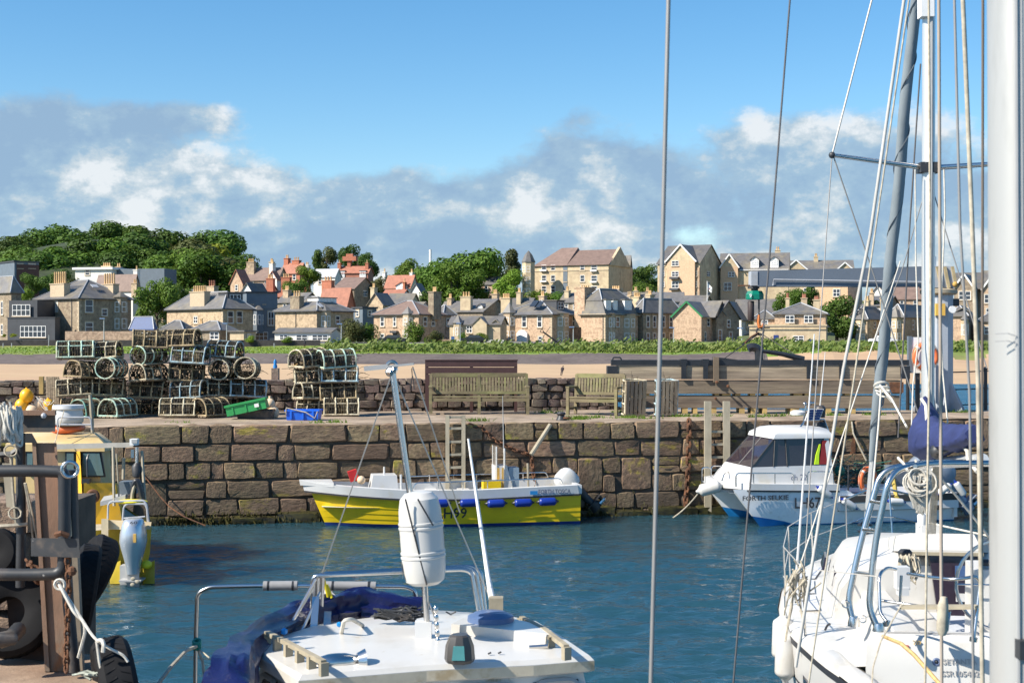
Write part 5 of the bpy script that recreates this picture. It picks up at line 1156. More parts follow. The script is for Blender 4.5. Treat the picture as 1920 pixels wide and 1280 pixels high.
h.win('F',1434,600,612,12,style='multi',plain=True);h.win('F',1497,629,640,20,style='multi',plain=True);h.door('F',1455,628,643,9,'bluedoor');h.door('F',1520,636,648,9,'bluedoor');h.door('F',1418,638,648,20,'bluedoor');h.chim(1502,1513,560,572,3,y=6,m='cream',potm='redroof',vp=551);h.chim(1525,1537,563,575,3,y=5,m='cream',potm='redroof',vp=555);h.chim(1473,1480,560,572,2,y=8,m='cream',potm='redroof');h.gutter()
h=House('bay_house','stone house with two storey bays seen between the stays, left one',244,1626,1596,1662,645,598,38,'house');h.hip(575);h.bay('F',1604,1622,602,642,.8,m='cream');h.win('R',1640,602,616,7);h.chim(1620,1628,565,592,2,y=4,m='cream');h.win('R',1652,622,640,7)
h=House('bay_house','stone house with two storey bays under the crane jib, right one',244,1694,1664,1752,645,594,32,'house');h.hip(572);h.bay('F',1668,1690,598,642,.9,roofv=2.0,m='cream');h.chim(1650,1657,560,588,2,y=5,m='cream');h.win('R',1712,600,618,8);h.win('R',1730,600,618,8)
h=House('gabled_villa','tall gabled stone villa with white bargeboards right of the crane column',262,1826,1789,1850,628,540,26,'housegrey');h.gable(514,'y',barge='white');h.gable(512,'x',y0=3,x0=-3,x1=h.L+6);h.win('F',1803,546,562,9);h.win('F',1815,546,562,9);h.win('F',1808,577,592,14,style='multi')
h=House('gabled_villa','second gabled stone villa partly hidden behind the near mast',258,1885,1843,1920,628,540,20,'housered');h.gable(512,'y',barge='white');h.gable(508,'x',y0=3,x0=0,x1=h.L+6);h.win('F',1850,552,568,8);h.win('F',1853,578,592,8)
h=House('low_house','low stone house with a dark dormer at the foot of the tall gabled villa',236,1813,1782,1826,636,592,24,'housered');h.hip(574);h.dormer('F',1805,578,598,22,m='dark',y=.4);h.bay('F',1802,1816,602,634,.6,m='cream')
h=House('low_house','low stone house at the right edge beside the near mast',238,1880,1833,1900,636,602,20,'housered');h.hip(586);h.win('F',1850,612,626,8)
# upper town
h=House('flat_block','dark modern flat roofed block on the hill at the far left',330,27,-40,73,575,491,50,'bluegrey','block');h.flat('dark',.2,.3);b=MB();b.bb(h.L,h.L+.1,.5,h.Wd,0,h.he-.5);h.part(b,'brick_face',mat('dark_brick',(0.10,0.05,0.04),.8));h.win('R',38,495,503,8);h.win('R',60,495,503,10,style='multi');h.win('F',5,540,560,12)
h=House('white_house','white flat roofed house under the wood with a long grey wing',330,209,141,306,560,505,12,'render');h.flat('white',.5,.5);h.win('F',164,506,516,9);b=MB();b.bb(h.L,h.L+12,2.5,9,-3,h.he+.2);h.part(b,'grey_wing','bluegrey');h.chim(216,226,501,512,2,y=4,m='house');h.chim(190,207,500,512,4,y=8,m='peach')
h=House('tiled_house','brown tiled house with a white gable chimney right of the big villa',290,249,180,262,580,540,24,'render');h.gable(516,'x',m='slate2');h.chim(250,257,507,535,1,y=2,m='render');h.chim(246,256,532,548,2,y=-1,m='house');h.win('F',222,545,556,8)
ru=[('tiled_house','long brown tiled house at the right foot of the wood',330,520,452,540,570,524,16,'housered',503,'x','slate2',((462,476,492,508,'house'),(504,511,492,508,'cream'))),('tiled_house','red creeper tinted house half hidden by the wood',320,455,432,470,570,530,30,'housered',506,'y','redroof',()),('red_roofed_house','red roofed house with rough brick stacks on the skyline',350,562,528,575,550,510,25,'brick',494,'x','redroof',((532,540,485,500,'brick'),(547,560,489,500,'brick'))),('white_gabled_cottage','small white gable peeping over the slate blue block',290,472,455,500,560,545,28,'white',531,'y','slate',()),('red_brick_house','red brick house end with two big square chimney stacks',300,560,499,582,580,556,12,'brick',546,'x','redroof',((499,512,523,560,'brick'),(527,543,521,562,'brick'),(571,579,524,552,'brick'))),('red_roofed_house','red tiled gable with dark timbering above the white box dormer',285,650,600,664,590,570,30,'brick',541,'x','redroof',((603,621,527,550,'brick'),)),('tiled_house','long brown slate roofed house behind the red gable',320,664,626,705,560,541,18,'housegrey',521,'x','slate2',()),('grey_roofed_house','house with two pale slate roofs below the skyline conifer',370,628,588,640,535,518,22,'render',505,'x','lead',((570,578,498,508,'render'),)),('white_house','small white house and stack among the red roofs',310,519,503,526,540,522,26,'render',509,'y','redroof',((505,511,495,512,'render'),)),('stone_house','small pale gable behind the brown roofed villa',275,718,690,740,590,570,28,'house',550,'y','slate',((696,700,540,552,'cream'),)),('stone_house','grey slate roofs with pale dormers behind the brown roofed villa',285,770,725,786,595,568,20,'cream',551,'x','slate',()),('white_gabled_house','cream gable with a dark bargeboard half hidden by the big trees',300,792,768,802,590,552,30,'render',532,'y','slate',()),('grey_roofed_house','dark blue grey house between the box dormer and the brown roofed villa',262,680,661,706,620,578,50,'bluegrey',562,'flat','dark',()),('stone_house','small slate roofed house among trees left of the turreted block',330,940,900,955,560,532,24,'housered',520,'x','slate',()),('grey_roofed_house','long low grey roofed terrace behind the mansard house',290,1280,1160,1300,600,565,8,'bluegrey',549,'x','slate',((1188,1196,546,556,'cream'),(1210,1218,547,557,'cream'))),('stone_house','grey stone roofs with a small stack left of the skylight house',262,990,935,1010,620,580,20,'housegrey',560,'x','slate',((968,976,549,563,'cream'),(922,932,552,566,'house'))),('tiled_house','brown roofed house under the middle of the jib',290,1735,1672,1752,600,560,16,'housered',539,'x','slate2',()),('stone_house','grey roofed stone house filling the gap behind the blank walled house',270,566,520,600,600,566,28,'housegrey',550,'x','slate',((530,540,545,556,'house'),)),('stone_house','slate roofed stone house behind the villa with yellow pots',290,352,300,380,600,560,22,'house',544,'x','slate',((310,318,538,552,'house'),)),('tiled_house','brown roofed house under the long skyline tiled roof',305,500,452,522,575,548,24,'cream',532,'x','slate2',()),('stone_house','grey roofed house tucked between the brown roofed villa and the cream cottage',262,860,826,880,620,584,26,'housegrey',566,'x','slate',((838,846,560,572,'house'),)),('stone_house','slate roofed house glimpsed left of the giant chimney',272,1090,1050,1110,610,566,22,'housegrey',550,'x','slate',((1058,1066,546,558,'cream'),)),('stone_house','grey house behind the green trimmed gable',280,1320,1276,1336,610,570,24,'house',555,'x','slate',()),('tiled_house','small red roofed house below the white half timbered gable',290,752,716,770,580,556,20,'render',544,'x','redroof',()),('stone_house','stone house behind the bay windowed houses, under the jib',265,1660,1616,1690,615,574,20,'housegrey',556,'x','slate',((1630,1638,550,564,'house'),)),('timbered_house','half timbered house with a brown roof under the jib left of the furled sail',292,1665,1628,1690,610,556,24,'render',536,'y','slate2',())]
for nm,lab,Y,uc,ul,ur,vg,ve,ph,wl,vr,ax,rm,chs in ru:
 h=House(nm,lab,Y,uc,ul,ur,vg,ve,ph,wl)
 if ax=='flat':h.flat(rm)
 else:h.gable(vr,ax,m=rm)
 for u0,u1,vt,vb,m in chs:h.chim(u0,u1,vt,vb,3 if u1-u0>9 else 2,y=1.2,dy=1.2,m=m,potm='pot')
 us=[lerp(ul,uc,k)for k in((.3,.7)if uc-ul>30 else(.5,))]
 if ve<560 or vg-ve>25:h.wins('F',us,ve+4,ve+15,6)
 if ur-uc>20 and ph>15:h.win('R',(uc+ur)/2,ve+4,ve+15,6)
h=House('red_house','orange red villa on the skyline before tall dark trees, with a wide topped red chimney',380,690,636,700,540,511,12,'redroof');h.gable(500,'x',m='redroof');h.dormer('F',641,508,521,11,m='white',roof='flat',y=-.2);h.dormer('F',680,508,521,12,m='white',roof='flat',y=-.2);h.chim(651,657,489,505,0,y=2,dy=1.4,m='brick');b=MB();x0,x1=h.xat(643,2),h.xat(668,2);z=h.zat(485,x0,2);b.bb(x0,x1,1.6,3.2,z-.6,z+.6);b.bb(lerp(x0,x1,.25),lerp(x0,x1,.75),1.8,3,z+.6,z+1.3);h.part(b,'chimney_head','brick');h.chim(634,637,494,505,1,y=1,m='brick');h.chim(686,689,494,505,1,y=1,m='brick');h.chim(668,671,498,505,1,y=3,m='brick')
h=House('orange_roofed_house','orange tiled house with a white half timbered gable among the trees',325,769,722,784,565,538,22,'render');h.gable(517,'x',m='redroof');h.dormer('F',753,529,548,22,m='white',y=-.3,rm='redroof');h.chim(717,722,511,530,1,y=2,m='render');h.chim(768,773,512,530,2,y=2,m='render');h.chim(755,759,530,545,1,y=-1,m='brick')
h=House('apartment_block','long cream stone apartment block with a pointed corner turret at its left end',320,1141,1002,1186,590,496,26,'cream','apartment block')
x1=h.lx(1063);zr1,zr2=h.zat(465,6,h.Wd/2),h.zat(468.5,14,h.Wd/2)
b=MB();d=min(h.Wd,13)
def sl(b,x0,x1,zr,hipl=False):
 i=4 if hipl else 0;e=[(x0-.3,-.4,h.he),(x1,-.4,h.he),(x1,d+.4,h.he),(x0-.3,d+.4,h.he)];r=[(x0+i,d/2,zr),(x1,d/2,zr)]
 b.add(e+r,[(0,1,5,4),(1,2,5),(2,3,4,5),(3,0,4),(3,2,1,0)])
sl(b,0,x1,zr1,True);h.roof=h.part(b,'roof','slate2');b=MB();sl(b,x1+.02,h.L+.2,zr2);h.part(b,'roof','slate2')
b=MB();b.prism([(h.L-.3,0,h.he-.1),(h.L-.3,d,h.he-.1),(h.L-.3,d/2,zr2+.5)],(.6,0,0));h.part(b,'gable_wall','cream')
b=MB();b.bb(h.lx(1056),h.lx(1064),-.06,.1,0,h.he);h.part(b,'recess','bluegrey')
b=MB();b.bb(-.05,h.L,-.12,0,h.fz(1070,508),h.fz(1070,506.5));h.part(b,'string_course','quoin')
for vt,vb in((496.5,507),(516,528),(536,548)):
 for u,w in((1020,9),(1037,8),(1092,8),(1114,11)):h.win('F',u,vt,vb,w,plain=True)
 h.win('F',1060,vt,vb,6,plain=True)
for u,v in((1020,529),(1114,530),(1020,508.5),(1114,509)):
 b=MB();b.bb(h.lx(u-6),h.lx(u+6),-.6,-.1,h.fz(u,v),h.fz(u,v-3));h.part(b,'balcony','white')
T=h.M.inverted()@P(991,590,322);tr=MB();rr=12/F*320*1.05;zt_=h.he+.6
tr.lathe([(rr,-3),(rr,zt_)],8,Matrix.Translation((T.x,T.y,0)));tu=h.part(tr,'turret','cream');tr=MB();za=h.zat(470,T.x,T.y);tr.lathe([(rr*1.12,zt_),(rr*1.05,zt_+.3),(rr*.62,lerp(zt_,za,.62)),(rr*.5,lerp(zt_,za,.72)),(.05,za)],8,Matrix.Translation((T.x,T.y,0)));h.part(tr,'turret_roof','slate',tu)
for z in(zt_-1.6,zt_-4.1,zt_-6.6):
 for a in range(3,7):
  f,p_,s_,j=winmesh(.9,1.4,'sash');an=R(45*a+22.5);o=inst('window',f,tu);o.matrix_local=Matrix.Translation((T.x+rr*.93*math.cos(an),T.y+rr*.93*math.sin(an),z))@Matrix.Rotation(an+R(90),4,'Z');inst('pane',p_,tu).matrix_local=o.matrix_local.copy()
h2=House('apartment_wing','gabled dark wing at the right end of the turreted apartment block',330,1161,1143,1184,590,500,40,'cream','apartment wing');h2 .gable(479,'y');h2 .gable(480,'x',y0=4);h2 .win('R',1172,505,518,8);h2 .win('R',1172,525,540,8)
h=House('apartment_block','tall pink and cream gabled apartment block with balconies left of the green hook block',322,1312,1233,1372,590,492,30,'cream','apartment block')
h.gable(461,'x',m='slate',y1=13);x0,x1=h.lx(1252),h.lx(1307);h.gable(459,'y',x0=x0,x1=x1,y0=-.9,y1=6,barge='white',m='slate',wall='cream',ze=h.fz(1280,490));b=MB();b.bb(x0+.2,x1-.2,-.9,0,-2,h.fz(1280,490));h.part(b,'gable_front',mat('pinkish_render',(0.56,0.38,0.24),.8));b=MB();b.bb(h.lx(1289),h.L+.03,-.3,.5,-2,h.fz(1300,502));h.part(b,'brick_front','housered')
for vt,vb in((489,499),(509,519),(528,540),(548,558)):h.win('F',1269,vt,vb,12,style='multi',plain=True).location.y-=.95;
for vt,vb in((509,518),(528,538),(548,558)):h.win('F',1304,vt,vb,8).location.y-=.35;h.win('F',1243,vt,vb,6);h.win('R',1328,vt,vb,8);h.win('R',1352,vt,vb,9,style='multi')
for v in(519.5,540.5):
 b=MB();b.bb(h.lx(1261),h.lx(1277),-1.9,-.9,h.fz(1269,v+4),h.fz(1269,v));h.part(b,'balcony','dark')
h.dormer('R',1338,482,498,16,m='cream',y=1.0);h.win('F',1243,489,499,6)
b=MB();b.bb(h.lx(1236),h.L,-.08,.02,h.fz(1250,504.5),h.fz(1250,502.5));h.part(b,'string_course','quoin')
h=House('apartment_block','cream apartment block with a long grey roof and two white dormers above the jib',328,1478,1350,1500,590,506,12,'cream','apartment block')
h.gable(475.5,'x',m='slate',y1=12);x0,x1=h.lx(1352),h.lx(1384);h.gable(477,'y',x0=x0,x1=x1,y0=-1,y1=6,barge='white',wall='cream',ze=h.fz(1365,500));b=MB();b.bb(x0,x1,-1,0,-2,h.fz(1365,500));h.part(b,'gable_front',mat('pinkish_render',(0,0,0)))
h.dormer('F',1415,481,498,15,y=.6);h.dormer('F',1452,481,498,15,y=.6);h.win('F',1372,510,520,12,style='multi',plain=True).location.y-=1.05;h.win('F',1365,530,545,14,style='multi',plain=True).location.y-=1.05;b=MB();b.bb(h.lx(1386),h.L,-.15,.0,h.fz(1430,508.5),h.fz(1430,505));h.part(b,'white_eaves','white');h.chim(1453,1463,470,480,2,y=6,m='cream')
h=House('gabled_terrace','terrace of grey roofs with white gable edges beyond the jib',350,1600,1478,1640,560,504,10,'cream','terrace');h.gable(489,'x',y1=10)
for u0,u1,v in((1473,1512,488),(1570,1598,492.5)):h.gable(v,'y',x0=h.lx(u0),x1=h.lx(u1),y0=-.8,y1=6,barge='white',wall='cream',ze=h.fz((u0+u1)/2,505))
h.chim(1526,1534,482,492,2,y=4,m='cream')
h=House('apartment_block','peach and brick apartment block showing below the crane jib',300,1590,1500,1616,610,528,22,'cream','apartment block');h.flat('slate',.3,.3);b=MB();b.bb(h.lx(1535),h.L,-.3,0,-2,h.he);h.part(b,'peach_front',mat('peach_render',(0.60,0.40,0.24),.8));h.win('F',1569,542,556,12,style='multi',plain=True).location.y-=.35;h.win('R',1603,545,556,6);h.win('F',1512,540,552,10);b=MB();b.bb(h.L,h.L+.05,0,h.Wd,-2,h.he);h.part(b,'brick_side','housered')
# promenade walls, lamps, flag, people, cars
def wallrun(name,label,u0,u1,Y,v0,v1,m,th=.4,cat='wall'):
 b=MB();z0=H-(v1-640)/F*Y;z1=H-(v0-640)/F*Y;n=14;q=random.Random(int(u0));r=[]
 for i in range(n+1):
  x=px(lerp(u0,u1,i/n),Y);k=q.uniform(-.02,.02);r.append([(x,Y,z0-.6),(x,Y+th,z0-.6),(x,Y+th,z1+k),(x,Y,z1+k)])
 b.loft(r);tag(b.build(name,M_[m]if isinstance(m,str)else m),label,cat)
wallrun('promenade_wall','long dark low wall behind the grass at the left',-80,600,214,637.5,652,mat('dark_wall_stone',(0.045,0.040,0.042),.9,var=.3,scale=2))
wallrun('garden_wall','reddish stone garden wall in front of the big villa at the left',122,262,228,621,638,'housered')
wallrun('garden_wall','low white garden wall right of the cottage',852,945,222,637,644,'render')
wallrun('garden_wall','low reddish wall in front of the villa right of the round bush',815,855,221,636,646,'housered')
wallrun('garden_wall','low white fence wall at the bay windowed houses',1590,1730,226,641,646,'white',.1,'fence')
gl='street lamps along the promenade'
lamps=[(195,596,640,'lamp post with a blue head in front of the big villa'),(425,605,640,'lamp post by the low outbuildings'),(640,606,652,'lamp post in front of the big olive bush'),(863,605,645,'lamp post in front of the cream cottage'),(1075,612,646,'lamp post in front of the house with the white porch'),(1263,613,648,'lamp post with a white disc sign right of the near stay'),(1391,614,648,'lamp post left of the public building')]
for u,vt,vb,lab in lamps:
 Y=213;t=thing('street_lamp',lab,'street lamp',loc=P(u,vb,Y),group=gl);b=MB();b.tube([P(u,vb+6,Y),P(u,vt+2,Y)],[.09,.06],8);b.build('column',M_['lead'],t,50)
 b=MB();c=P(u,vt+1,Y);b.box(c+Vector((-.25,0,0)),(.75,.28,.16));b.build('lamp_head',mat('lamp_blue',(0.16,0.24,0.42),.5),t)
b=MB();b.lathe([(.001,0),(.28,0),(.28,.04),(.001,.04)],14,Matrix.Translation(P(1263,638,212.8))@Matrix.Rotation(R(90),4,'X'));tag(b.build('round_sign',M_['white']),'round white traffic sign on the lamp post behind the dune shrubs','sign')
b=MB();b.box(P(849,636,214),(.5,.06,.9));b.tube([P(849,640,214),P(849,652,214)],.04,5);tag(b.build('sign_post',mat('sign_blue',(.05,.12,.3),.5)),'small blue sign on a post by the olive bush','sign')
gp_='white marker posts along the promenade wall'
for i,(u,vt,vb)in enumerate(((6,643,651),(22,643,651),(108,643,651),(514,643,653),(668,640,650),(708,640,650))):
 b=MB();b.tube([P(u,vb,212.5),P(u,vt,212.5)],.07,6);tag(b.build('marker_post',M_['lead']),ORD[i]+' short pale marker post from the left along the promenade grass','post',gp_)
b=MB();b.tube([P(91,652,213),P(92,628,213)],.06,6);tag(b.build('sign_post',M_['lead']),'thin grey post standing before the glass extension','post')
t=thing('flagpole','white flagpole with a small white flag before the pink apartment block','flagpole',loc=P(1326,570,262));Y=262;b=MB();b.tube([P(1326,600,Y),P(1326,527,Y)],.07,6);b.build('pole',M_['white'],t)
b=MB();q0=P(1326.5,531,Y);n=6;rows=[]
for i in range(n+1):
 s_=i/n;rows.append([(q0 .x+s_*.85,Y+.12*math.sin(s_*5),q0 .z-s_*.9+.1),(q0 .x+s_*.75,Y+.12*math.sin(s_*5)+.02,q0 .z-1.1-s_*.7)])
b.loft(rows,closed=False,caps=False);b.build('flag',M_['white'],t)
b=MB();p0=P(1330,541,Y-.2);b.box((p0 .x,p0 .y,p0 .z),(.24,.03,.24));b.build('emblem',M_['redskin'],t)
b=MB();b.tube([P(807,560,372),P(807,500,372)],.42,10);b.tube([P(807,500,372),P(807,468,372)],.34,10);tag(b.build('white_mast',M_['white']),'tall white pole rising from the trees in the middle of the town','mast')
def small_person(u,vb,vt,Y,label,top,leg,lean=0.0):
 zb=H-(vb-640)/F*Y;hgt=(vb-vt)/F*Y;s_=hgt/1.72;x=px(u,Y)
 t=thing('person',label,'person',M=Matrix.Translation((x,Y,zb))@Matrix.Rotation(lean,4,'Y')@Matrix.Scale(s_,4))
 b=MB();nn=8
 def el(z,rx,ry,x=0,y=0):return[(x+rx*math.cos(2*math.pi*i/nn),y+ry*math.sin(2*math.pi*i/nn),z)for i in range(nn)]
 b.loft([el(.80,.15,.11),el(1.0,.17,.12),el(1.25,.20,.12),el(1.42,.17,.10),el(1.47,.06,.06),el(1.54,.055,.06),el(1.60,.085,.1),el(1.67,.09,.105),el(1.72,.05,.06)]);
 for sg in(-1,1):
  b.tube([(sg*.09,0,.86),(sg*.10,-.04*sg,.48),(sg*.10,.10*sg,.04),(sg*.10,.0+.1*sg-.08,.02)],[.085,.06,.045,.04],7)
  b.tube([(sg*.19,0,1.38),(sg*.24,.03*sg,1.1),(sg*.22,-.08,.86)],[.06,.045,.035],6)
 b.build('body',top,t,60,local=True)
 b=MB();b.ball((0,.01,1.655),.1,8,(1,1.1,.85));b.build('hair',M_['bark'],t,60,local=True)
 b=MB()
 for sg in(-1,1):b.tube([(sg*.09,0,.88),(sg*.10,-.04*sg,.48),(sg*.10,.10*sg,.1)],[.1,.075,.06],7)
 b.build('trousers',leg,t,60,local=True)
small_person(571,654,637,212,'person in a dark top walking along the promenade wall',M_['cloth'],M_['maroon'])
small_person(1052,704,685,140,'small dark figure bending on the sand beyond the parapet',M_['cloth'],M_['cloth'],R(12))
def car(u,vb,Y,m,label,ln=4.2):
 x=px(u,Y);zb=H-(vb-640)/F*Y;t=thing('parked_car',label,'car',loc=(x,Y,zb));prof=[(-2.1,.3),(-2.1,.75),(-1.9,.9),(-1.2,.98),(-.6,1.42),(.8,1.42),(1.45,.98),(2.0,.86),(2.1,.6),(2.1,.3)]
 b=MB();b.prism([(a*ln/4.2,-.82,z)for a,z in prof],(0,1.64,0));b.build('body',m,t,local=True)
 b=MB();b.prism([(-1.0,-.83,1.0),(-.55,-.83,1.36),(.75,-.83,1.36),(1.2,-.83,1.0)],(0,.01,0));b.build('side_window',M_['glass'],t,local=True)
 for a in(-1.3,1.3):
  b=MB();b.lathe([(.31,0),(.31,.2)],12,Matrix.Translation((a,-.75,.3))@Matrix.Rotation(R(90),4,'X'));b.build('wheel',M_['black'],t,local=True)
car(735,645,218,M_['blackp'],'dark parked car in front of the brown roofed villa');car(1655,646,224,M_['white'],'white parked car before the bay windowed houses')
car(888,645,218,M_['blackp'],'dark parked car before the low white wall')
t=thing('old_anchor','black old anchor propped on the bank before the house with the white porch','anchor',loc=P(1035,645,205));Y=205
b=MB();b.tube([P(1018,622,Y),P(1046,642,Y)],.12,6);b.build('shank',M_['blackp'],t);b=MB();b.tube([P(1013,640,Y),P(1032,612,Y)],.04,5);b.build('stock',M_['blackp'],t);b=MB();b.torus(P(1016,620.5,Y),.22,.05,RX,12,5);b.build('ring',M_['blackp'],t);b=MB();b.tube([P(1032,644,Y),P(1045,641,Y),P(1052,636,Y)],.1,6);b.build('arm',M_['blackp'],t)
# boats
class Frame:
 def __init__(s,M):s.M=M;s.R=M.to_3x3()
 def xat(s,u,y=0.0,z=0.0):
  w=s.M@Vector((0,y,z));d=s.R@Vector((1,0,0));k=(u-960)/F;return(k*w.y-w.x)/(d.x-k*d.y)
 def yat(s,u,x=0.0):
  w=s.M@Vector((x,0,0));d=s.R@Vector((0,1,0));k=(u-960)/F;return(k*w.y-w.x)/(d.x-k*d.y)
 def zat(s,v,x,y=0.0):w=s.M@Vector((x,y,0));return H-(v-640)/F*w.y
def plate_text(par,name,txt,m,M,w=None,cap=None,bold=0.004,depth=.006):
 """lettering scaled to a width and cap height, starting at the origin of M in its xy plane"""
 tm=text_mb(txt,1.0,Matrix(),depth=.02,bold=bold);a=np.array(tm.v);mn,mx=a.min(0),a.max(0)
 sy=cap/(mx[1]-mn[1]);sx=w/(mx[0]-mn[0])if w else sy
 tm.v=[tuple(M@Vector(((x-mn[0])*sx,(y-mn[1])*sy,z*depth/.02)))for x,y,z in tm.v];return tm.build(name,m,par,local=True)
FR=Matrix.Rotation(R(90),4,'X')
def interp(x,xs,ys):return float(np.interp(x,xs,ys))
def outboard(par,M,m_cowl,m_leg,s=1.0,text=None):
 """outboard engine: cowl, leg, cavitation plate and propeller; local z up, +x aft; leg drops to z -0.75"""
 b=MB();T=M@Matrix.Scale(s,4)
 rings=[]
 for z,x0,x1,w in((0.02,-.20,.22,.15),(.10,-.25,.27,.185),(.25,-.26,.28,.19),(.38,-.24,.26,.18),(.46,-.18,.2,.14),(.50,-.1,.12,.08)):
  rings.append([T@Vector((lerp(x0,x1,.5)+(x1-x0)/2*math.copysign(abs(math.cos(a))**.7,math.cos(a)),w*math.copysign(abs(math.sin(a))**.7,math.sin(a)),z))for a in[k*math.pi/8 for k in range(16)]])
 b.loft(rings);eng=b.build('outboard_engine',m_cowl,par,50,local=True)
 b=MB();rings=[]
 for z,x0,x1,w in((.02,-.17,.2,.13),(-.10,-.12,.17,.09),(-.35,-.06,.13,.055),(-.55,-.05,.12,.05),(-.62,-.08,.2,.06),(-.75,-.1,.16,.05)):
  rings.append([T@Vector((lerp(x0,x1,.5)+(x1-x0)/2*math.cos(a),w*math.sin(a),z))for a in[k*math.pi/6 for k in range(12)]])
 b.loft(rings);b.build('leg',m_leg,eng,50,local=True)
 b=MB();b.hexa([T@Vector(p)for p in((-.1,-.11,-.56),(.3,-.11,-.56),(.3,.11,-.56),(-.1,.11,-.56),(-.1,-.11,-.545),(.3,-.11,-.545),(.3,.11,-.545),(-.1,.11,-.545))]);b.build('cavitation_plate',m_leg,eng,local=True)
 b=MB();b.lathe([(.05,.16),(.05,.3),(.02,.34)],8,T@Matrix.Translation((0,0,-.70))@Matrix.Rotation(R(90),4,'Y'))
 for k in range(3):
  a=k*2.1;c=Vector((.24,0,-.70));r_=Vector((0,math.cos(a),math.sin(a)));t_=Vector((0,-math.sin(a),math.cos(a)))
  b.face([T@(c+t_*.03),T@(c+r_*.1+t_*.08+Vector((.03,0,0))),T@(c+r_*.15),T@(c+r_*.1-t_*.06-Vector((.03,0,0))),T@(c-t_*.03)])
 b.build('propeller',M_['steel'],eng,local=True)
 b=MB();b.hexa([T@Vector(p)for p in((-.32,-.1,-.2),(-.12,-.1,-.2),(-.12,.1,-.2),(-.32,.1,-.2),(-.32,-.1,.05),(-.12,-.1,.05),(-.12,.1,.05),(-.32,.1,.05))]);b.build('clamp_bracket',M_['blackp'],eng,local=True)
 return eng
def fender(c,d,r,L_,m,label,group,capm=None,name='fender'):
 """cylindrical fender with tapered eyes, axis d"""
 d=Vector(d).normalized();T=Matrix.Translation(Vector(c))@d.to_track_quat('Z','Y').to_matrix().to_4x4();t=thing(name,label,'fender',loc=c,group=group)
 b=MB();b.lathe([(r*.55,-L_*.46),(r*.95,-L_*.38),(r,-L_*.33),(r,L_*.33),(r*.95,L_*.38),(r*.55,L_*.46)],12,T);b.build('body',m,t,50)
 for s_ in(-1,1):
  b=MB();b.lathe([(r*.6,s_*L_*.45),(r*.3,s_*L_*.52),(r*.18,s_*L_*.6)],10,T);b.build('end_eye',capm or m,t,50)
 return t
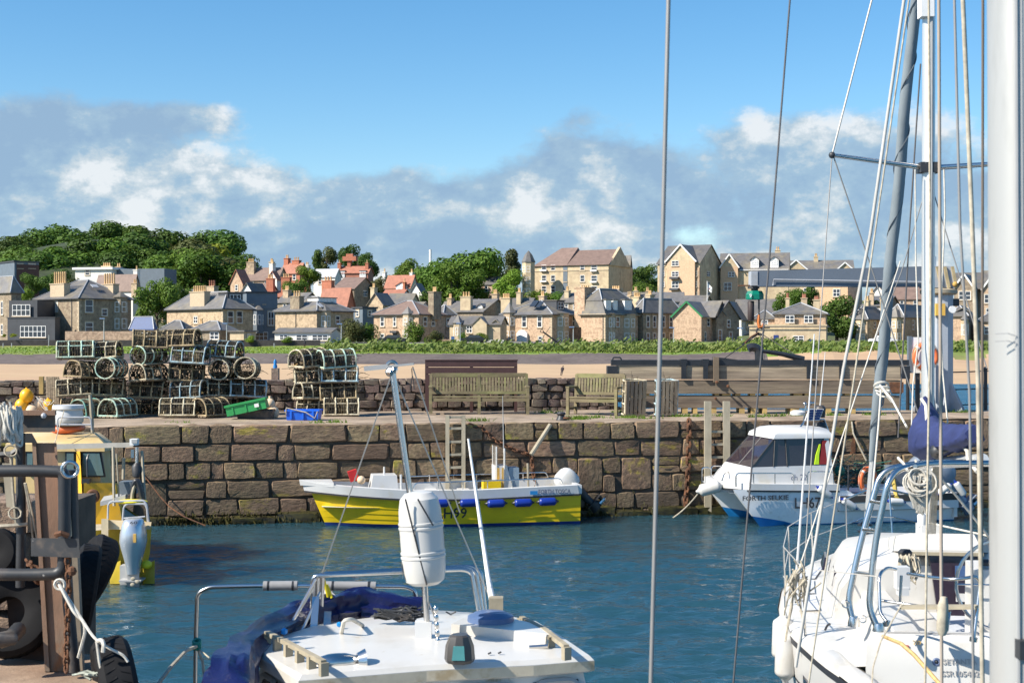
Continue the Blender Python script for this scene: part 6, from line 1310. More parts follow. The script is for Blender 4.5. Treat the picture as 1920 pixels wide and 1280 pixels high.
# yellow open boat
def tosca():
 M=Matrix.Translation((-4.30,wy(-4.30)-.93,0))@Matrix.Rotation(TH+R(1.0),4,'Z');f=Frame(M)
 t=thing('yellow_open_boat','long yellow open boat with white gunwale and LH99 on its side, moored below the ladder','boat',M=M)
 L_=f.xat(1088,-.72,.5);n=30
 hb=lambda x:interp(x,[0,.3,.8,1.5,2.4,3.5,L_],[.02,.22,.47,.68,.80,.84,.78]);wb=lambda x:interp(x,[0,.4,1.0,1.8,2.8,L_],[.0,.05,.30,.54,.68,.70])
 sh=lambda x:interp(x,[0,.8,2,3.5,L_],[.93,.87,.79,.77,.83])
 def pt(x,l,sd):
  s_=sh(x)-.18;z=lerp(s_,0.0,l)if l<=1 else lerp(0,-.28,l-1);y=lerp(hb(x)*.985,wb(x),l**1.3)if l<=1 else wb(x)*(2-l)
  rk=.50*(1-(z+.2)/1.15)*max(0,1-x/2.2)**1.5
  return Vector((x+rk,sd*y,z))
 xs=[L_*(i/n)**1.25 for i in range(n+1)];st=[0,.19,.38,.57,.75,.90]
 b=MB();bb_=MB()
 for sd in(-1,1):
  rings=[]
  for x in xs:
   r=[]
   for a,c in zip(st[:-1],st[1:]):
    o=.008*min(1,x/.8);p0=pt(x,a,sd);p1=pt(x,c,sd);r.append(p0+Vector((0,-sd*o*.4,0)));r.append(p1+Vector((0,sd*o,0)))
   rings.append(r)
  b.loft(rings,closed=False,caps=False)
  bb_.loft([[pt(x,.90,sd),pt(x,1.0,sd),pt(x,1.5,sd),pt(x,2,sd)]for x in xs],closed=False,caps=False)
 tr=[pt(L_,0,-1),pt(L_,.5,-1),pt(L_,.9,-1),pt(L_,.9,1),pt(L_,.5,1),pt(L_,0,1)];b.face(tr)
 hull=b.build('hull',M_['yellow'],t,25,local=True);bb_.build('antifouling',M_['boot'],hull,40,local=True)
 b=MB();k=MB()
 for sd in(-1,1):
  rg=[];rk=[]
  for x in xs:
   h=hb(x)+.02;s_=sh(x);rg.append([Vector((x-.04,sd*h,s_-.185)),Vector((x-.08,sd*(h+.015),s_)),Vector((x-.06,sd*max(0,h-.10),s_+.01)),Vector((x,sd*max(0,h-.10),s_-.185))])
   rk.append([Vector((x,sd*(h-.03),s_-.215)),Vector((x-.04,sd*(h+.012),s_-.215)),Vector((x-.04,sd*(h+.012),s_-.182)),Vector((x,sd*(h-.03),s_-.182))])
  b.loft(rg);k.loft(rk)
 b.bb(L_-.08,L_+.02,-.78,.78,sh(L_)-.185,sh(L_));b.build('gunwale',M_['gelb'],t,35,local=True);k.build('rubbing_strake',M_['letter'],t,local=True)
 b=MB();b.loft([[Vector((-.12,-.05,.86)),Vector((-.12,.05,.86)),Vector((-.14,.06,.97)),Vector((-.14,-.06,.97))],[Vector((.55,-.42,.84)),Vector((.55,.42,.84)),Vector((.55,.42,.93)),Vector((.55,-.42,.93))]]);b.build('bow_platform',M_['gelb'],t,local=True)
 b=MB();b.loft([[Vector((x,-hb(x)*.9,.42)),Vector((x,hb(x)*.9,.42))]for x in xs[3:]],closed=False,caps=False);b.build('deck',M_['deckg'],t,local=True)
 b=MB();x0,x1=f.xat(690,-.2,.9),f.xat(748,-.2,.9);z=f.zat(891,x0,-.2)
 b.loft([[(x0-.02,-.36,.4),(x1,-.36,.4),(x1,.36,.4),(x0-.02,.36,.4)],[(x0+.10,-.27,z),(x1-.05,-.27,z),(x1-.05,.27,z),(x0+.10,.27,z)]]);b.build('fore_box',M_['gelb'],t,local=True)
 b=MB();xa=lerp(x0,x1,.55);b.tube([(xa,0,z),(xa,0,z+.16)],.02,6);b.tube([(x1+.04,-.3,.7),(x1+.03,-.3,z+.02)],.025,6);b.build('post',M_['gelb'],t,local=True)
 x0,x1=f.xat(928,-.2,1.0),f.xat(972,-.2,1.0);zc=f.zat(872,x0,-.1);zt=f.zat(836,x0,-.1)
 b=MB();b.loft([[(x0+.02,-.25,.4),(x1-.05,-.25,.4),(x1-.05,.25,.4),(x0+.02,.25,.4)],[(x0,-.22,zc),(x0+.26,-.22,zc),(x0+.26,.22,zc),(x0,.22,zc)]]);b.build('console',M_['gelb'],t,local=True)
 b=MB();b.bb(x0+.30,x0+.52,-.2,.2,.42,zc-.05);b.build('console_back',mat('pale_blue_box',(0.25,0.33,0.40),.5),t,local=True)
 b=MB();b.bb(x0+.02,x0+.045,-.22,.22,zc,zt);b.build('windscreen',mat('screen_glass',(0.45,0.42,0.38),.1,trans=.6),t,local=True)
 b=MB()
 for y in(-.22,.22):b.tube([(x0+.03,y,zc-.3),(x0+.03,y,zt)],.016,6)
 b.tube([(x0+.2,-.23,.5),(x0+.2,-.23,zt-.04)],.02,6);b.build('screen_post',M_['gelb'],t,local=True)
 b=MB();b.bb(x0+.04,x0+.09,-.262,-.256,.55,zc-.04);b.bb(x0+.14,x0+.18,-.262,-.256,.55,zc-.04);b.build('stripe',M_['ochre'],t,local=True)
 b=MB();b.tube([(x0+.25,.1,zc),(x0+.22,.1,f.zat(742,x0,.1))],[.014,.006],6);b.build('whip_aerial',M_['greyp'],t,local=True)
 b=MB();b.tube([(x1+.2,-.3,.7),(x1+.18,-.3,f.zat(868,x1+.2,-.3))],.022,6);b.build('rod_post',M_['pale'],t,local=True)
 b=MB();xr0,xr1=f.xat(775,-.7,.9),f.xat(1050,-.7,.9)
 for y in(-.72,.72):
  pts=fillet([(xr0,y,.82),(xr0+.05,y,.93),(xr1,y,.97),(xr1+.05,y,.86)],.08);b.tube(pts,.014,6)
  for i in range(1,6):x=lerp(xr0,xr1,i/6);b.tube([(x,y,sh(x)),(x,y,.95)],.011,5)
 b.build('side_rail',M_['steel'],t,local=True)
 b=MB();b.bb(f.xat(905,-.4,.8),f.xat(938,-.4,.8),-.5,-.25,.44,.92);b.build('yellow_locker',M_['yellow'],t,local=True)
 for x in(1.9,2.7,3.4):
  b=MB();b.bb(x-.12,x+.12,-.74,.74,.62,.66);b.build('thwart',M_['gelb'],t,local=True)
 outboard(t,Matrix.Translation((L_+.0,-.1,.70))@Matrix.Rotation(R(-46),4,'Y'),M_['gelb'],M_['blackp'],.95)
 y=lambda x:-hb(x)-.045
 x0,x1=f.xat(1010,-.85,.7),f.xat(1070,-.83,.7);plate_text(t,'boat_name','FORTH TOSCA',M_['letterb'],Matrix.Translation((x0,y(x0),f.zat(926,x0,-.85)))@Matrix.Rotation(-math.atan2(hb(x0)-hb(x1),x1-x0)*-1,4,'Z')@FR,x1-x0,.095)
 b=MB();xa,xb=f.xat(994,-.85,.7),f.xat(1008,-.85,.7);b.bb(xa,xb,y(xa)-.003,y(xa)+.01,f.zat(927,xa,-.85),f.zat(920,xa,-.85));b.build('blue_flash',mat('flash_blue',(.02,.2,.45),.4),t,local=True)
 x0,x1=f.xat(820,-.82,.4),f.xat(876,-.82,.4);zb=f.zat(973,x0,-.82);l=1-zb/(sh(x0)-.18);ya,yb=pt(x0,l,-1).y-.03,pt(x0,l-.35,-1).y-.03
 plate_text(t,'registration','LH99',M_['letter'],Matrix.Translation((x0,ya,zb))@Matrix.Rotation(math.atan2(ya-yb,.22),4,'X')@FR,x1-x0,.23,.01)
 gf='blue fenders along the yellow boat'
 for i,u in enumerate((824,878,929,980,1026)):
  x=f.xat(u,-.86,.45);c=M@Vector((x,-hb(x)-.10,f.zat((943,942,943,942,940)[i],x,-.9)))
  fender(c,M.to_3x3()@Vector((1,0,.02)),.085,.40,M_['fend'],('first','second','third','fourth','fifth')[i]+' blue fender from the bow along the yellow boat',gf,M_['blackp'])
 x=f.xat(668,-.3,1);b=MB();b.bb(x-.09,x+.1,-.06,.06,.93,1.16);b.xf(Matrix.Translation((x,0,.9))@Matrix.Rotation(R(-18),4,'Y')@Matrix.Translation((-x,0,-.9)));b.xf(M);tag(b.build('red_can',M_['red']),'red plastic can standing on the bow of the yellow boat','can')
 b=MB();b.ball(M@Vector((x+.12,-.1,.95)),.09,10);tag(b.build('buoy',M_['peach'],smooth=50),'small faded buoy under the red can on the yellow boat','buoy')
tosca()
# white cuddy boat
def selkie():
 M=Matrix.Translation((px(1348,30.05),30.35,0))@Matrix.Rotation(R(12.5),4,'Z');f=Frame(M)
 t=thing('white_cuddy_boat','white twin hulled cuddy boat with dark windows and blue bottom by the tall ladder','boat',M=M)
 L_=f.xat(1795,-1.0,.4);n=22;xs=[L_*i/n for i in range(n+1)]
 sh=lambda x:interp(x,[0,1.2,2.6,2.9,L_],[.92,.88,.85,.60,.58])
 W2=1.0
 for sd in(-1,1):
  b=MB();bo=MB();R1=[];R2=[]
  for x in xs:
   k=min(1,x/.9);yo=sd*W2*(1 if x>.5 else.93+.07*x/.5);yi=sd*lerp(.80,.30,k);ym=lerp(yo,yi,.5);s_=sh(x)-.13
   rk=lambda z:.62*max(0,1-z/.8)*max(0,1-x/1.6)
   g=lambda y,z:Vector((x+rk(z),y,z));wl=interp(x,[0,.9,1.3,L_],[.22,.10,.02,.03])
   R1 .append([g(yi,.70),g(lerp(yi,ym,.1),.5),g(lerp(yi,ym,.5),wl),g(lerp(yo,ym,.4),wl),g(lerp(yo,ym,.1),.40),g(yo,s_)])
   R2 .append([g(lerp(yi,ym,.5),wl),g(ym,-.25),g(lerp(yo,ym,.4),wl)])
  b.loft(R1,closed=False,caps=False);bo.loft(R2,closed=False,caps=False);b.face(R1[-1]);b.face(R1[0])
  h=b.build('hull',mat('bounce_lit_white_hull',(.80,.81,.82),.35,var=.05,c2=(.62,.60,.54),c2amt=.2,c2scale=3),t,35,local=True);bo.build('antifouling',M_['boot2'],h,40,local=True)  # hull white raised to stand in for light bounced off the water
  q=MB();q.face([R1[0][0]+Vector((.1,0,0)),R1[0][2],R1[4][2],R1[5][2]+Vector((.2,0,-.05))]);
 b=MB();b.face([(.0,-.8,.70),(.0,.8,.70),(L_,.8,.54),(L_,-.8,.54)]);b.face([(.9,-.4,.62),(.9,.4,.62),(1.6,.4,-.1),(1.6,-.4,-.1)]);b.build('tunnel_roof',M_['bluegrey'],t,local=True)
 xe=f.xat(1573,-1,.6);b=MB();k=MB();ring=lambda z0,z1,o,x0,x1:[[(x0+.05,-.55-o,z0(0)),(x0+.05,.55+o,z0(0)),(x0+.05,.55+o,z1(0)),(x0+.05,-.55-o,z1(0))]]+[[(x,-W2-o,z0(x)),(x,W2+o,z0(x)),(x,W2+o,z1(x)),(x,-W2-o,z1(x))]for x in(.35,.8,1.4,2.0,x1)]
 b.loft(ring(lambda x:sh(min(x,2.5))-.13,lambda x:sh(min(x,2.5)),.04,-.12,xe));b.build('fore_deck',M_['gelb'],t,local=True)
 k.loft(ring(lambda x:sh(min(x,2.5))-.165,lambda x:sh(min(x,2.5))-.125,.03,-.1,xe));k.build('rubbing_strake',M_['letter'],t,local=True)
 b=MB()
 for sd in(-1,1):b.bb(xe,L_,sd*W2-.05,sd*W2+.05,.30,.61)
 b.bb(L_-.08,L_,-W2,W2,.1,.62);b.build('aft_bulwark',M_['gelb'],t,local=True)
 b=MB();b.bb(xe,L_,-W2-.056,-W2-.051,.47,.612);b.bb(xe,L_,-W2+.05,W2-.05,.28,.32);b.build('aft_deck',mat('dark_deck',(0.05,0.045,0.04),.7),t,local=True)
 x=lambda u,y=-.75,z=1.2:f.xat(u,y,z);z=lambda v,xx,y=-.75:f.zat(v,xx,y);yw=.78
 xa,xb,xc,xd=x(1358),x(1408),x(1456),x(1558);z1=z(876,xb);z2=z(821,xc);z3=z(803,xc)
 b=MB();b.loft([[(xa,-.45,.70),(xa,.45,.70),(xa+.02,.42,.76),(xa+.02,-.42,.76)],[(xb,-yw,.68),(xb,yw,.68),(xb,yw-.04,z1),(xb,-yw+.04,z1)],[(xd+.08,-yw-.02,.66),(xd+.08,yw+.02,.66),(xd+.02,yw-.02,z1+.02),(xd+.02,-yw+.02,z1+.02)]]);b.build('cabin_trunk',M_['gelb'],t,30,local=True)
 yt=yw-.12;b=MB()
 r0=[(xb+.02,-yw+.05,z1),(xb+.02,yw-.05,z1),(xd,yw-.04,z1),(xd,-yw+.04,z1)];r1=[(xc,-yt,z2),(xc,yt,z2),(xd-.06,yt,z2),(xd-.06,-yt,z2)];b.loft([r0,r1]);b.build('window_band',M_['smoke'],t,local=True)
 fm=MB();V=Vector
 for a,c in zip(r0,r1):fm.tube([V(a),V(c)],.018,6)
 for k_ in(.38,.62):
  a=V(r0[0]).lerp(V(r0[3]),k_*.72);c=V(r1[0]).lerp(V(r1[3]),max(.0,k_-.42));fm.tube([a+V((0,-.012,0)),c+V((0,-.012,0))],.014,5)
 fm.tube([V(r0[0]).lerp(V(r0[1]),.5),V(r1[0]).lerp(V(r1[1]),.5)],.014,5);struct(fm.build('window_bars',M_['darksteel'],t,local=True),'stuff');fm=MB();fm.beam((xd-.03,-yw+.03,z1),(xd-.08,-yt-.01,z2),.10,.05,(0,1,0));fm.build('rear_pillar',M_['gelb'],t,local=True)
 b=MB();rr=[]
 for zz,dx0,dx1,w in((z2-.02,-.05,.06,yt+.06),(z2+.06,-.02,.05,yt+.05),(z3-.03,.18,-.02,yt-.06),(z3,.32,-.1,yt-.25)):rr.append([(xc+dx0,-w,zz),(xc+dx0,w,zz),(xd+dx1,w,zz),(xd+dx1,-w,zz)])
 b.loft(rr);b.build('cabin_roof',M_['gelb'],t,40,local=True)
 yo=-yw-.025
 x0,x1=x(1482,-.8),x(1512,-.8);plate_text(t,'channel_number','ch 22',M_['letterb'],Matrix.Translation((x0,-.84,z(900,x0,-.8)))@FR,x1-x0,.125,.0)
 for(u0,u1,v,txt,cap,m_,nm,bo)in((1392,1478,938.5,'FORTH SELKIE',.10,'letter','boat_name',.012),(1490,1538,953,'LH67',.23,'letter','registration',.012)):
  x0,x1=x(u0,-1.0,.4),x(u1,-1.0,.4);zb=z(v,x0,-1.0);tl=R(8);plate_text(t,nm,txt,M_[m_],Matrix.Translation((x0,-1.018+.0,zb))@Matrix.Rotation(-tl*0,4,'X')@FR,x1-x0,cap,bo)
 b=MB()
 def rail(us,vt,vb,y):
  pts=fillet([(x(us[0],y,1),y,z(vb,x(us[0],y),y)),(x(us[0],y,1),y,z(vt,x(us[0],y),y)),(x(us[-1],y,1),y,z(vt,x(us[-1],y),y)),(x(us[-1],y,1),y,z(vb,x(us[-1],y),y))],.08);b.tube(pts,.015,6)
  for u in us[1:-1]:xx=x(u,y,1);b.tube([(xx,y,z(vb,xx,y)),(xx,y,z(vt,xx,y))],.013,6)
 rail((1380,1413,1453,1488),887,912,-.93);b.build('deck_rail',M_['steel'],t,50,local=True);b=MB();rail((1514,1562),884,912,-.95);b.build('deck_rail',M_['steel'],t,50,local=True);b=MB()
 for y in(.5,):rail((1316,1333),876,908,y)
 b.build('deck_rail',M_['steel'],t,50,local=True);b=MB()
 b.tube(fillet([(x(1333,.5),.5,z(908,x(1333,.5),.5)),(x(1333,.5),.5,z(873,x(1333,.5),.5)),(x(1388,.9),.9,z(873,x(1388,.9),.9)),(x(1392,.9),.9,z(890,x(1392,.9),.9))],.1),.015,6)
 b.build('bow_rail',M_['steel'],t,50,local=True);b=MB();b.tube(fillet([(x(1352,-.4),-.4,z(906,x(1352,-.4),-.4)),(x(1358,-.4),-.4,z(888,x(1358,-.4),-.4)),(x(1366,0),0,z(884,x(1366,0),0))],.05),.013,6);b.build('deck_rail',M_['steel'],t,local=True)
 rx=lambda u:x(u,-.1,2);rz_=lambda v:z(v,rx(1520),-.1)
 b=MB();s0=V((rx(1500),-.35,rz_(787)));s1=V((rx(1527),-.35,rz_(787)));up=V((rx(1512)-rx(1500),.1,rz_(766)-rz_(787)));b.prism([s0,s1,s1+up,s0+up],(0,.03,.0));pn=b.build('solar_panel',M_['gelb'],t,local=True);b=MB()
 for i in range(2):
  for j in range(4):
   a=s0+(s1-s0)*(.05+i*.48)+up*(.05+j*.235);e1=(s1-s0)*.43;e2=up*.2;o=V((0,-.008,.004));b.face([a+o,a+e1+o,a+e1+e2+o,a+e2+o])
 b.build('solar_cell',M_['solar'],pn,local=True)
 b=MB();b.lathe([(.14,0),(.15,.05),(.12,.12),(.03,.15)],12,Matrix.Translation((rx(1537),-.1,rz_(803))));b.lathe([(.11,.0),(.12,.1),(.12,.22),(.08,.26)],10,Matrix.Translation((rx(1541),.0,rz_(783))));b.build('dark_bag',M_['darksteel'],t,50,local=True)
 b=MB();b.lathe([(.16,0),(.17,.06),(.1,.10)],12,Matrix.Translation((rx(1503),.1,rz_(778))));b.build('radar_dome',M_['gelb'],t,50,local=True)
 b=MB();b.tube([(rx(1489),-.3,rz_(805)),(rx(1503),-.3,rz_(786)),(rx(1545),-.1,rz_(786)),(rx(1553),-.1,rz_(808))],.018,6);b.tube([(rx(1520),.3,rz_(803)),(rx(1526),.3,rz_(760)),(rx(1541),.3,rz_(756))],.02,6);b.build('roof_rack',M_['steel'],t,40,local=True)
 b=MB();b.ball((rx(1530),.2,rz_(757)),.05,8);b.ball((rx(1520),.2,rz_(758)),.045,8);b.build('roof_light',M_['steel'],t,50,local=True)
 for u0,v0,u1,v1,m_ in((1541,765,1551,660,'gelb'),):
  b=MB();b.tube([(rx(u0),0,rz_(v0)),(rx(u1),0,rz_(v1))],[.016,.007],6);b.build('whip_aerial',M_[m_],t,local=True)
 xo=x(1531,-.75);b=MB();zz=z(870,xo,-.75);b.loft([[(xo-.05,-.735,zz),(xo+.05,-.735,zz),(xo+.05,-.715,zz),(xo-.05,-.715,zz)],[(xo-.01,-.72,zz+.2),(xo+.06,-.72,zz+.2),(xo+.06,-.7,zz+.2),(xo-.01,-.7,zz+.2)],[(xo+.08,-.69,zz+.42),(xo+.11,-.69,zz+.42),(xo+.11,-.675,zz+.42),(xo+.08,-.675,zz+.42)]]);b.xf(Matrix.Translation((0,-.028,0)));b.xf(M);tag(b.build('lime_oilskin',M_['hiviz'],smooth=40),'lime yellow oilskin hanging in the side window of the white boat','jacket')
 b=MB();xo=x(1546,-.75);b.loft([[(xo-.12,-.742,zz),(xo+.1,-.742,zz),(xo+.1,-.73,zz),(xo-.12,-.73,zz)],[(xo-.02,-.68,zz+.5),(xo+.08,-.68,zz+.5),(xo+.08,-.67,zz+.5),(xo-.02,-.67,zz+.5)]]);b.xf(Matrix.Translation((0,-.024,0)));b.xf(M);tag(b.build('red_oilskin',M_['redskin'],smooth=40),'dark red oilskin hanging beside the lime one in the white boat','jacket')
 outboard(t,Matrix.Translation((L_+.12,-.35,.78))@Matrix.Rotation(R(-38),4,'Y'),M_['outgrey'],M_['outgrey'],1.15)
 outboard(t,Matrix.Translation((L_+.10,.45,.78))@Matrix.Rotation(R(-38),4,'Y'),M_['outgrey'],M_['outgrey'],1.15)
 b=MB();xq=x(1754,-1.0,.3);b.bb(xq-.07,xq+.07,-1.056,-1.0,z(955,xq,-1),z(946,xq,-1));b.build('vent',M_['blackp'],t,local=True)
 b=MB()
 for u in(1590,1640,1700,1760):b.tube([(x(u,.9),.9,.5),(x(u,.9),.9,1.05)],.02,6)
 b.tube([(x(1575,.9),.9,1.05),(x(1780,.9),.9,1.05)],.02,6);b.tube([(x(1590,-.9),-.9,.5),(x(1591,-.9),-.9,z(872,x(1591,-.9),-.9)),(x(1640,-.9),-.9,z(870,x(1640,-.9),-.9))],.018,6);b.build('stern_rail',M_['darksteel'],t,40,local=True)
 b=MB();b.bb(x(1665,.5),x(1712,.5),.2,.7,.32,z(872,x(1680,.5),.5));b.build('blue_locker',M_['bluegrey'],t,local=True)
 q=random.Random(6);b=MB()
 for k_ in range(170):
  a=V((x(q.uniform(1566,1640),.3),q.uniform(.0,.8),q.uniform(.5,1.2)));b.tube([a,a+V((q.gauss(0,.12),q.gauss(0,.1),q.gauss(0,.08))),a+V((q.gauss(0,.2),q.gauss(0,.1),q.gauss(-.05,.1)))],.01,3)
 b.xf(M);o=b.build('net_pile',mat('green_net',(0.03,0.13,0.10),.9,var=.4,scale=6,c2=(.2,.18,.12),c2scale=3));tag(o,'heap of green netting on the aft deck of the white boat','net')
 b=MB();c=M@V((x(1574,-.2),-.2,z(882,x(1574,-.2),-.2)));b.ball(c,.12,10);tag(b.build('green_float',M_['hook'],smooth=50),'dark green float behind the wheelhouse of the white boat','float')
 b=MB();b.tube([(x(1672,-.6),-.6,z(875,x(1672,-.6),-.6)),(x(1676,-.7),-.7,z(905,x(1676),-.7)),(x(1680,-1.05),-1.06,z(930,x(1680,-1),-1)),(x(1690,-1.05),-1.06,z(942,x(1690,-1),-1))],[.05,.05,.045,.03],7);b.xf(M);tag(b.build('yellow_hose',mat('yellow_hose',(.45,.33,.06),.7,var=.4),smooth=50),'yellow and black strap hanging over the white boat side','strap')
 lifebuoy(M@V((x(1627,-.8),-.80,z(899,x(1627,-.8),-.8))),.235,.055,M.to_3x3().to_4x4()@Matrix.Rotation(R(25),4,'Z')@RX,'orange lifebuoy standing on the aft rail of the white cuddy boat')
 lifebuoy(M@V((x(1748,-.7),-.70,z(897,x(1748,-.7),-.7))),.235,.055,M.to_3x3().to_4x4()@Matrix.Rotation(R(62),4,'Z')@RX,'orange lifebuoy near the stern of the white cuddy boat behind the rope coil')
 gf='white and blue fenders of the cuddy boat'
 for i,(u,v,dx,dz,lab)in enumerate(((1546,922,.8,-.55,'white fender with blue end just behind the wheelhouse'),(1592,944,.8,-.5,'white fender with blue end hanging lowest behind the wheelhouse'),(1680,940,1,-.1,'white fender with blue end lying level amidships by the yellow strap'),(1770,917,-.8,-.5,'white fender with blue end near the stern, leaning forward'),(1800,916,.6,-.8,'white fender with blue end at the stern corner'))):
  c=M@V((x(u,-1.1,.5),-1.10,z(v,x(u,-1.1,.5),-1.1)));fender(c,M.to_3x3()@V((dx,0,dz)),.075,.38,M_['gelb'],lab,gf,M_['fend'])
 c=M@V((x(1331,-.45,.7),-.45,z(915,x(1331,-.45,.7),-.45)));fender(c,M.to_3x3()@V((.9,-.3,.25)),.13,.5,M_['gel'],'fat white fender hung across the bow of the white cuddy boat',None)
 b=MB();b.tube(sag(c+V((-.2,0,-.05)),P(1262,970,30.3),.05),.014,5);tag(b.build('mooring_line',M_['rope']),'tan mooring line slanting from the cuddy boat bow down to the left','rope')
selkie()
# yellow cabin boat at the left
def left_boat():
 M=Matrix.Translation((px(205,22.9),22.95,0))@Matrix.Rotation(R(116),4,'Z')
 t=thing('yellow_cabin_boat','weathered yellow cabin boat with a silver outboard behind the rusty pile','boat',M=M);V=Vector
 b=MB();hb=lambda x:interp(x,[0,1,3,4.4,5.4],[.66,.72,.74,.6,.05]);xs=[5.4*i/16 for i in range(17)]
 R_=[[V((x,-hb(x),.82+.02*x)),V((x,-hb(x)*.96,.4)),V((x,-hb(x)*.85,.06)),V((x,0,-.3)),V((x,hb(x)*.85,.06)),V((x,hb(x)*.96,.4)),V((x,hb(x),.82+.02*x))]for x in xs]
 b.loft(R_,closed=False,caps=False);b.face(R_[0]);b.build('hull',mat('dull_yellow_hull',(0.50,0.36,0.02),.45,var=.15,c2=(.3,.22,.03),c2amt=.4),t,40,local=True)
 b=MB();b.loft([[V((x,-hb(x)*.97,.80+.02*x)),V((x,hb(x)*.97,.80+.02*x))]for x in xs],closed=False,caps=False);b.build('deck',mat('worn_deck',(.42,.37,.28),.8,var=.2),t,local=True)
 B=lambda n,m,bm,par=t,sm=0:bm.build(n,M_[m]if isinstance(m,str)else m,par,sm)
 Yb=24.1
 q=lambda u,v,Y=Yb:P(u,v,Y)
 b=MB();b.hexa([q(20,985),q(192,985),q(215,985,26),q(40,985,26),q(26,838),q(186,838),q(206,838,26),q(44,838,26)]);cab=B('cabin','cabin',b)
 b=MB();b.loft([[q(10,846,24.0),q(196,846,24.0),q(214,842,26.1),q(30,842,26.1)],[q(10,832,24.0),q(196,832,24.0),q(210,828,26.1),q(30,828,26.1)],[q(40,812,24.5),q(176,812,24.5),q(186,810,25.9),q(50,810,25.9)]]);B('cabin_roof','cabin',b,t,40)
 for u0,u1,v0,v1,k in((151,193,846,894,1),(122,141,846,894,0),(48,64,846,888,0)):
  b=MB();b.prism([q(u0,v1,24.04),q(u1+k*4,v1,24.04),q(u1-k*4,v0,24.04),q(u0+k,v0,24.04)],(0,.05,0));w=B('window','blackp',b);b=MB();b.prism([q(u0+3,v1-3,24.02),q(u1+k*4-3,v1-3,24.02),q(u1-k*4-3,v0+3,24.02),q(u0+k+3,v0+3,24.02)],(0,.05,0));B('pane','teal',b,w)
 b=MB();b.hexa([q(144,1015,23.9),q(158,1015,23.6),q(158,1015,24.1),q(146,1015,24.1),q(143,846,23.98),q(150,846,23.95),q(150,846,24.1),q(144,846,24.1)]);B('door_pillar','yellow2',b)
 b=MB();b.hexa([q(157,1015,23.55),q(236,1015,23.75),q(240,1015,24.6),q(160,1015,24.6),q(157,905,23.6),q(216,905,23.8),q(222,905,24.6),q(160,905,24.6)]);B('engine_box','yellow2',b)
 b=MB();b.torus(q(174,930,23.5),.085,.035,RX,16,8);b.lathe([(.02,0),(.06,.02),(.05,.05)],8,Matrix.Translation(q(174,930,23.5))@RX);B('exhaust_ring','rust',b,t,50)
 b=MB();b.tube(fillet([q(164,894,23.7),q(163,860,23.75),q(166,852,23.8)],.1),.018,6);b.bb(px(155,23.7),px(170,23.7),23.62,23.75,q(0,901).z,q(0,893).z);B('lever','blackp',b)
 b=MB();b.hexa([q(150,1042,22.9),q(203,1042,22.7),q(203,1042,23.8),q(150,1042,23.9),q(150,1016,22.9),q(203,1016,22.7),q(203,1016,23.8),q(150,1016,23.9)]);B('stern_platform',mat('cream_platform',(.58,.47,.30),.7,var=.2),b)
 b=MB();b.hexa([q(190,1042,22.6),q(203,1042,22.6),q(203,1042,22.75),q(190,1042,22.75),q(190,972,22.6),q(203,972,22.6),q(203,972,22.75),q(190,972,22.75)]);B('grey_post',mat('cream_platform',(0,0,0)),b)
 b=MB();b.hexa([q(203,992,22.7),q(282,992,22.6),q(282,992,23.0),q(203,992,23.0),q(203,974,22.7),q(284,978,22.6),q(284,978,23.0),q(203,974,23.0)]);B('transom_top',mat('cream_platform',(0,0,0)),b)
 for u0,u1 in((206,226),(268,290)):
  b=MB();b.hexa([q(u0,1094,22.55),q(u1,1094,22.55),q(u1,1094,23),q(u0,1094,23),q(u0,1060,22.6),q(u1,1050,22.6),q(u1,1050,23),q(u0,1060,23)]);B('stern_corner',mat('dull_yellow_hull',(0,0,0)),b)
 b=MB();prof=[]
 for v,w,d in((971,12,.14),(974,17,.2),(984,20,.24),(1000,23,.27),(1014,24,.27),(1026,21.5,.24),(1046,16,.2),(1062,12.5,.16),(1074,11.5,.14)):
  c=q(250,v,22.35);k=w/F*22.35;prof.append([c+V((k*math.copysign(abs(math.cos(a))**.8,math.cos(a)),d*math.copysign(abs(math.sin(a))**.8,math.sin(a)),0))for a in[i*math.pi/9 for i in range(18)]])
 b.loft(prof);ob=B('outboard_engine','silver',b,t,60)
 b=MB();b.hexa([q(239,1100,22.3),q(261,1100,22.3),q(259,1100,22.6),q(241,1100,22.6),q(239,1066,22.25),q(261,1066,22.25),q(261,1066,22.6),q(239,1066,22.6)]);b.box(q(248,1086,22.35),(.34,.3,.025));b.box(q(235,1076,22.5),(.12,.2,.3));B('leg','greyp',b,ob)
 b=MB();c=q(252,1090,22.15)
 for a in(0,2.1,4.2):b.ball(c+V((.05*math.cos(a),.02*math.sin(a),.05*math.sin(a))),.04,8,(1,.25,.8))
 B('propeller','pale',b,ob,50)
 b=MB();b.bb(px(251,22.1),px(256,22.1),22.06,22.10,q(0,1016,22.1).z,q(0,1000,22.1).z);B('badge','ochre',b,ob);b=MB();b.torus(q(250,1003,22.35),.20,.008,Matrix.Rotation(R(8),4,'X'),20,5);B('cowl_seam','greyp',b,ob)
 plate_text(t,'engine_number','60',M_['letter'],M.inverted()@Matrix.Translation(q(244,982,22.10))@FR,.11,.045,.01)
 b=MB()
 for pts in(((202,972),(203,945),(208,940),(270,938),(275,945),(280,990)),((230,975),(232,950),(238,944),(272,944),(276,952),(278,985))):b.tube(fillet([q(u,v,22.7)for u,v in pts],.06),.018,6)
 b.tube([q(232,971,22.6),q(272,968,22.6)],.014,5);B('stern_rail','lead',b,t,40)
 b=MB();b.hexa([q(105,842,23.3),q(250,838,23.1),q(250,838,23.2),q(105,842,23.4),q(105,832,23.3),q(250,829,23.1),q(250,829,23.2),q(105,832,23.4)]);B('gantry_beam',mat('gantry_grey',(.42,.39,.34),.5,metal=.3),b)
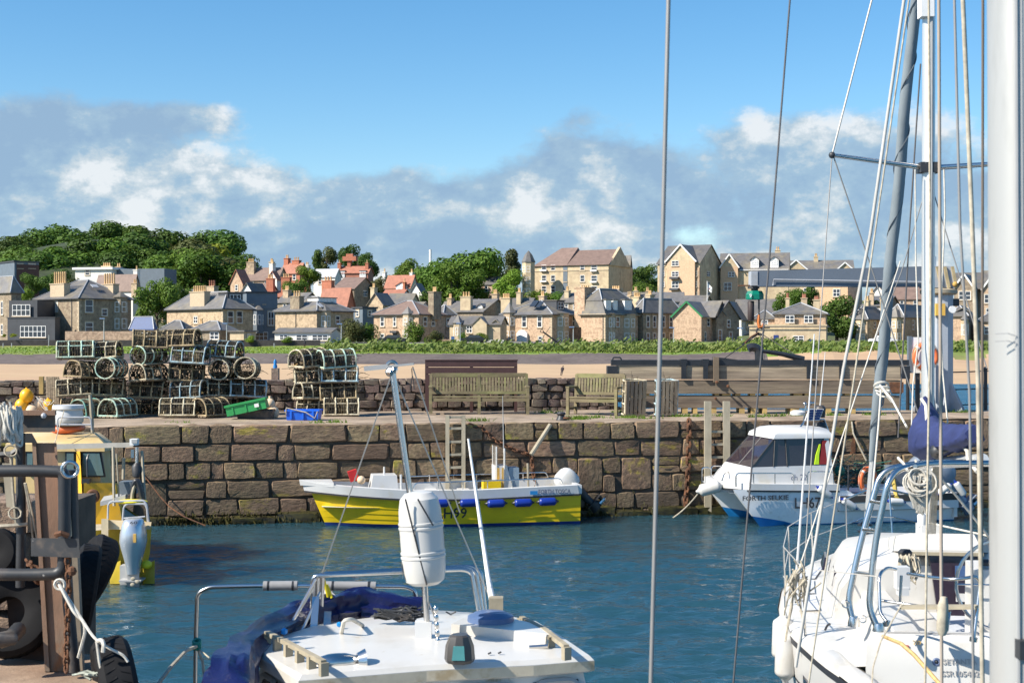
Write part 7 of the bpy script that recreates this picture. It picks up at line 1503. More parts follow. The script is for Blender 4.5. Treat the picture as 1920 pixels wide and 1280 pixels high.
 b=MB();b.tube([q(212,838,23.1),q(214,948,22.9)],.028,6);b.tube([q(266,845,23.1),q(272,945,22.9)],.028,6);b.tube([q(218,850,23),q(224,948,23)],.014,5);b.tube([q(232,858,23.4),q(231,898,23.4)],.03,6);B('gantry_post','pale',b,t,40)
 b=MB();b.box(q(252,828,23.05),(.12,.14,.1));B('gantry_lamp','white',b);b=MB();b.box(q(252,827,22.97),(.09,.02,.06));B('lamp_lens','greyp',b)
 b=MB();b.tube([q(257,838,23.05),q(257,872,23.05)],.03,8);b.box(q(249,850,23.05),(.05,.05,.13));B('hoist_arm','steel',b);b=MB();b.lathe([(.035,0),(.075,.02),(.09,.18),(.04,.24)],12,Matrix.Translation(q(257,895,23.05)));B('hoist_motor','darksteel',b,t,50)
 b=MB();b.tube(fillet([q(250,938,22.9),q(250,910,22.9),q(257,898,22.9),q(263,915,22.9),q(268,940,22.9)],.1),.05,7);B('hose','blackp',b,t,50);b=MB();b.tube([q(246,945,22.85),q(248,925,22.85),q(254,902,22.9)],.03,6);B('pale_hose','pale',b,t,40)
 b=MB();b.ball(q(247,940,22.8),.26,14,(1,.5,.16));B('yellow_cover',mat('bright_yellow',(.75,.62,.02),.5),b,t,60)
 b=MB();b.bb(px(225,23.2),px(256,23.2),23.1,23.4,q(0,925,23.2).z,q(0,902,23.2).z);B('dark_box','bluegrey',b);b=MB();b.hexa([q(188,948,22.9),q(235,938,22.9),q(240,930,23.4),q(195,936,23.4),q(188,940,22.9),q(235,928,22.9),q(240,922,23.4),q(195,930,23.4)]);B('grey_board','greyp',b)
 b=MB();c=q(128,797,24.6);b.lathe([(.22,0),(.255,.05),(.26,.12),(.235,.24),(.27,.27),(.26,.33)],20,Matrix.Translation(c+V((0,0,.02))));b.xf(Matrix());o=B('radar_dome','gelb',b,t,50)
 b=MB();b.tube([c+V((-.05,0,-.12)),c+V((-.05,0,.02))],.03,6);b.lathe([(.26,0),(.2,-.03)],16,Matrix.Translation(c+V((0,0,.02))));B('radar_mount','bluegrey',b,t,40)
 b=MB();b.tube([q(173,798,24.5),q(169,740,24.5)],.035,6);b.tube([q(173,842,24.5),q(173,798,24.5)],.03,6);B('aerial_post','pale',b,t,40)
 b=MB();b.tube(fillet([q(108,806,24.2),q(108,782,24.2),q(170,782,24.2),q(172,806,24.2)],.06),.014,6);b.tube([q(108,796,24.2),q(172,796,24.2)],.014,6);B('roof_rail','lead',b,t,40)
 b=MB();b.tube([q(98,846,23.6),q(120,770,24.3)],.008,4);B('guy_line','rope',b)
 b=MB();T=Matrix.Translation(q(126,802,24.7))@Matrix.Rotation(R(4),4,'X');t2=thing('lifebuoy','orange lifebuoy lying flat on the yellow cabin roof under the radar dome','lifebuoy',loc=q(126,802,24.7));b.torus((0,0,0),.25,.06,T,24,8);b.build('ring',M_['orange'],t2,60)
 b=MB();b.ball(q(275,1058,22.5),.09,10,(1,1,.8));tag(b.build('yellow_float',mat('bright_yellow',(0,0,0)),smooth=50),'small yellow float at the stern corner of the yellow cabin boat','float')
left_boat()
# cabin boat in the foreground
V=Vector
def cabin_boat():
 ZR=1.85;g_=lambda u,v,z=ZR:G(u,v,z)
 t=thing('white_cabin_boat','white cabin boat in the foreground with a blue canopy folded behind its roof','boat',loc=(-.6,8.8,0))
 out=[(470,1216),(500,1202),(545,1186),(595,1171),(700,1157),(810,1143),(890,1149),(945,1153),(1010,1165),(1062,1196),(1114,1231),(1000,1240),(800,1250),(650,1262),(560,1269)]
 pl=[g_(u,v)for u,v in out];c=sum(pl,V())/len(pl)
 b=MB();n=len(pl);rings=[[c.lerp(p,.97)+V((0,0,-.10))for p in pl],[p+V((0,0,-.085))for p in pl],[p+V((0,0,-.02))for p in pl],[c.lerp(p,.975)+V((0,0,.008))for p in pl],[c.lerp(p,.8)+V((0,0,.022))for p in pl],[c.lerp(p,.4)+V((0,0,.035))for p in pl],[c.lerp(p,.02)+V((0,0,.04))for p in pl]]
 b.loft(rings);rf=b.build('cabin_roof',M_['gel'],t,35)
 ff=[pl[i]for i in(10,11,12,13,14)];b=MB();oo=lambda p,z,k:c.lerp(p,k)+V((0,0,z));b.loft([[oo(p,-.086,1.0015),oo(p,-.024,1.0015),oo(p,-.026,.999),oo(p,-.084,.999)]for p in ff]);b.build('stained_fascia',mat('stained_gelcoat',(.50,.44,.33),.45,var=.15,scale=6,c2=(.36,.28,.17),c2amt=.35,c2scale=7),rf)
 b=MB();lo=[c.lerp(p,1.10)+V((0,-.12 if p.y<8.6 else 0.05,-1.0))for p in pl];b.loft([[c.lerp(p,.94)+V((0,0,-.09))for p in pl],lo]);b.build('cabin_side',M_['gel'],t,30)
 def window(i,j,a0,a1,name='window',z0=.14,z1=.62):
  p,q_=c.lerp(pl[i],.94),c.lerp(pl[j],.94);p2,q2=lo[i],lo[j]
  def at(s_,z):k=(z-.09)/.91;return p.lerp(q_,s_).lerp(p2 .lerp(q2,s_),k)+V((0,0,-.09*(1-k)if False else-.09))*(1-k)
  nrm=(q_-p).cross(V((0,0,1))).normalized();nrm=nrm if nrm.dot(p-c)>0 else-nrm
  quad=[at(a0,z1),at(a1,z1),at(a1-.02,z0),at(a0+.02,z0)];b=MB();b.tube([x+nrm*.012 for x in fillet(quad+quad[:2],.09)[6:]],.022,6);w=b.build(name,M_['greyp'],t,40)
  b=MB();b.prism([x+nrm*.004 for x in quad],nrm*.006);b.build('pane',M_['smoke'],w)
 window(14,0,.12,.48);window(14,0,.55,.92);window(11,10,.08,.90,'windscreen');window(12,11,.25,.9,'windscreen');window(13,12,.1,.8,'windscreen')
 for u,v,du in((985,1256,14),(800,1270,30)):
  p=g_(u,v,1.72)+V((0,-.06,0));b=MB();b.ball(p,.03,8);b.tube([p,p+V((.05,-.05,-.2)),p+V((.12,-.09,-.36))],.012,5);b.build('wiper',M_['steel'],t,40)
 hp=[(846,1169),(884,1150),(948,1156),(1012,1170),(1030,1188)];hq=[g_(u,v,ZR+.10)for u,v in hp];b=MB();b.loft([[p+V((0,0,-.13))for p in hq],[p for p in hq]]);b.build('roof_hatch',M_['gel'],rf,20)
 b=MB();b.lathe([(.16,0),(.155,.035),(.10,.06),(.02,.065)],20,Matrix.Translation(g_(920,1163,ZR+.10)));b.build('vent',mat('blue_grey_vent',(.09,.14,.26),.35),t,50)
 b=MB();b.box(g_(930,1148,ZR+.1)+V((0,0,.05)),(.10,.1,.12));b.build('aerial_base',M_['teak'],t)
 b=MB();b.tube([g_(930,1147,ZR+.1)+V((-.02,0,.05)),P(915,1080,10.25),P(878,822,10.3)],[.026,.018,.008],8);b.build('whip_aerial',M_['white'],t,50)
 for pts in(((500,1186),(530,1200),(560,1216),(607,1241)),((978,1158),(1020,1180),(1062,1212))):
  p=[g_(u,v,ZR+.09)for u,v in pts];b=MB()
  for a,d in zip(p[:-1],p[1:]):b.beam(a,d,.035,.028)
  n_=5 if len(pts)>3 else 3
  for i in range(n_+1):
   s_=i/n_;a=p[0].lerp(p[-1],s_);b.box(a+V((0,0,-.04)),(.05,.04,.08),R(30))
  b.build('grab_rail',M_['teak'],t)
 b=MB();T=Matrix.Translation(g_(632,1240,ZR+.03))@Matrix.Rotation(R(18),4,'Z');b.ball((0,0,0),.12,14,(1.25,.55,.45),T);b.lathe([(.05,.0),(.075,.05)],12,T@Matrix.Translation((.12,-.02,.0))@Matrix.Rotation(R(90),4,'Y'));b.build('horn',M_['steel'],t,50)
 nl=g_(862,1240,ZR+.03);b=MB();b.lathe([(.085,0),(.095,.02),(.088,.10),(.065,.16),(.05,.17)],10,Matrix.Translation(nl));l=b.build('navigation_light',mat('light_housing',(.06,.055,.05),.35),t,20);b=MB();b.prism([nl+V((x,-.089+.012*(abs(z-.02)*4),z))for x,z in((-.045,.03),(.035,.03),(.03,.115),(-.035,.115))],(0,-.012,0));b.build('lens',mat('teal_lens',(.10,.32,.32),.2,trans=.2),l)
 b=MB();p=g_(1010,1213,ZR+.03);b.tube([p+V((-.06,0,0)),p+V((.06,-.01,.01))],.016,6);b.tube([p+V((.05,0,0)),p+V((.06,.01,.08))],.01,5);b.tube([p+V((-.04,0,-.03)),p+V((-.04,0,0))],.012,5);b.build('cleat',M_['steel'],t)
 for u,v in((845,1151),(915,1225),(934,1224)):
  b=MB();p=g_(u,v,ZR+.03);b.tube([p+V((-.035,0,.02)),p+V((0,0,-.0)),p+V((.04,0,.02))]if u<860 else[p,p+V((.02,0,.01))],.006,5);b.build('fitting',M_['blackp'],t)
 mb=g_(802,1198,ZR+.03);Ym=mb.y;q=lambda u,v,Y=Ym:P(u,v,Y)
 b=MB();b.box(mb+V((-.03,.03,.05)),(.11,.08,.13));b.box(mb+V((-.05,.03,-.005)),(.2,.15,.02));b.build('mast_foot',M_['gelb'],t)
 b=MB();b.tube([mb+V((0,.03,.03)),q(796,1097)],.021,8);b.tube([q(790,1060),q(768,920),q(735,690)],.021,10);b.build('signal_mast',M_['steel'],t,50)
 b=MB();b.tube([q(738,690,Ym+.03),q(771,920,Ym+.03)],.008,5);b.build('mast_cable',M_['greyp'],t)
 b=MB();a,d=q(683,691),q(776,682);m_=a.lerp(d,.48);b.beam(a,m_,.05,.032);b.beam(m_,d,.05,.014);b.build('cross_bar',M_['greyp'],t);b=MB();b.torus(q(735,686),.03,.012,RX,12,6);b.ball(q(732,697),.035,8);b.ball(q(738,693),.03,8);b.build('mast_head',M_['steel'],t,40)
 for i,(p0,p1)in enumerate((((733,705),(602,1080)),((737,700),(926,1138)),((774,688),(862,960)))):
  b=MB();b.tube([q(*p0),P(*p1,10.2)],.006,4);b.build('stay',M_['wirel'],t)
 b=MB();b.tube([q(772,690),q(773,705),q(769,730),q(777,730),q(774,705)],.004,4);b.build('flag_halyard',M_['darksteel'],t)
 ct=thing('white_canister','white ribbed plastic canister hanging on the mast of the foreground cabin boat','canister',loc=q(797,1095,Ym-.16));a,d=q(798,1096,Ym-.17),q(784,920,Ym-.17);L_=(d-a).length;T=Matrix.Translation(a)@(d-a).to_track_quat('Z','Y').to_matrix().to_4x4();r=.142
 prof=[(.03,0),(.09,.005),(.125,.03),(r*.97,.09),(r,.17)]
 for k in(.29,.335,.60,.645):prof+=[(r,L_*k),(r*1.035,L_*k+.006),(r*1.035,L_*k+.016),(r,L_*k+.022)]
 prof+=[(r*.97,L_-.12),(.125,L_-.05),(.09,L_-.012),(.03,L_)];b=MB();b.lathe(prof,36,T);b.build('shell',M_['gel'],ct,32)
 b=MB();b.tube([q(760,935,Ym-.33),q(800,1096,Ym-.30)],.006,5);b.tube([q(783,935,Ym-.33),q(812,985,Ym-.33)],.006,5);b.build('lashing',M_['darksteel'],ct)
 b=MB();b.prism([T@V((r*.2-.03,-r*1.0,.04+.02)),T@V((r*.2+.03,-r*.98,.04+.02)),T@V((r*.2+.02,-r*1.01,.16)),T@V((r*.2-.02,-r*1.01,.16))],(0,-.004,0));b.build('label_patch',M_['greyp'],ct)
 for z in(.39,.41,.33,.22,.2):
  b=MB();b.prism([T@V((-.03,-r*1.0,z)),T@V((.04,-r*.985,z)),T@V((.04,-r*.985,z+.008)),T@V((-.03,-r*1.0,z+.008))],(0,-.003,0));b.build('embossed_line',M_['deckg'],ct)
 b=MB();b.tube([mb+V((.07,-.06,-.03)),mb+V((.05,-.02,.15)),q(806,1130)],.008,5)
 for k in range(5):b.ball(mb+V((.07-k*.004,-.06+k*.008,.0+k*.05)),.018,6,(1,.6,1.5))
 b.build('turnbuckle',M_['steel'],t,40)
 for du,dY in((0,0),(9,.08),(18,.16)):
  Y=10.15+dY;b=MB();pts=fillet([P(583+du,1192,Y),P(585+du,1140,Y),P(587+du,1080-du*.3,Y),P(607+du,1078-du*.2,Y),P(868+du,1067-du*.3,Y+.15),P(884+du,1072,Y+.15),P(899+du*.6,1152,Y+.1)],.16,6);b.tube(pts,.017,8);b.build('arch_tube',M_['steel'],t,50)
 for u0,v0,u1,v1 in((540,1180,592,1085),(533,1190,588,1100),(560,1195,600,1110)):
  b=MB();b.tube([P(u0,v0,9.9),P(u1,v1,10.12)],.011,6);b.build('arch_strut',M_['steel'],t,40)
 b=MB();b.beam(P(588,1192,9.95),P(593,1120,10.1),.05,.05);b.beam(P(612,1196,9.9),P(615,1150,10.1),.05,.05);b.build('arch_bracket',M_['steel'],t)
 b=MB();b.tube([P(598,1105,10.4),P(606,1080,10.35),P(615,1118,10.4)],.012,5);b.tube([P(612,1095,10.4),P(622,1120,10.4)],.012,5);b.build('yellow_line',mat('bright_yellow',(0,0,0)),t)
 Y=10.9;b=MB();b.tube(fillet([P(366,1300,Y),P(367,1200,Y),P(370,1112,Y),P(392,1100,Y),P(500,1097,Y),P(760,1099,Y),P(778,1106,Y),P(783,1140,Y)],.25,7),.017,8);b.tube([P(620,1097,Y),P(619,1130,Y)],.016,6);b.build('rod_rack',M_['steel'],t,50)
 for u0,u1 in((494,558),(611,705)):
  b=MB();b.tube([P(u0,1097.5,Y),P(u1,1098.5 if u0>600 else 1097,Y)],.036,12);pd=b.build('foam_pad',M_['padg'],t,50)
  for s_ in(.12,.84):x=lerp(u0,u1,s_);b=MB();b.tube([P(x,1097.5,Y),P(x+4,1097.6,Y)],.038,12);b.build('strap',M_['blackp'],pd,50)
 b=MB();b.tube([P(596,1102,10.7),P(640,1140,10.5)],.05,8);b.build('white_roll',M_['ropew'],t,50)
 qq=random.Random(12);path=[(432,1330,8.3,.17),(440,1268,8.6,.15),(453,1222,9.1,.12),(495,1190,9.7,.12),(552,1163,10.2,.13),(610,1144,10.5,.14),(665,1138,10.65,.15),(730,1141,10.7,.14),(800,1147,10.7,.10)]
 pts=[P(u,v,Y)for u,v,Y,r_ in path];P2=[];R2=[]
 for i in range(len(pts)-1):
  for k in range(7):s_=k/7;P2 .append(pts[i].lerp(pts[i+1],s_));R2 .append(lerp(path[i][3],path[i+1][3],s_))
 b=MB();nn=30;rings=[]
 for i,(p,r_)in enumerate(zip(P2,R2)):
  tn=(P2[min(i+1,len(P2)-1)]-P2[max(i-1,0)]).normalized();sd_=tn.cross(V((0,0,1))).normalized();up=sd_.cross(tn)
  rings.append([p+(sd_*math.cos(a)*1.0+up*math.sin(a)*.85)*r_*(1+.30*noise.noise(V((math.cos(a)*1.3,math.sin(a)*1.3,i*.09)))+.30*abs(noise.noise(V((math.cos(a)*2.6+i*.05,math.sin(a)*2.6,i*.16))))*2-.12)for a in[2*math.pi*j/nn for j in range(nn)]])
 b.loft(rings);b.build('folded_canopy',M_['bluetarp'],t,50)
 b=MB()
 for k in range(14):b.tube([P(735+qq.uniform(-14,40),1150+qq.uniform(-8,8),9.9)+V((.10*math.cos(a),.06*math.sin(a),.02*math.sin(a*2)))for a in[i*math.pi/6 for i in range(12)]],.007,4,closed=True)
 tag(b.build('black_rope_coil',M_['darksteel']),'black rope coil lying at the back of the white cabin roof','rope')
 b=MB();b.tube(fillet([g_(640,1187,ZR+.03),g_(645,1162,ZR+.15),g_(660,1160,ZR+.15),g_(680,1172,ZR+.04)],.06),.014,6);b.build('roof_hose',M_['ropew'],t,40);b=MB();b.ball(g_(636,1170,ZR+.06),.02,6);b.ball(g_(533,1183,ZR+.08),.025,6);b.build('blue_hook',mat('cover_hook',(0.02,.25,.6),.4),t)
 b=MB();xs=[(5.2,.2,1.15),(5.9,.75,1.1),(7.2,1.2,1.0),(9,1.3,.92),(11.3,1.25,.88)];b.loft([[V((-.6-w,Y,z)),V((-.6-w*.85,Y,.1)),V((-.6,Y,-.3)),V((-.6+w*.85,Y,.1)),V((-.6+w,Y,z))]for Y,w,z in xs],closed=False,caps=False);b.face([V((-.6-1.25,11.3,.88)),V((-.6-1.06,11.3,.1)),V((-.6,11.3,-.3)),V((-.6+1.06,11.3,.1)),V((-.6+1.25,11.3,.88))]);b.loft([[V((-.6-w,Y,z)),V((-.6+w,Y,z))]for Y,w,z in xs],closed=False,caps=False);b.build('hull',M_['gel'],t,30)
 b=MB();b.tube([P(369,1211,10.85),P(350,1218,10.4),P(320,1250,9.8),P(290,1290,9.3)],.014,6);b.tube([P(369,1211,10.85),P(380,1240,10.8),P(385,1290,10.7)],.012,6);b.tube([P(372,1215,10.85),P(392,1232,10.6),P(432,1268,9.6)],.006,5);tag(b.build('mooring_line',M_['rope'],smooth=40),'pale ropes tied to the steel rack left of the foreground cabin boat','rope')
 b=MB();p=P(369,1210,10.85)
 for k in range(4):b.torus(p+V((0,0,-.02+k*.018)),.026,.011,Matrix.Rotation(R(10*k),4,'X'),12,5)
 tag(b.build('teal_knot',mat('teal_line',(.02,.25,.2),.7)),'teal line knotted round the steel rack upright','rope')
cabin_boat()
# sailing boat at the right
def sailboat():
 ang=math.atan(.12);M=Matrix.Translation((3.64,10.0,0))@Matrix.Rotation(R(90)-ang,4,'Z');f=Frame(M)
 t=thing('white_sailing_boat','white sailing yacht seen from astern at the lower right with steel arch and furled sails','sailing boat',M=M)
 Ld=7.7;n=26;xs=[Ld*i/n for i in range(n+1)]
 hb=lambda x:interp(x,[-.4,0,1,2.2,3.4,4.6,5.8,6.8,7.4,Ld],[1.05,1.12,1.33,1.49,1.52,1.40,1.08,.62,.28,.03]);sh=lambda x:interp(x,[-.4,0,3,Ld],[1.38,1.38,1.33,1.36]);wb=lambda x:hb(x)*interp(x,[0,3,6,Ld],[.80,.86,.70,.1])
 b=MB();st=MB();an=MB()
 for sd in(-1,1):
  def pt(x,z):
   k=1-z/sh(x);y=lerp(hb(x),wb(x),max(0,k)**1.6);xr=-.25*max(0,1-x/1.2)*max(0,z)*0+(.35*k if x>6 else 0)*-(x-6)/1.7;return V((x+xr,sd*y,z))
  rs=[];
  for x in xs:
   s_=sh(x);rs.append([pt(x,s_-.07),pt(x,s_*.72),pt(x,s_*.45),pt(x,s_*.2),pt(x,.04),V((x,sd*wb(x)*.6,-.25)),V((x,0,-.4))])
  b.loft(rs,closed=False,caps=False)
  o=lambda p,d=.004:p+V((0,sd*d,0))
  st.loft([[o(pt(x,sh(x)-.05),.012),o(pt(x,sh(x)-.105),.010)]for x in xs],closed=False,caps=False)
  an.loft([[o(pt(x,sh(x)*.70)),o(pt(x,sh(x)*.70-.022))]for x in xs if x<7.2],closed=False,caps=False)
 h=b.build('hull',M_['gel'],t,45,local=True);st.build('black_sheer_stripe',M_['letter'],h,local=True);an.build('dark_pinstripe',M_['letter'],h,local=True)
 b=MB();rr=[]
 for x in[.62]+[x for x in xs if x>.7]:
  w=hb(x);s_=sh(x);rr.append([V((x,sg*w*k_,z))for sg,k_,z in((1,1.0,s_-.06),(1,.985,s_-.01),(1,.95,s_+.02),(1,.6,s_+.05),(1,.2,s_+.06),(-1,.2,s_+.06),(-1,.6,s_+.05),(-1,.95,s_+.02),(-1,.985,s_-.01),(-1,1.0,s_-.06))])
 b.loft(rr,closed=False,caps=False);b.build('deck',M_['gel'],t,60,local=True)
 b=MB()
 for x0,x1 in((3.0,3.75),(3.85,4.6),(4.7,5.4)):b.prism([V((x0,hb(x0)*.90,sh(x0)+.036)),V((x1,hb(x1)*.90,sh(x1)+.036)),V((x1,hb(x1)*.77,sh(x1)+.048)),V((x0,hb(x0)*.77,sh(x0)+.048))],(0,0,.006))
 struct(b.build('non_slip_deck',M_['deckg'],t,local=True),'stuff')
 b=MB();pr=lambda x,w,z:[V((x,sg*w*k_,z+dz))for sg,k_,dz in((1,1.0,.02),(1,.9,-.02),(1,.4,0),(-1,.4,0),(-1,.9,-.02),(-1,1.0,.02))]
 b.loft([pr(.62,1.2,1.16),pr(.40,1.15,1.12),pr(.1,1.08,.98),pr(-.1,1.04,.72),pr(-.3,1.0,.40)],closed=False,caps=False);b.build('stern_scoop',M_['gel'],t,60,local=True)
 for sg in(-1,1):
  b=MB();b.loft([[V((x,sg*w,z-.06)),V((x,sg*(w-.015),z)),V((x,sg*(w-.10),z+.02)),V((x,sg*(w-.2),z-.03)),V((x,sg*(w-.24),z-.3))]for x,w,z in((1.1,1.345,1.40),(.75,1.28,1.39),(.4,1.2,1.38),(.1,1.13,1.33),(-.1,1.08,1.15),(-.28,1.04,.8))],closed=False,caps=False)
  b.build('stern_wing',M_['gel'],t,60,local=True)
 b=MB();b.loft([[V((.50,sg*1.04,1.10))for sg in(1,-1)],[V((.55,sg*1.06,1.40))for sg in(1,-1)],[V((.60,sg*1.04,1.60))for sg in(1,-1)],[V((.64,sg*1.0,1.635))for sg in(1,-1)],[V((.86,sg*.98,1.63))for sg in(1,-1)],[V((.9,sg*.98,1.40))for sg in(1,-1)]],closed=False,caps=False)
 for sg in(1,-1):b.face([V((.50,sg*1.04,1.10)),V((.55,sg*1.06,1.40)),V((.60,sg*1.04,1.60)),V((.64,sg*1.0,1.635)),V((.86,sg*.98,1.63)),V((.9,sg*.98,1.40))])
 b.build('stern_seat',M_['gel'],t,50,local=True)
 b=MB()
 for pts in(((.72,.9,1.64),(.72,.2,1.645)),((.72,.2,1.645),(.84,.2,1.64)),((.7,-.1,1.645),(.7,-.9,1.64))):b.tube(pts,.006,4)
 struct(b.build('locker_seam',M_['letterg'],t,local=True),'stuff')
 b=MB();cy=.98
 for sg in(1,-1):b.loft([[(x,sg*(cy-.02*abs(x-1.4)),1.36),(x,sg*(cy-.16),1.62+.04*math.sin(x)),(x,sg*(cy-.34),1.62+.04*math.sin(x)),(x,sg*(cy-.40),1.36)]for x in(.75,1.0,1.6,2.2,2.75)])
 b.build('cockpit_coaming',M_['gel'],t,40,local=True)
 b=MB();b.bb(.88,2.7,-.56,.56,1.33,1.46);b.build('cockpit_floor',M_['deckg'],t,local=True)
 b=MB();
 for sg in(-1,1):b.bb(.9,2.6,sg*.46-.14,sg*.46+.14,1.46,1.52)
 b.build('cockpit_seat',M_['gel'],t,local=True)
 b=MB();cr=[]
 for x,w,z in((2.55,1.10,1.84),(3.2,1.12,1.90),(4.2,1.02,1.88),(5.2,.82,1.78),(6.0,.55,1.58),(6.5,.3,1.42)):
  w=w*.95;cr.append([V((x,sg*w*k_,zz))for sg,k_,zz in((1,1.06,1.30),(1,.98,lerp(1.36,z,.6)),(1,.86,z-.03),(1,.4,z+.03),(-1,.4,z+.03),(-1,.86,z-.03),(-1,.98,lerp(1.36,z,.6)),(-1,1.06,1.30))])
 b.loft(cr,closed=False,caps=False);b.face(cr[0]);b.face(cr[-1]);co=b.build('coachroof',M_['gel'],t,50,local=True)
 b=MB()
 for x0,x1 in((3.0,3.5),(3.9,4.4)):
  for sg in(1,-1):w=.99*1.05;b=MB();b.prism([V((x0,sg*(w+.0),1.60)),V((x1,sg*(w-.03),1.60)),V((x1-.05,sg*(w-.06),1.72)),V((x0+.05,sg*(w-.03),1.72))],(0,sg*.02,0));b.build('port_light',M_['smoke'],co,local=True)
 X2=2.5;yl=lambda u,x=X2:f.yat(u,x);zl=lambda v,x=X2,y=0:f.zat(v,x,y)
 b=MB();b.loft([[V((2.46,yl(1688,2.46),zl(1040,2.46))),V((2.46,yl(1842,2.46),zl(1040,2.46))),V((2.46,yl(1842,2.46),zl(1031,2.46))),V((2.46,yl(1688,2.46),zl(1031,2.46)))],[V((2.75,yl(1702,2.75),zl(1034,2.75))),V((2.75,yl(1832,2.75),zl(1034,2.75))),V((2.75,yl(1826,2.75),zl(1000,2.75))),V((2.75,yl(1708,2.75),zl(1000,2.75)))],[V((3.6,.62,1.84)),V((3.6,-.62,1.84)),V((3.6,-.58,1.95)),V((3.6,.58,1.95))]]);b.build('sea_hood',M_['gel'],t,30,local=True)
 b=MB();b.bb(2.445,2.465,yl(1842),yl(1690),zl(1040),zl(1034));b.build('hood_edge',M_['teak'],t,local=True)
 b=MB();b.prism([V((2.50,yl(1742),zl(1040))),V((2.50,yl(1836),zl(1040))),V((2.42,yl(1832),zl(1152))),V((2.42,yl(1756),zl(1152)))],(.05,0,0));cw=b.build('companionway',mat('smoked_acrylic',(.028,.02,.032),.12),t,local=True)
 b=MB();b.bb(2.40,2.41,yl(1811),yl(1787),zl(1078),zl(1057));b.build('blue_plate',mat('plate_blue',(.05,.10,.22),.4),cw,local=True);b=MB();b.bb(2.385,2.395,yl(1806),yl(1788),zl(1123),zl(1108));b.build('label_plate',M_['gelb'],cw,local=True)
 b=MB();b.bb(1.9,2.0,yl(1712,1.95),yl(1688,1.95),1.5,1.62);
 px_=1.5;yp=f.yat(1846,px_);b=MB();b.loft([[(px_-.14,yp-.13,1.40),(px_+.14,yp-.13,1.40),(px_+.14,yp+.13,1.40),(px_-.14,yp+.13,1.40)],[(px_-.1,yp-.12,2.02),(px_+.16,yp-.12,2.06),(px_+.16,yp+.12,2.06),(px_-.1,yp+.12,2.02)]]);b.build('steering_pedestal',M_['gel'],t,30,local=True)
 b=MB();b.torus((px_-.2,yp-.1,1.92),.36,.014,Matrix.Rotation(R(90),4,'Y'),30,6)
 for k in range(5):a=k*1.2566;b.tube([(px_-.2,yp-.1,1.92),(px_-.2,yp-.1+.36*math.cos(a),1.92+.36*math.sin(a))],.008,5)
 b.build('steering_wheel',M_['steel'],t,50,local=True)
 b=MB();b.lathe([(.05,0),(.05,.03),(.02,.05)],14,Matrix.Translation((px_-.04,yp,2.05)));b.build('compass',M_['blackp'],t,50,local=True)
 c=f.M.inverted()@P(1697,1045,11.9);b=MB();b.lathe([(.075,-.12),(.06,-.05),(.05,0),(.06,.05),(.04,.07)],14,Matrix.Translation(c));b.build('winch',M_['darksteel'],t,50,local=True)
 qq=random.Random(3);b=MB();c=P(1697,1052,11.55)
 for k in range(16):a=c+V((qq.uniform(-.08,.07),qq.uniform(-.05,.05),qq.uniform(.0,.06)));b.tube([a,a+V((-.03,-.04,-.10)),a+V((qq.uniform(-.02,.06),-.05,-.17)),a+V((.05,-.03,-.08)),a+V((.04,0,.0))],.008,5)
 tag(b.build('rope_coil',M_['rope'],smooth=50),'small tan rope coil hung over the white box in the yacht cockpit','rope')
 b=MB();c=P(1691,1082,10.9);b.box(c,(.10,.10,.17));b.box(c+V((.0,-.02,-.10)),(.08,.08,.06));b.build('white_box',M_['gelb'],t)
 Yp=10.35;pq=lambda u,v,Y=Yp:P(u,v,Y);b=MB()
 b.tube(fillet([pq(1662,1164,10.45),pq(1650,1148,10.5),pq(1648,1075,10.6),pq(1664,1063,10.7),pq(1680,1067,10.75)],.10,6),.013,8);b.tube(fillet([pq(1702,1075,10.7),pq(1740,1081,10.4),pq(1790,1086,10.2),pq(1832,1080,10.2),pq(1838,1092,10.2),pq(1826,1196,10.1)],.12,6),.013,8);b.tube(fillet([pq(1650,1125,10.6),pq(1700,1132,10.5),pq(1770,1141,10.25),pq(1834,1135,10.2)],.1),.011,8)
 b.tube([pq(1690,1078,10.6),pq(1688,1130,10.6)],.011,6);b.tube([pq(1780,1145,10.2),pq(1775,1182,10.1)],.013,6);b.tube([pq(1662,1164,10.45),pq(1664,1172,10.45)],.03,8);b.tube([pq(1826,1194,10.1),pq(1825,1202,10.1)],.03,8);b.build('pushpit_rail',M_['steel'],t,50)
 b=MB();b.bb(0,0,0,0,0,0)if False else b.beam(pq(1692,1137,10.42),pq(1832,1137,10.12),.10,.022);b.build('helm_seat_slat',M_['teak'],t)
 b1=[(1601,1168,11.55),(1590,1128,11.6),(1612,1020,11.65),(1648,895,11.7),(1668,878,11.7),(1720,868,11.7),(1860,866,11.75),(2010,874,11.8),(2040,1000,11.9),(2055,1150,11.9)]
 b2=[(1648,1182,10.9),(1629,1140,10.95),(1640,1020,11.0),(1664,905,11.0),(1682,880,11.05),(1735,869,11.1),(1860,868,11.2),(2050,876,11.3),(2090,1000,11.3),(2105,1170,11.3)]
 for pts in(b1,b2):
  b=MB();b.tube(fillet([P(u,v,Y)for u,v,Y in pts],.22,7),.026,10);b.build('arch_tube',M_['steel'],t,60)
 for(u0,v0,u1,v1)in((1604,1072,1632,1078),(1620,993,1645,995),(1700,873,1716,874),(1634,940,1658,944)):
  b=MB();b.tube([P(u0,v0,11.63),P(u1,v1,11.0)],.017,8);b.build('arch_rung',M_['steel'],t,60)
 for u,v,Y in((1601,1166,11.55),(1648,1180,10.9)):
  b=MB();c=P(u,v,Y);b.lathe([(.05,-.03),(.05,.0),(.035,.05)],12,Matrix.Translation(c));b.build('arch_foot',M_['steel'],t,50)
 sx=[1.9,3.3,4.7,5.9];b=MB();top=[]
 for x in sx:
  p=V((x,hb(x)-.06,sh(x)));q_=p+V((0,.02,.58));b.tube([p,q_],.011,6);top.append(q_)
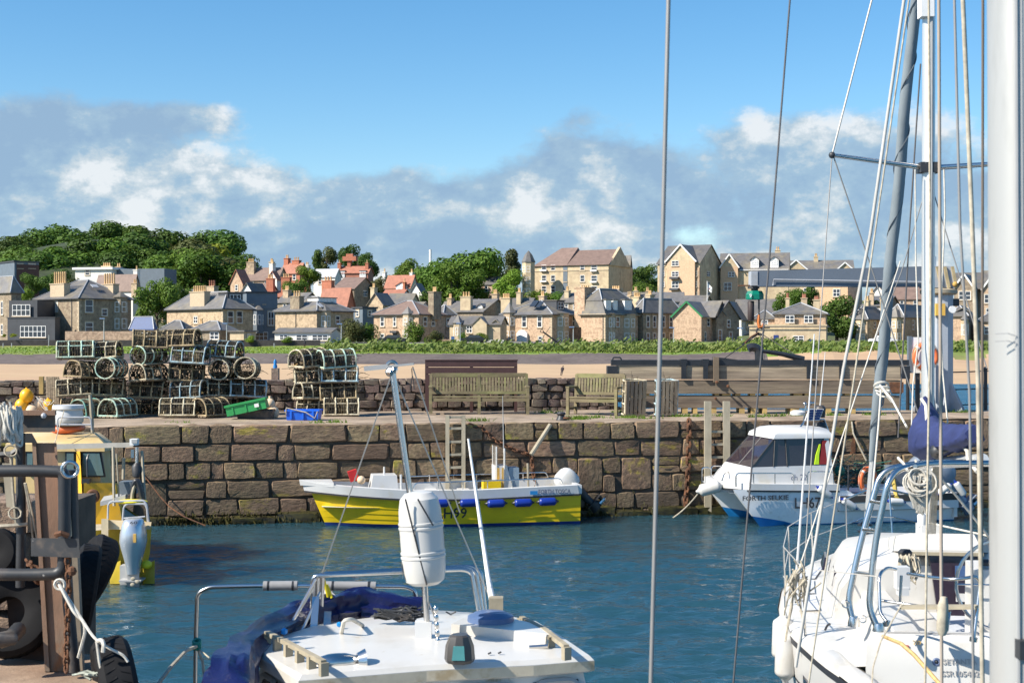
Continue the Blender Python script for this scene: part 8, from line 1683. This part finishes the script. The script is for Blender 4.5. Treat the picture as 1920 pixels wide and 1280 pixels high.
 bow=[V((6.9,.5,sh(6.9)+.62)),V((7.7,.12,sh(7.7)+.66)),V((7.7,-.12,sh(7.7)+.66)),V((6.9,-.5,sh(6.9)+.62))]
 b.build('stanchion',M_['steel'],t,50,local=True)
 b=MB();b.tube(fillet(bow,.2),.013,7)
 for p,x,y in((bow[0],6.95,.48),(bow[3],6.95,-.48),(bow[1],7.5,.14),(bow[2],7.5,-.14)):b.tube([p,V((x,y,sh(x)))],.012,6)
 b.tube([V((6.93,.49,sh(7)+.32)),V((7.55,.15,sh(7)+.34)),V((7.55,-.15,sh(7)+.34)),V((6.93,-.49,sh(7)+.32))],.01,6);b.build('pulpit',M_['steel'],t,50,local=True)
 b=MB();b.tube(top+[bow[0]],.005,4);b.tube([p-V((0,0,.28))for p in top]+[bow[0]-V((0,0,.3))],.005,4);b.tube([f.M.inverted()@P(1646,1080,10.6),top[0]],.005,4);b.build('lifeline',M_['wirel'],t,local=True)
 b=MB();qq=random.Random(8);c=P(1497,1075,12.0)
 for k in range(12):a=c+V((qq.uniform(-.05,.05),qq.uniform(-.03,.03),qq.uniform(-.05,.12)));b.tube([a,a+V((qq.gauss(0,.05),qq.gauss(0,.03),-.1)),a+V((qq.gauss(0,.05),0,-.22)),a+V((qq.gauss(0,.06),0,-.05))],.008,5)
 b.tube([c,c+V((-.06,0,-.25)),c+V((-.13,-.1,-.55))],.01,5);b.tube([c,c+V((.02,0,-.3)),c+V((.04,-.05,-.45))],.01,5);tag(b.build('rope_bundle',M_['rope'],smooth=50),'tan rope bundle tied to the port lifeline stanchion of the yacht','rope')
 b=MB();x=1.62
 zp=sh(x)*.70;b.prism([V((x+.28,hb(x)*.985,zp+.10)),V((x-.22,hb(x-.2)*.975+.01,zp+.09)),V((x-.25,hb(x-.2)*.965+.01,zp-.07)),V((x+.25,hb(x)*.975,zp-.07))],(0,.03,0));b.build('hull_window',M_['smoke'],t,local=True)
 for u,v,tt in((1563,1098,0),(1573,1105,0)):
  a=P(u,v,13.0);b=MB();b.prism([a+V((-.035,0,-.08)),a+V((.0,-.03,-.09)),a+V((.045,0,.07)),a+V((.015,.02,.08))],(0,-.012,.0));o=b.build('vent_sticker',M_['letterg'],t)
 for u,v in((1618,1160),(1586,1132)):
  c=P(u,v,11.4);b=MB();b.torus(c,.028,.006,RX,12,5);b.build('deck_eye',M_['steel'],t)
 b=MB();b.tube([P(1547,1180,11.7),P(1551,1172,11.75),P(1556,1169,11.8)],.01,5);b.build('deck_cleat',M_['darksteel'],t)
 def tx_(u,v,d=.016):
  best=None
  for x,z in[(.60-.10*s_,1.60-.5*s_)for s_ in[i/100 for i in range(101)]]:
   y=f.yat(u,x-d);zz=f.zat(v,x-d,y)
   if best is None or abs(zz-z)<best[0]:best=(abs(zz-z),V((x-d,y,z)))
  return best[1]
 for txt,u0,u1,v,cap,nm in(('SETANTA',1768,1832,1245,.040,'boat_name'),('SSR105482',1766,1836,1267,.040,'registration')):
  a,c=tx_(u0,v),tx_(u1,v);ex=(c-a).normalized();ez=V((.2,0,1)).normalized();ez=(ez-ex*ez.dot(ex)).normalized();ey=ez.cross(ex);T=Matrix(((ex.x,ez.x,-ey.x,a.x),(ex.y,ez.y,-ey.y,a.y),(ex.z,ez.z,-ey.z,a.z),(0,0,0,1)));plate_text(t,nm,txt,M_['letterg'],T,(c-a).length,cap,.006,.003)
 c=tx_(1756,1240,.012);b=MB();b.torus(c,.022,.010,Matrix.Rotation(R(90),4,'Y'),16,8);b.build('stern_fitting',mat('fitting_blue',(.10,.14,.24),.4),t,50,local=True);b=MB();b.ball(c,.014,8);b.build('fitting_core',M_['blackp'],t,50,local=True)
 a=tx_(1700,1211,.01);b=MB();b.ball(a,.022,10,(.3,1,.55));b.build('red_badge',mat('badge_red',(.42,.08,.08),.5),t,50,local=True);b=MB();a=tx_(1719,1208,.01)
 for dy in(-.02,0,.02):b.tube([a+V((0,dy,0)),a+V((0,dy-.01,.02)),a+V((0,dy+.008,.03))],.004,4)
 b.build('gold_badge',M_['ochre'],t,local=True)
 b=MB();b.tube([P(1656,1192,10.4),P(1690,1206,9.7),P(1715,1228,9.5),P(1765,1285,9.1),P(1830,1350,8.6)],.014,6);tag(b.build('mooring_line',mat('tan_rope',(.50,.34,.14),.9,var=.3,scale=25),smooth=50),'tan mooring line crossing the yacht stern towards the lower right','rope')
 b=MB();b.tube([P(1692,1130,10.4),P(1672,1165,10.3),P(1652,1200,10.1),P(1637,1250,9.9),P(1634,1300,9.8)],.006,5);tag(b.build('thin_line',M_['rope'],smooth=50),'thin pale line hanging from the pushpit down the yacht quarter','rope')
 Ymst=14.3;mq=lambda u,v,Y=Ymst:P(u,v,Y)
 mt=thing('yacht_mast','white aluminium mast of the yacht with swept spreaders halfway up','mast',loc=mq(1739,1010));b=MB()
 b.loft([[mq(1739,1012)+V((.062*math.cos(a),.085*math.sin(a),0))for a in[i*math.pi/8 for i in range(16)]],[mq(1742,-120)+V((.062*math.cos(a),.085*math.sin(a),0))for a in[i*math.pi/8 for i in range(16)]]]);b.build('mast_tube',M_['alu'],mt,60)
 b=MB();b.tube([mq(1744,1012,Ymst-.08),mq(1747,-120,Ymst-.08)],.02,6);b.build('sail_track',M_['greyp'],mt,50)
 b=MB();b.box(mq(1736,15,Ymst-.05),(.13,.14,.2));b.build('mast_light',M_['white'],mt)
 for u,v,Y in((1560,291,14.05),(1935,303,14.05)):
  b=MB();b.tube([mq(1738 if u<1700 else 1746,315),P(u,v,Y)],[.028,.02],8);sp=b.build('spreader',M_['steel'],mt,50);b=MB();b.ball(P(u,v,Y),.035,8);b.build('spreader_tip',M_['darksteel'],sp,50)
 b=MB();b.box(mq(1741,315),(.2,.18,.1));b.build('spreader_root',M_['darksteel'],mt)
 b=MB();b.box(mq(1741,995,14.15),(.2,.2,.14));b.lathe([(.04,0),(.045,.1),(.03,.12)],10,Matrix.Translation(mq(1728,985,14.1)));b.build('mast_collar',M_['gelb'],mt,40)
 sc_=thing('boom_with_sail_cover','boom with mainsail folded under a navy blue cover with a white lacing line','boom',loc=mq(1760,860));bs,be=mq(1742,868,14.15),P(1842,862,11.4)
 b=MB();b.tube([bs,be],.055,10);b.build('boom',M_['alu'],sc_,60)
 b=MB();rings=[];nn=20
 prof=[(1736,742,868,14.0,.07),(1737,752,866,13.9,.16),(1742,775,862,13.6,.20),(1756,790,856,13.2,.18),(1778,795,850,12.7,.15),(1800,796,845,12.2,.13),(1818,795,838,11.8,.11),(1828,796,830,11.5,.07)]
 for i,(u,vt,vb,Y,w)in enumerate(prof):
  a,c=P(u,vt,Y),P(u,vb,Y);hh=(a.z-c.z)/2;mid=(a+c)/2
  rings.append([mid+V((w*math.sin(an)*(1+.5*math.cos(an)*-.55)*(1+.25*noise.noise(V((math.sin(an)*2,math.cos(an)*3,i*.6)))),0,hh*math.cos(an)))for an in[2*math.pi*j/nn for j in range(nn)]])
 R2=[]
 for i in range(len(rings)-1):
  for k in range(4):R2 .append([p.lerp(q_,k/4)for p,q_ in zip(rings[i],rings[i+1])])
 R2 .append(rings[-1])
 for i,r_ in enumerate(R2):
  for j,p in enumerate(r_):r_[j]=p+V((.03*noise.noise(V((j*.7,i*.35,2))),0,.02*noise.noise(V((j*.5,i*.5,7)))))
 b.loft(R2);b.build('sail_cover',M_['navy'],sc_,70)
 b=MB();b.tube([P(u,v,Y)for u,v,Y in((1728,748,13.7),(1736,760,13.55),(1738,790,13.4),(1742,808,13.3),(1760,819,12.95),(1785,823,12.5),(1806,836,12.1),(1814,846,11.7),(1815,862,11.6),(1832,884,11.3))],.016,7);b.build('white_lacing',M_['ropew'],sc_,50)
 b=MB();b.ball(P(1757,846,12.6),.07,8);b.ball(P(1770,840,12.5),.05,8);b.tube([P(1748,850,12.6),P(1800,838,12.3)],.015,6);b.build('sheet_block',M_['darksteel'],sc_,50)
 fs=thing('furled_headsail','grey blue furled headsail on the yacht forestay slanting left of the mast','sail',loc=P(1622,1005,17.3));a,d=P(1622,1008,17.3),P(1722,-60,15.3);b=MB();k=40;pts=[a.lerp(d,i/k)for i in range(k+1)]
 b.tube(pts[:1]+pts[1:],.017,8);b.build('forestay',M_['steel'],fs,50);b=MB();rings=[]
 for i in range(6,k+1):
  s_=(i-6)/(k-6);r_=.040+.026*min(1,s_*6);r_*=1-.18*max(0,s_-.5);rings.append([pts[i]+V((r_*math.cos(an)*(1+.16*math.sin(an*1+i*.55)),r_*math.sin(an)*(1+.16*math.cos(an+i*.55)),.0))for an in[2*math.pi*j/12+i*.22 for j in range(12)]])
 b.loft(rings);b.build('rolled_sail',M_['sailgrey'],fs,50)
 b=MB();b.tube([pts[6].lerp(pts[-1],i/150)+V((.066*math.cos(i*.30),.066*math.sin(i*.30),0))for i in range(8,150)],.007,5);b.build('leech_edge',mat('dark_sail_edge',(.10,.12,.14),.8),fs,60)
 b=MB();b.tube([a.lerp(d,.03),a.lerp(d,.17)],.035,8);b.build('luff_foil',M_['alu'],fs,50);b=MB();T=Matrix.Translation(a+V((0,0,.12)));b.lathe([(.03,-.08),(.09,-.05),(.09,-.03),(.035,-.02),(.035,.02),(.09,.03),(.09,.05),(.03,.08)],14,T);b.build('furling_drum',M_['blackp'],fs,50)
 b=MB();qq=random.Random(4);c=P(1722,905,11.0)
 for k in range(22):s_=qq.uniform(-.07,.09);b.tube(fillet([c+V((s_,qq.uniform(-.04,.04),.06)),c+V((s_-.02,-.03,-.08)),c+V((qq.uniform(-.04,.06),-.02,-.24+qq.uniform(-.03,.05))),c+V((s_+.03,.02,-.08)),c+V((s_+.02,.03,.06))],.05,3),.008,5)
 for k in range(8):b.torus(c+V((qq.uniform(-.04,.05),-.04,.02+qq.uniform(-.03,.03))),.06+qq.uniform(0,.04),.009,Matrix.Rotation(R(70+qq.uniform(-20,20)),4,'X'),14,5)
 b.tube([c+V((0,0,.08)),P(1717,862,11.2)],.01,5);tag(b.build('rope_coil',mat('grey_rope',(.44,.41,.35),.9,var=.35,scale=25),smooth=50),'big grey rope coil hanging from the steel arch behind the mast','rope')
 b=MB()
 for k in range(6):b.tube([P(1750+k*2.2,872,11.2),P(1741+k*2.5,1000,12.2)],.005,4)
 tag(b.build('mainsheet_lines',M_['rope']),'bundle of thin tan lines running from the arch down beside the mast','rope')
 b=MB();b.tube([P(1684,858,11.4),P(1694,868,11.2),P(1702,882,11.0)],.012,5);tag(b.build('short_line',M_['ropew'],smooth=40),'short white line looped over the left end of the arch','rope')
 gf='long white fenders on the yacht quarter'
 for u,v0,v1,Y,r_,lab in((1470,1152,1240,12.75,.10,'upper of two long white fenders on the yacht side, partly behind the other'),(1475,1180,1276,12.45,.095,'lower of two long white fenders hanging on the yacht side')):
  a,d=P(u-3,v1,Y),P(u,v0,Y);fender((a+d)/2,d-a,r_,(d-a).length*.95,M_['gel'],lab,gf)
 b=MB();b.tube([P(1487,1080,12.2),P(1478,1120,12.4),P(1470,1152,12.7)],.008,5);b.tube([P(1490,1090,12.1),P(1485,1140,12.3),P(1476,1180,12.45)],.008,5);tag(b.build('fender_line',M_['rope']),'pale fender lines hanging from the yacht stanchion','rope')
 b=MB();b.tube([P(1490,1118,12.6),P(1527,626,12.8)],[.012,.006],7);tag(b.build('danbuoy_pole',M_['gelb'],smooth=50),'slender white pole rising from the yacht rail left of the near stay','pole')
sailboat()
# rigging lines of the boats at the right and near the camera
def line(name,label,pts,r,m,cat='stay',group=None):
 b=MB();b.tube([P(u,v,Y)for u,v,Y in pts],r,7);tag(b.build(name,M_[m]if isinstance(m,str)else m,smooth=60),label,cat,group)
line('near_stay','blurred grey stay crossing the whole picture right of centre',[(1255,-60,4.6),(1238,640,4.6),(1219,1340,4.6)],.0075,'wire')
line('near_stay','dark slanting stay crossing the picture left of the crane hook',[(1486,-60,7.0),(1444,470,7.0),(1370,1340,7.0)],.0048,mat('dark_wire',(.09,.085,.085),.5))
line('yacht_shroud','thin white shroud from the top edge down to the left spreader tip',[(1645,-40,14.2),(1560,291,14.05)],0.0101,'wirel')
line('yacht_shroud','thin wire from the left spreader tip straight down to the yacht deck',[(1560,291,14.05),(1541,560,13.9),(1505,1110,13.4)],0.0059,'wire')
line('yacht_shroud','thin diagonal wire from the left spreader tip to the foot of the mast',[(1563,294,14.05),(1640,520,14.15),(1736,820,14.3)],0.0067,'wire')
line('yacht_shroud','thin diagonal wire from the mast down to the lower right',[(1747,350,14.3),(1800,520,14.2),(1850,690,14.1)],0.0059,'wire')
line('yacht_shroud','dark thin wire behind the mast slanting down to the left',[(1726,120,14.6),(1706,420,14.6),(1684,820,14.6)],0.0084,mat('dark_wire',(0,0,0)))
line('yacht_shroud','thin wire from the mast spreader root down across the furled sail',[(1737,350,14.4),(1690,510,14.6),(1640,640,14.8)],0.0050,'wire')
line('near_halyard','thick pale blurred rope slanting from the top edge to the yacht fenders',[(1701,-40,6.0),(1632,440,6.0),(1582,690,6.0),(1492,1250,6.0)],0.0071,mat('pale_blurred_rope',(.46,.44,.40),.8))
line('near_halyard','thin tan line just right of the thick pale slanting rope',[(1710,-40,7.0),(1646,400,7.0),(1600,720,7.0),(1558,1000,7.0),(1515,1290,7.0)],0.0044,'rope')
line('tied_rope','taut cream rope from the furled sail down left to the yacht rail',[(1688,490,15.6),(1655,590,14.8),(1612,720,14.0),(1547,917,12.9),(1492,1085,12.1)],0.0067,'ropew')
line('tied_rope','cream rope knotted round the furled sail and led right to the boom',[(1650,722,15.5),(1672,748,15.0),(1700,800,14.2)],0.0118,'ropew')
b=MB()
for k in range(4):b.torus(P(1652+k*2,722+k*5,15.6),.075,.012,Matrix.Rotation(R(20*k-30),4,'X'),14,5)
b.tube([P(1655,728,15.5),P(1668,745,15.3),P(1672,752,15.2),P(1664,742,15.2)],.016,6);tag(b.build('rope_knot',M_['ropew'],smooth=50),'cream rope knot round the lower end of the furled sail','rope')
line('tied_rope','cream rope running down along the furled sail from the knot',[(1652,730,15.5),(1647,800,15.4),(1634,940,15.2)],0.0101,'ropew')
line('halyard','white halyard hanging from the left side of the spreader',[(1716,318,14.2),(1717,480,14.2),(1722,640,14.2),(1712,720,14.1),(1709,810,14.0)],0.0076,'ropew','halyard')
line('halyard','white halyard hanging from the right side of the spreader',[(1770,318,14.2),(1772,400,14.2),(1763,600,14.2),(1768,700,14.2),(1777,792,14.1),(1770,798,14.1)],0.0084,'ropew','halyard')
line('near_halyard','tan line close along the right side of the yacht mast',[(1741,-60,9.0),(1745,560,9.0),(1738,980,9.0),(1734,1330,9.0)],0.0076,'rope')
line('near_halyard','straight brown line right of the yacht mast from top edge to bottom',[(1760,-60,6.2),(1763,600,6.2),(1766,1340,6.2)],0.0074,mat('brown_line',(.36,.30,.24),.8))
line('near_halyard','grey line right of the brown line, ending behind the boom cover',[(1788,-60,5.2),(1800,420,5.2),(1818,740,5.2),(1826,1340,5.2)],0.0050,'wire')
line('near_halyard','thick beige line nearest the big mast, bending right lower down',[(1803,-60,5.0),(1822,400,5.0),(1834,720,5.0),(1843,1340,5.0)],0.0080,'rope')
line('near_halyard','dark brown line beside the big mast',[(1843,-60,5.4),(1842,600,5.4),(1840,1340,5.4)],0.0052,mat('dark_brown_line',(.14,.11,.085),.8))
b=MB();b.tube([P(1770,1118,5.6),P(1768,1135,5.6),P(1767,1180,5.6),P(1767,1190,5.6)],[.012,.022,.024,.014],8);tag(b.build('rope_splice',M_['rope'],smooth=60),'pale whipped splice on the brown line in front of the yacht stern','rope')
line('mooring_line','white rope slanting across the water right of the yacht mast',[(1748,880,12.5),(1790,925,12.8),(1830,975,13.0),(1880,1040,13.2)],.012,'ropew','rope')
line('lifeline_wire','white wire running right from the foot of the yacht mast',[(1742,980,13.6),(1848,1003,13.2),(1900,1016,13.0)],0.0092,'ropew','wire')
Yn=3.9;mp_=lambda u,v,Y=Yn:P(u,v,Y)
nm=thing('near_mast','big blurred pale mast filling the right edge of the picture close to the camera','mast',loc=mp_(1905,1500));b=MB()
def oval(u,v):c=mp_(u,v);return[c+V((.0665*math.copysign(abs(math.cos(a))**.85,math.cos(a)),.09*math.sin(a),0))for a in[i*math.pi/14 for i in range(28)]]
b.loft([oval(1908,1900),oval(1904,640),oval(1899,-400)]);b.build('mast_tube',mat('near_mast_paint',(.47,.46,.43),.42,metal=.3,var=.05,scale=2,stretch=(1,1,.2),c2=(.36,.355,.33),c2amt=.35,c2scale=5),nm,60)
b=MB();b.tube([mp_(1912,1900,Yn-.088),mp_(1908,640,Yn-.088),mp_(1903,-400,Yn-.088)],.006,6);b.tube([mp_(1921,1900,Yn-.085),mp_(1917,640,Yn-.085),mp_(1912,-400,Yn-.085)],.006,6);b.build('sail_track',M_['greyp'],nm,50)
b=MB();b.box(mp_(1918,1216,Yn-.10),(.03,.04,.05));b.build('track_stop',M_['darksteel'],nm)
for v in(626,640):
 b=MB();b.tube([mp_(1866,v,Yn-.085),mp_(1890,v-1,Yn-.094),mp_(1906,v+4,Yn-.094)],.0016,4);b.build('scratch_band',M_['letterg'],nm)
# near quay corner at the left: rusty pile, pipe rails, chain, tyres
def near_left():
 Y=9.0;ZQ=1.78;q=lambda u,v,Y=Y:P(u,v,Y)
 b=MB();pts=[(-8,6.2),(-2.42,6.2),(-2.46,8.7),(-2.6,9.3),(-2.95,9.5),(-8,9.6)];rd=random.Random(5)
 top=[]
 for(x0,y0),(x1,y1)in zip(pts,pts[1:]+pts[:1]):
  for k in range(5):s_=k/5;top.append(V((lerp(x0,x1,s_)+rd.uniform(-.02,.02),lerp(y0,y1,s_)+rd.uniform(-.02,.02),ZQ+rd.uniform(-.008,.008))))
 b.loft([[V((p.x,p.y,-2))for p in top],[p-V((0,0,.05))for p in top],top]);struct(b.build('near_quay',mat('near_quay_stone',(.30,.215,.15),.9,var=.3,scale=3,c2=(.21,.14,.095),c2scale=1.2,bump=.01,bscale=14),base=(0,0,0)))
 w=thing('near_stone_wall','rough brown stone wall at the left edge behind the pipe rails','stone wall',loc=(px(10,10.6),10.6,0));rd=random.Random(3)
 b=MB();b.bb(-5.2,px(62,10.6),10.75,12.2,-1.5,2.55);b.build('core',M_['joint'],w);me=[stone_mesh('block',rd,5,4,.12,.25,'nearstone')for _ in range(8)]
 for r_,(z,h)in enumerate(((2.42,.26),(2.15,.27),(1.85,.3),(1.5,.33),(1.15,.35),(.8,.35),(.4,.4),(0,.4))):
  x=-5.2+rd.uniform(0,.3)
  while x<px(58,10.6):
   ww=rd.uniform(.3,.62);ww=min(ww,px(66,10.6)-x)
   if ww<.1:break
   o=bpy.data.objects.new('block',rd.choice(me));COL.objects.link(o);o.parent=w;o.location=V((x+ww/2,10.72+rd.uniform(-.05,.04),z-0+h/2))-w.location;o.scale=(ww*.97,.4,h*.96);x+=ww
 p=thing('rusty_pile','tall rusty steel H pile with a dark box header at the left quay corner','pile',loc=q(110,1255));z0=ZQ-.02
 b=MB();f0,f1=85,128
 def col(uT0,uT1,uB0,uB1,vT,vB,Ya,Yb_):b.hexa([q(uB0,vB,Ya),q(uB1,vB,Ya),q(uB1,vB,Yb_),q(uB0,vB,Yb_),q(uT0,vT,Ya),q(uT1,vT,Ya),q(uT1,vT,Yb_),q(uT0,vT,Yb_)])
 col(66,102,92,130,830,1258,8.92,8.95);col(60,67,84,93,830,1258,8.90,9.06);col(101.5,106,129.5,136,830,1258,8.90,9.06);b.build('column',M_['ruststeel'],p)
 b=MB();b.hexa([q(26,808,8.85),q(104,809,8.85),q(104,809,9.2),q(26,808,9.2),q(26,769,8.85),q(104,772,8.85),q(104,772,9.2),q(26,769,9.2)]);hd=b.build('header',M_['darksteel']if False else mat('header_steel',(.075,.07,.063),.6,var=.3,scale=4,c2=(.16,.10,.06),c2amt=.35,c2scale=4),p)
 b=MB();b.bb(px(24,8.83),px(105,8.83),8.81,8.84,q(0,778,8.83).z,q(0,769,8.83).z);b.build('top_lip',M_['ruststeel'],p);b=MB();b.ball(q(82,779,8.8),.018,8);b.ball(q(38,804,8.8),.015,8);b.build('bolt',M_['lead'],p)
 b=MB();b.hexa([q(0,830,9.3),q(70,830,9.3),q(70,830,9.34),q(0,830,9.34),q(0,812,9.3),q(60,812,9.3),q(60,812,9.34),q(0,812,9.34)]);b.tube([q(0,852,9.3),q(22,850,9.3),q(34,842,9.3)],.02,5)
 b.build('brace',M_['darksteel'],p)
 b=MB();b.hexa([q(12,1090,9.35),q(95,1090,9.35),q(108,1090,9.4),q(12,1090,9.4),q(10,1095,9.35),q(88,1095,9.35),q(88,1095,9.4),q(10,1095,9.4)]);b.hexa([q(22,1255,9.3),q(98,1255,9.2),q(98,1255,9.3),q(22,1255,9.4),q(10,1085,9.3),q(86,1085,9.2),q(86,1085,9.3),q(10,1085,9.4)]);b.build('fender_plate',mat('dark_rust_plate',(.045,.026,.018),.85,var=.5,scale=4),p)
 r_=thing('pipe_railing','dark painted pipe railing with elbows and ring at the left quay corner','railing',loc=q(130,1258));D=M_['darksteel']
 def pipe(n_,pts,rad=.037,Y=8.6,m=D):b=MB();b.tube(fillet([q(u,v,Y)for u,v in pts],.07,5),rad,12);return b.build(n_,m,r_,60)
 pipe('top_pipe',[(-40,883),(60,882),(118,884),(121,900),(121,1000),(119,1066),(108,1075),(60,1077),(-40,1076)]);pipe('upright',[(121,1040),(128,1130),(140,1258)],.034,8.75);pipe('upright',[(38,812),(40,1000)],.03,8.95);pipe('upright',[(40,985),(38,1100)],.03,9.1);pipe('upright',[(134,880),(137,1010)],.036,8.75,M_['blackp'])
 b=MB();b.tube([q(0,1200,8.7),q(20,1195,8.7),q(34,1180,8.9)],.05,10);b.build('lower_pipe',D,r_,60)
 b=MB();b.torus(q(131,880,8.55),.046,.012,RX@Matrix.Rotation(R(15),4,'Y'),20,8);b.build('ring_bracket',M_['steel'],r_,60)
 b=MB();b.hexa([q(58,1042,8.6),q(150,1045,8.5),q(150,1045,8.54),q(58,1042,8.64),q(58,1008,8.6),q(148,1009,8.5),q(148,1009,8.54),q(58,1008,8.64)]);b.build('clamp_plate',D,r_)
 b=MB();b.tube([q(105,1002,8.5),q(115,999,8.48),q(128,1004,8.5)],.018,6);b.build('rusty_shackle',M_['rust'],r_,40);b=MB();b.ball(q(135,1070,8.5),.03,8);b.build('rusty_pin',M_['rust'],r_,40)
 b=MB();b.beam(q(126,905,8.7),q(131,1005,8.7),.02,.02);b.build('pale_strip',M_['pale'],r_)
 b=MB();b.beam(q(142,1040,8.9),q(152,1255,8.9),.035,.05,(0,1,0));b.build('timber_edge',mat('old_edge_timber',(.23,.19,.14),.85,var=.3),r_)
 chain('rusty_chain','rusty chain hanging down beside the pipe upright to the quay',[q(126,1030,8.55),q(129,1100,8.55),q(126,1180,8.55),q(124,1258,8.5)],.055,.0085)
 chain('rusty_chain','heap of rusty chain hanging behind the lower pipe rail',[q(50,1050,9.0),q(60,1062,8.9),q(72,1068,8.9),q(62,1085,8.95),q(75,1092,8.95),q(58,1075,8.9),q(80,1085,8.95)],.05,.009)
 b=MB();b.hexa([q(12,950,9.6),q(28,952,9.6),q(28,952,9.66),q(12,950,9.66),q(4,868,9.6),q(19,868,9.6),q(19,868,9.66),q(4,868,9.66)]);tag(b.build('pale_board',M_['pale']),'pale upright board behind the pipe rails at the left edge','board')
 b=MB();b.tube([q(46,905,8.9),q(56,960,8.95),q(62,1012,9.0)],.007,5);b.tube([q(48,905,8.9),q(60,960,8.95),q(70,1012,9.0)],.007,5);tag(b.build('thin_ropes',M_['rope']),'two thin ropes running down behind the left pipe upright','rope')
 b=MB();rd=random.Random(2);c=q(14,778,8.7)
 for k in range(18):a=c+V((rd.uniform(-.07,.05),rd.uniform(-.03,.03),rd.uniform(-.02,.08)));b.tube(fillet([a,a+V((rd.uniform(-.04,.04),-.03,-.12)),a+V((rd.uniform(-.04,.05),0,-.19)),a+V((.03,.02,-.06)),a+V((.01,.02,.02))],.03,3),.008,5)
 tag(b.build('rope_coil',M_['ropew'],smooth=50),'white rope coil hung over the pile header at the left edge','rope')
 b=MB()
 for u,v in((20,845),(28,962)):b.torus(q(u,v,8.9),.038,.006,Matrix.Rotation(R(60),4,'X')@Matrix.Rotation(R(25),4,'Y'),14,5)
 b.tube([q(20,852,8.9),q(24,920,8.9),q(30,980,8.95)],.01,5);b.tube([q(0,986,8.9),q(30,984,8.9),q(50,982,8.95)],.014,5);tag(b.build('mooring_rope',M_['rope'],smooth=50),'pale mooring ropes looped behind the pipe rails at the left edge','rope')
 def tyre(c,R_,r_,M,label):
  t=thing('dock_fender',label,'dock fender',loc=c);T=Matrix.Translation(V(c))@M;prof=[(R_-r_*1.15,-.75*r_),(R_-r_*.3,-1.05*r_),(R_+r_*.6,-1.0*r_),(R_+r_*.95,-.7*r_),(R_+r_,0),(R_+r_*.95,.7*r_),(R_+r_*.6,1.0*r_),(R_-r_*.3,1.05*r_),(R_-r_*1.15,.75*r_),(R_-r_*.9,0),(R_-r_*1.15,-.75*r_)]
  b=MB();b.lathe(prof,28,T,cap=False);b.build('casing',M_['black'],t,35);b=MB()
  for k in range(40):
   a=k*math.pi/20
   for sg in(-1,1):T2=T@Matrix.Rotation(a+sg*.03,4,'Z');b.add([T2@V(p)for p in((R_+r_*.99,-.02,sg*.1*r_),(R_+r_*1.012,-.008,sg*.1*r_),(R_+r_*1.0,.012,sg*.62*r_),(R_+r_*.95,.02,sg*.66*r_))],[(0,1,2,3)])
  struct(b.build('tread',M_['black'],t),'stuff')
 RY=Matrix.Rotation(R(90),4,'Y')
 tyre(q(160,1100,9.3),.21,.07,Matrix.Rotation(R(9),4,'Y')@RY@Matrix.Rotation(R(-16),4,'X'),'black fender tyre hanging edge on right of the rusty pile')
 tyre(q(170,1075,10.3),.20,.09,Matrix.Rotation(R(25),4,'Z')@Matrix.Rotation(R(28),4,'Y')@RY,'dark tyre leaning behind the hanging fender tyre')
 tyre(q(220,1310,8.55),.27,.105,Matrix.Rotation(R(-8),4,'Y')@RY@Matrix.Rotation(R(-22),4,'X'),'grey worn tyre at the bottom edge beside the quay corner')
 tyre(q(18,1150,9.2),.20,.085,Matrix.Rotation(R(70),4,'X')@Matrix.Rotation(R(10),4,'Y'),'big black tyre hanging behind the lower pipe rail at the left edge')
 tyre(q(-8,1035,9.2),.10,.06,Matrix.Rotation(R(80),4,'X'),'small black tyre at the left edge above the big one')
 b=MB();b.tube(fillet([q(109,1092,8.5),q(116,1105,8.45),q(140,1150,8.4),q(158,1165,8.4),q(160,1185,8.4),q(147,1232,8.45)],.08),.010,6);b.tube(fillet([q(112,1095,8.5),q(150,1155,8.4),q(180,1202,8.3),q(232,1228,8.3),q(240,1240,8.3)],.08),.009,6);b.tube([q(181,1202,8.3),q(186,1240,8.3),q(190,1258,8.3)],.009,5);b.tube(fillet([q(182,1202,8.3),q(190,1198,8.28),q(195,1206,8.26),q(193,1222,8.26)],.03),.012,6);b.torus(q(112,1095,8.48),.03,.009,RX,12,5);tag(b.build('tied_rope',M_['ropew'],smooth=50),'knotted white rope trailing from the pipe rail to the worn tyre','rope')
 b=MB();rd=random.Random(6)
 for k in range(10):a=q(135+k*6,1262+rd.uniform(-2,4),8.35);b.tube([a,a+V((.05,rd.uniform(-.05,.02),rd.uniform(-.005,.02))),a+V((.12,rd.uniform(-.05,.02),rd.uniform(-.02,.01)))],.008,5)
 tag(b.build('teal_rope',mat('dirty_teal_rope',(.32,.34,.28),.9,var=.4,scale=20),smooth=50),'dirty teal and white rope lying on the quay edge by the worn tyre','rope')
M_['nearstone']=mat('near_wall_stone',(.27,.185,.125),.9,var=.35,scale=5,c2=(.18,.12,.085),c2scale=2,bump=.02,bscale=12,rand=.25)
near_left()
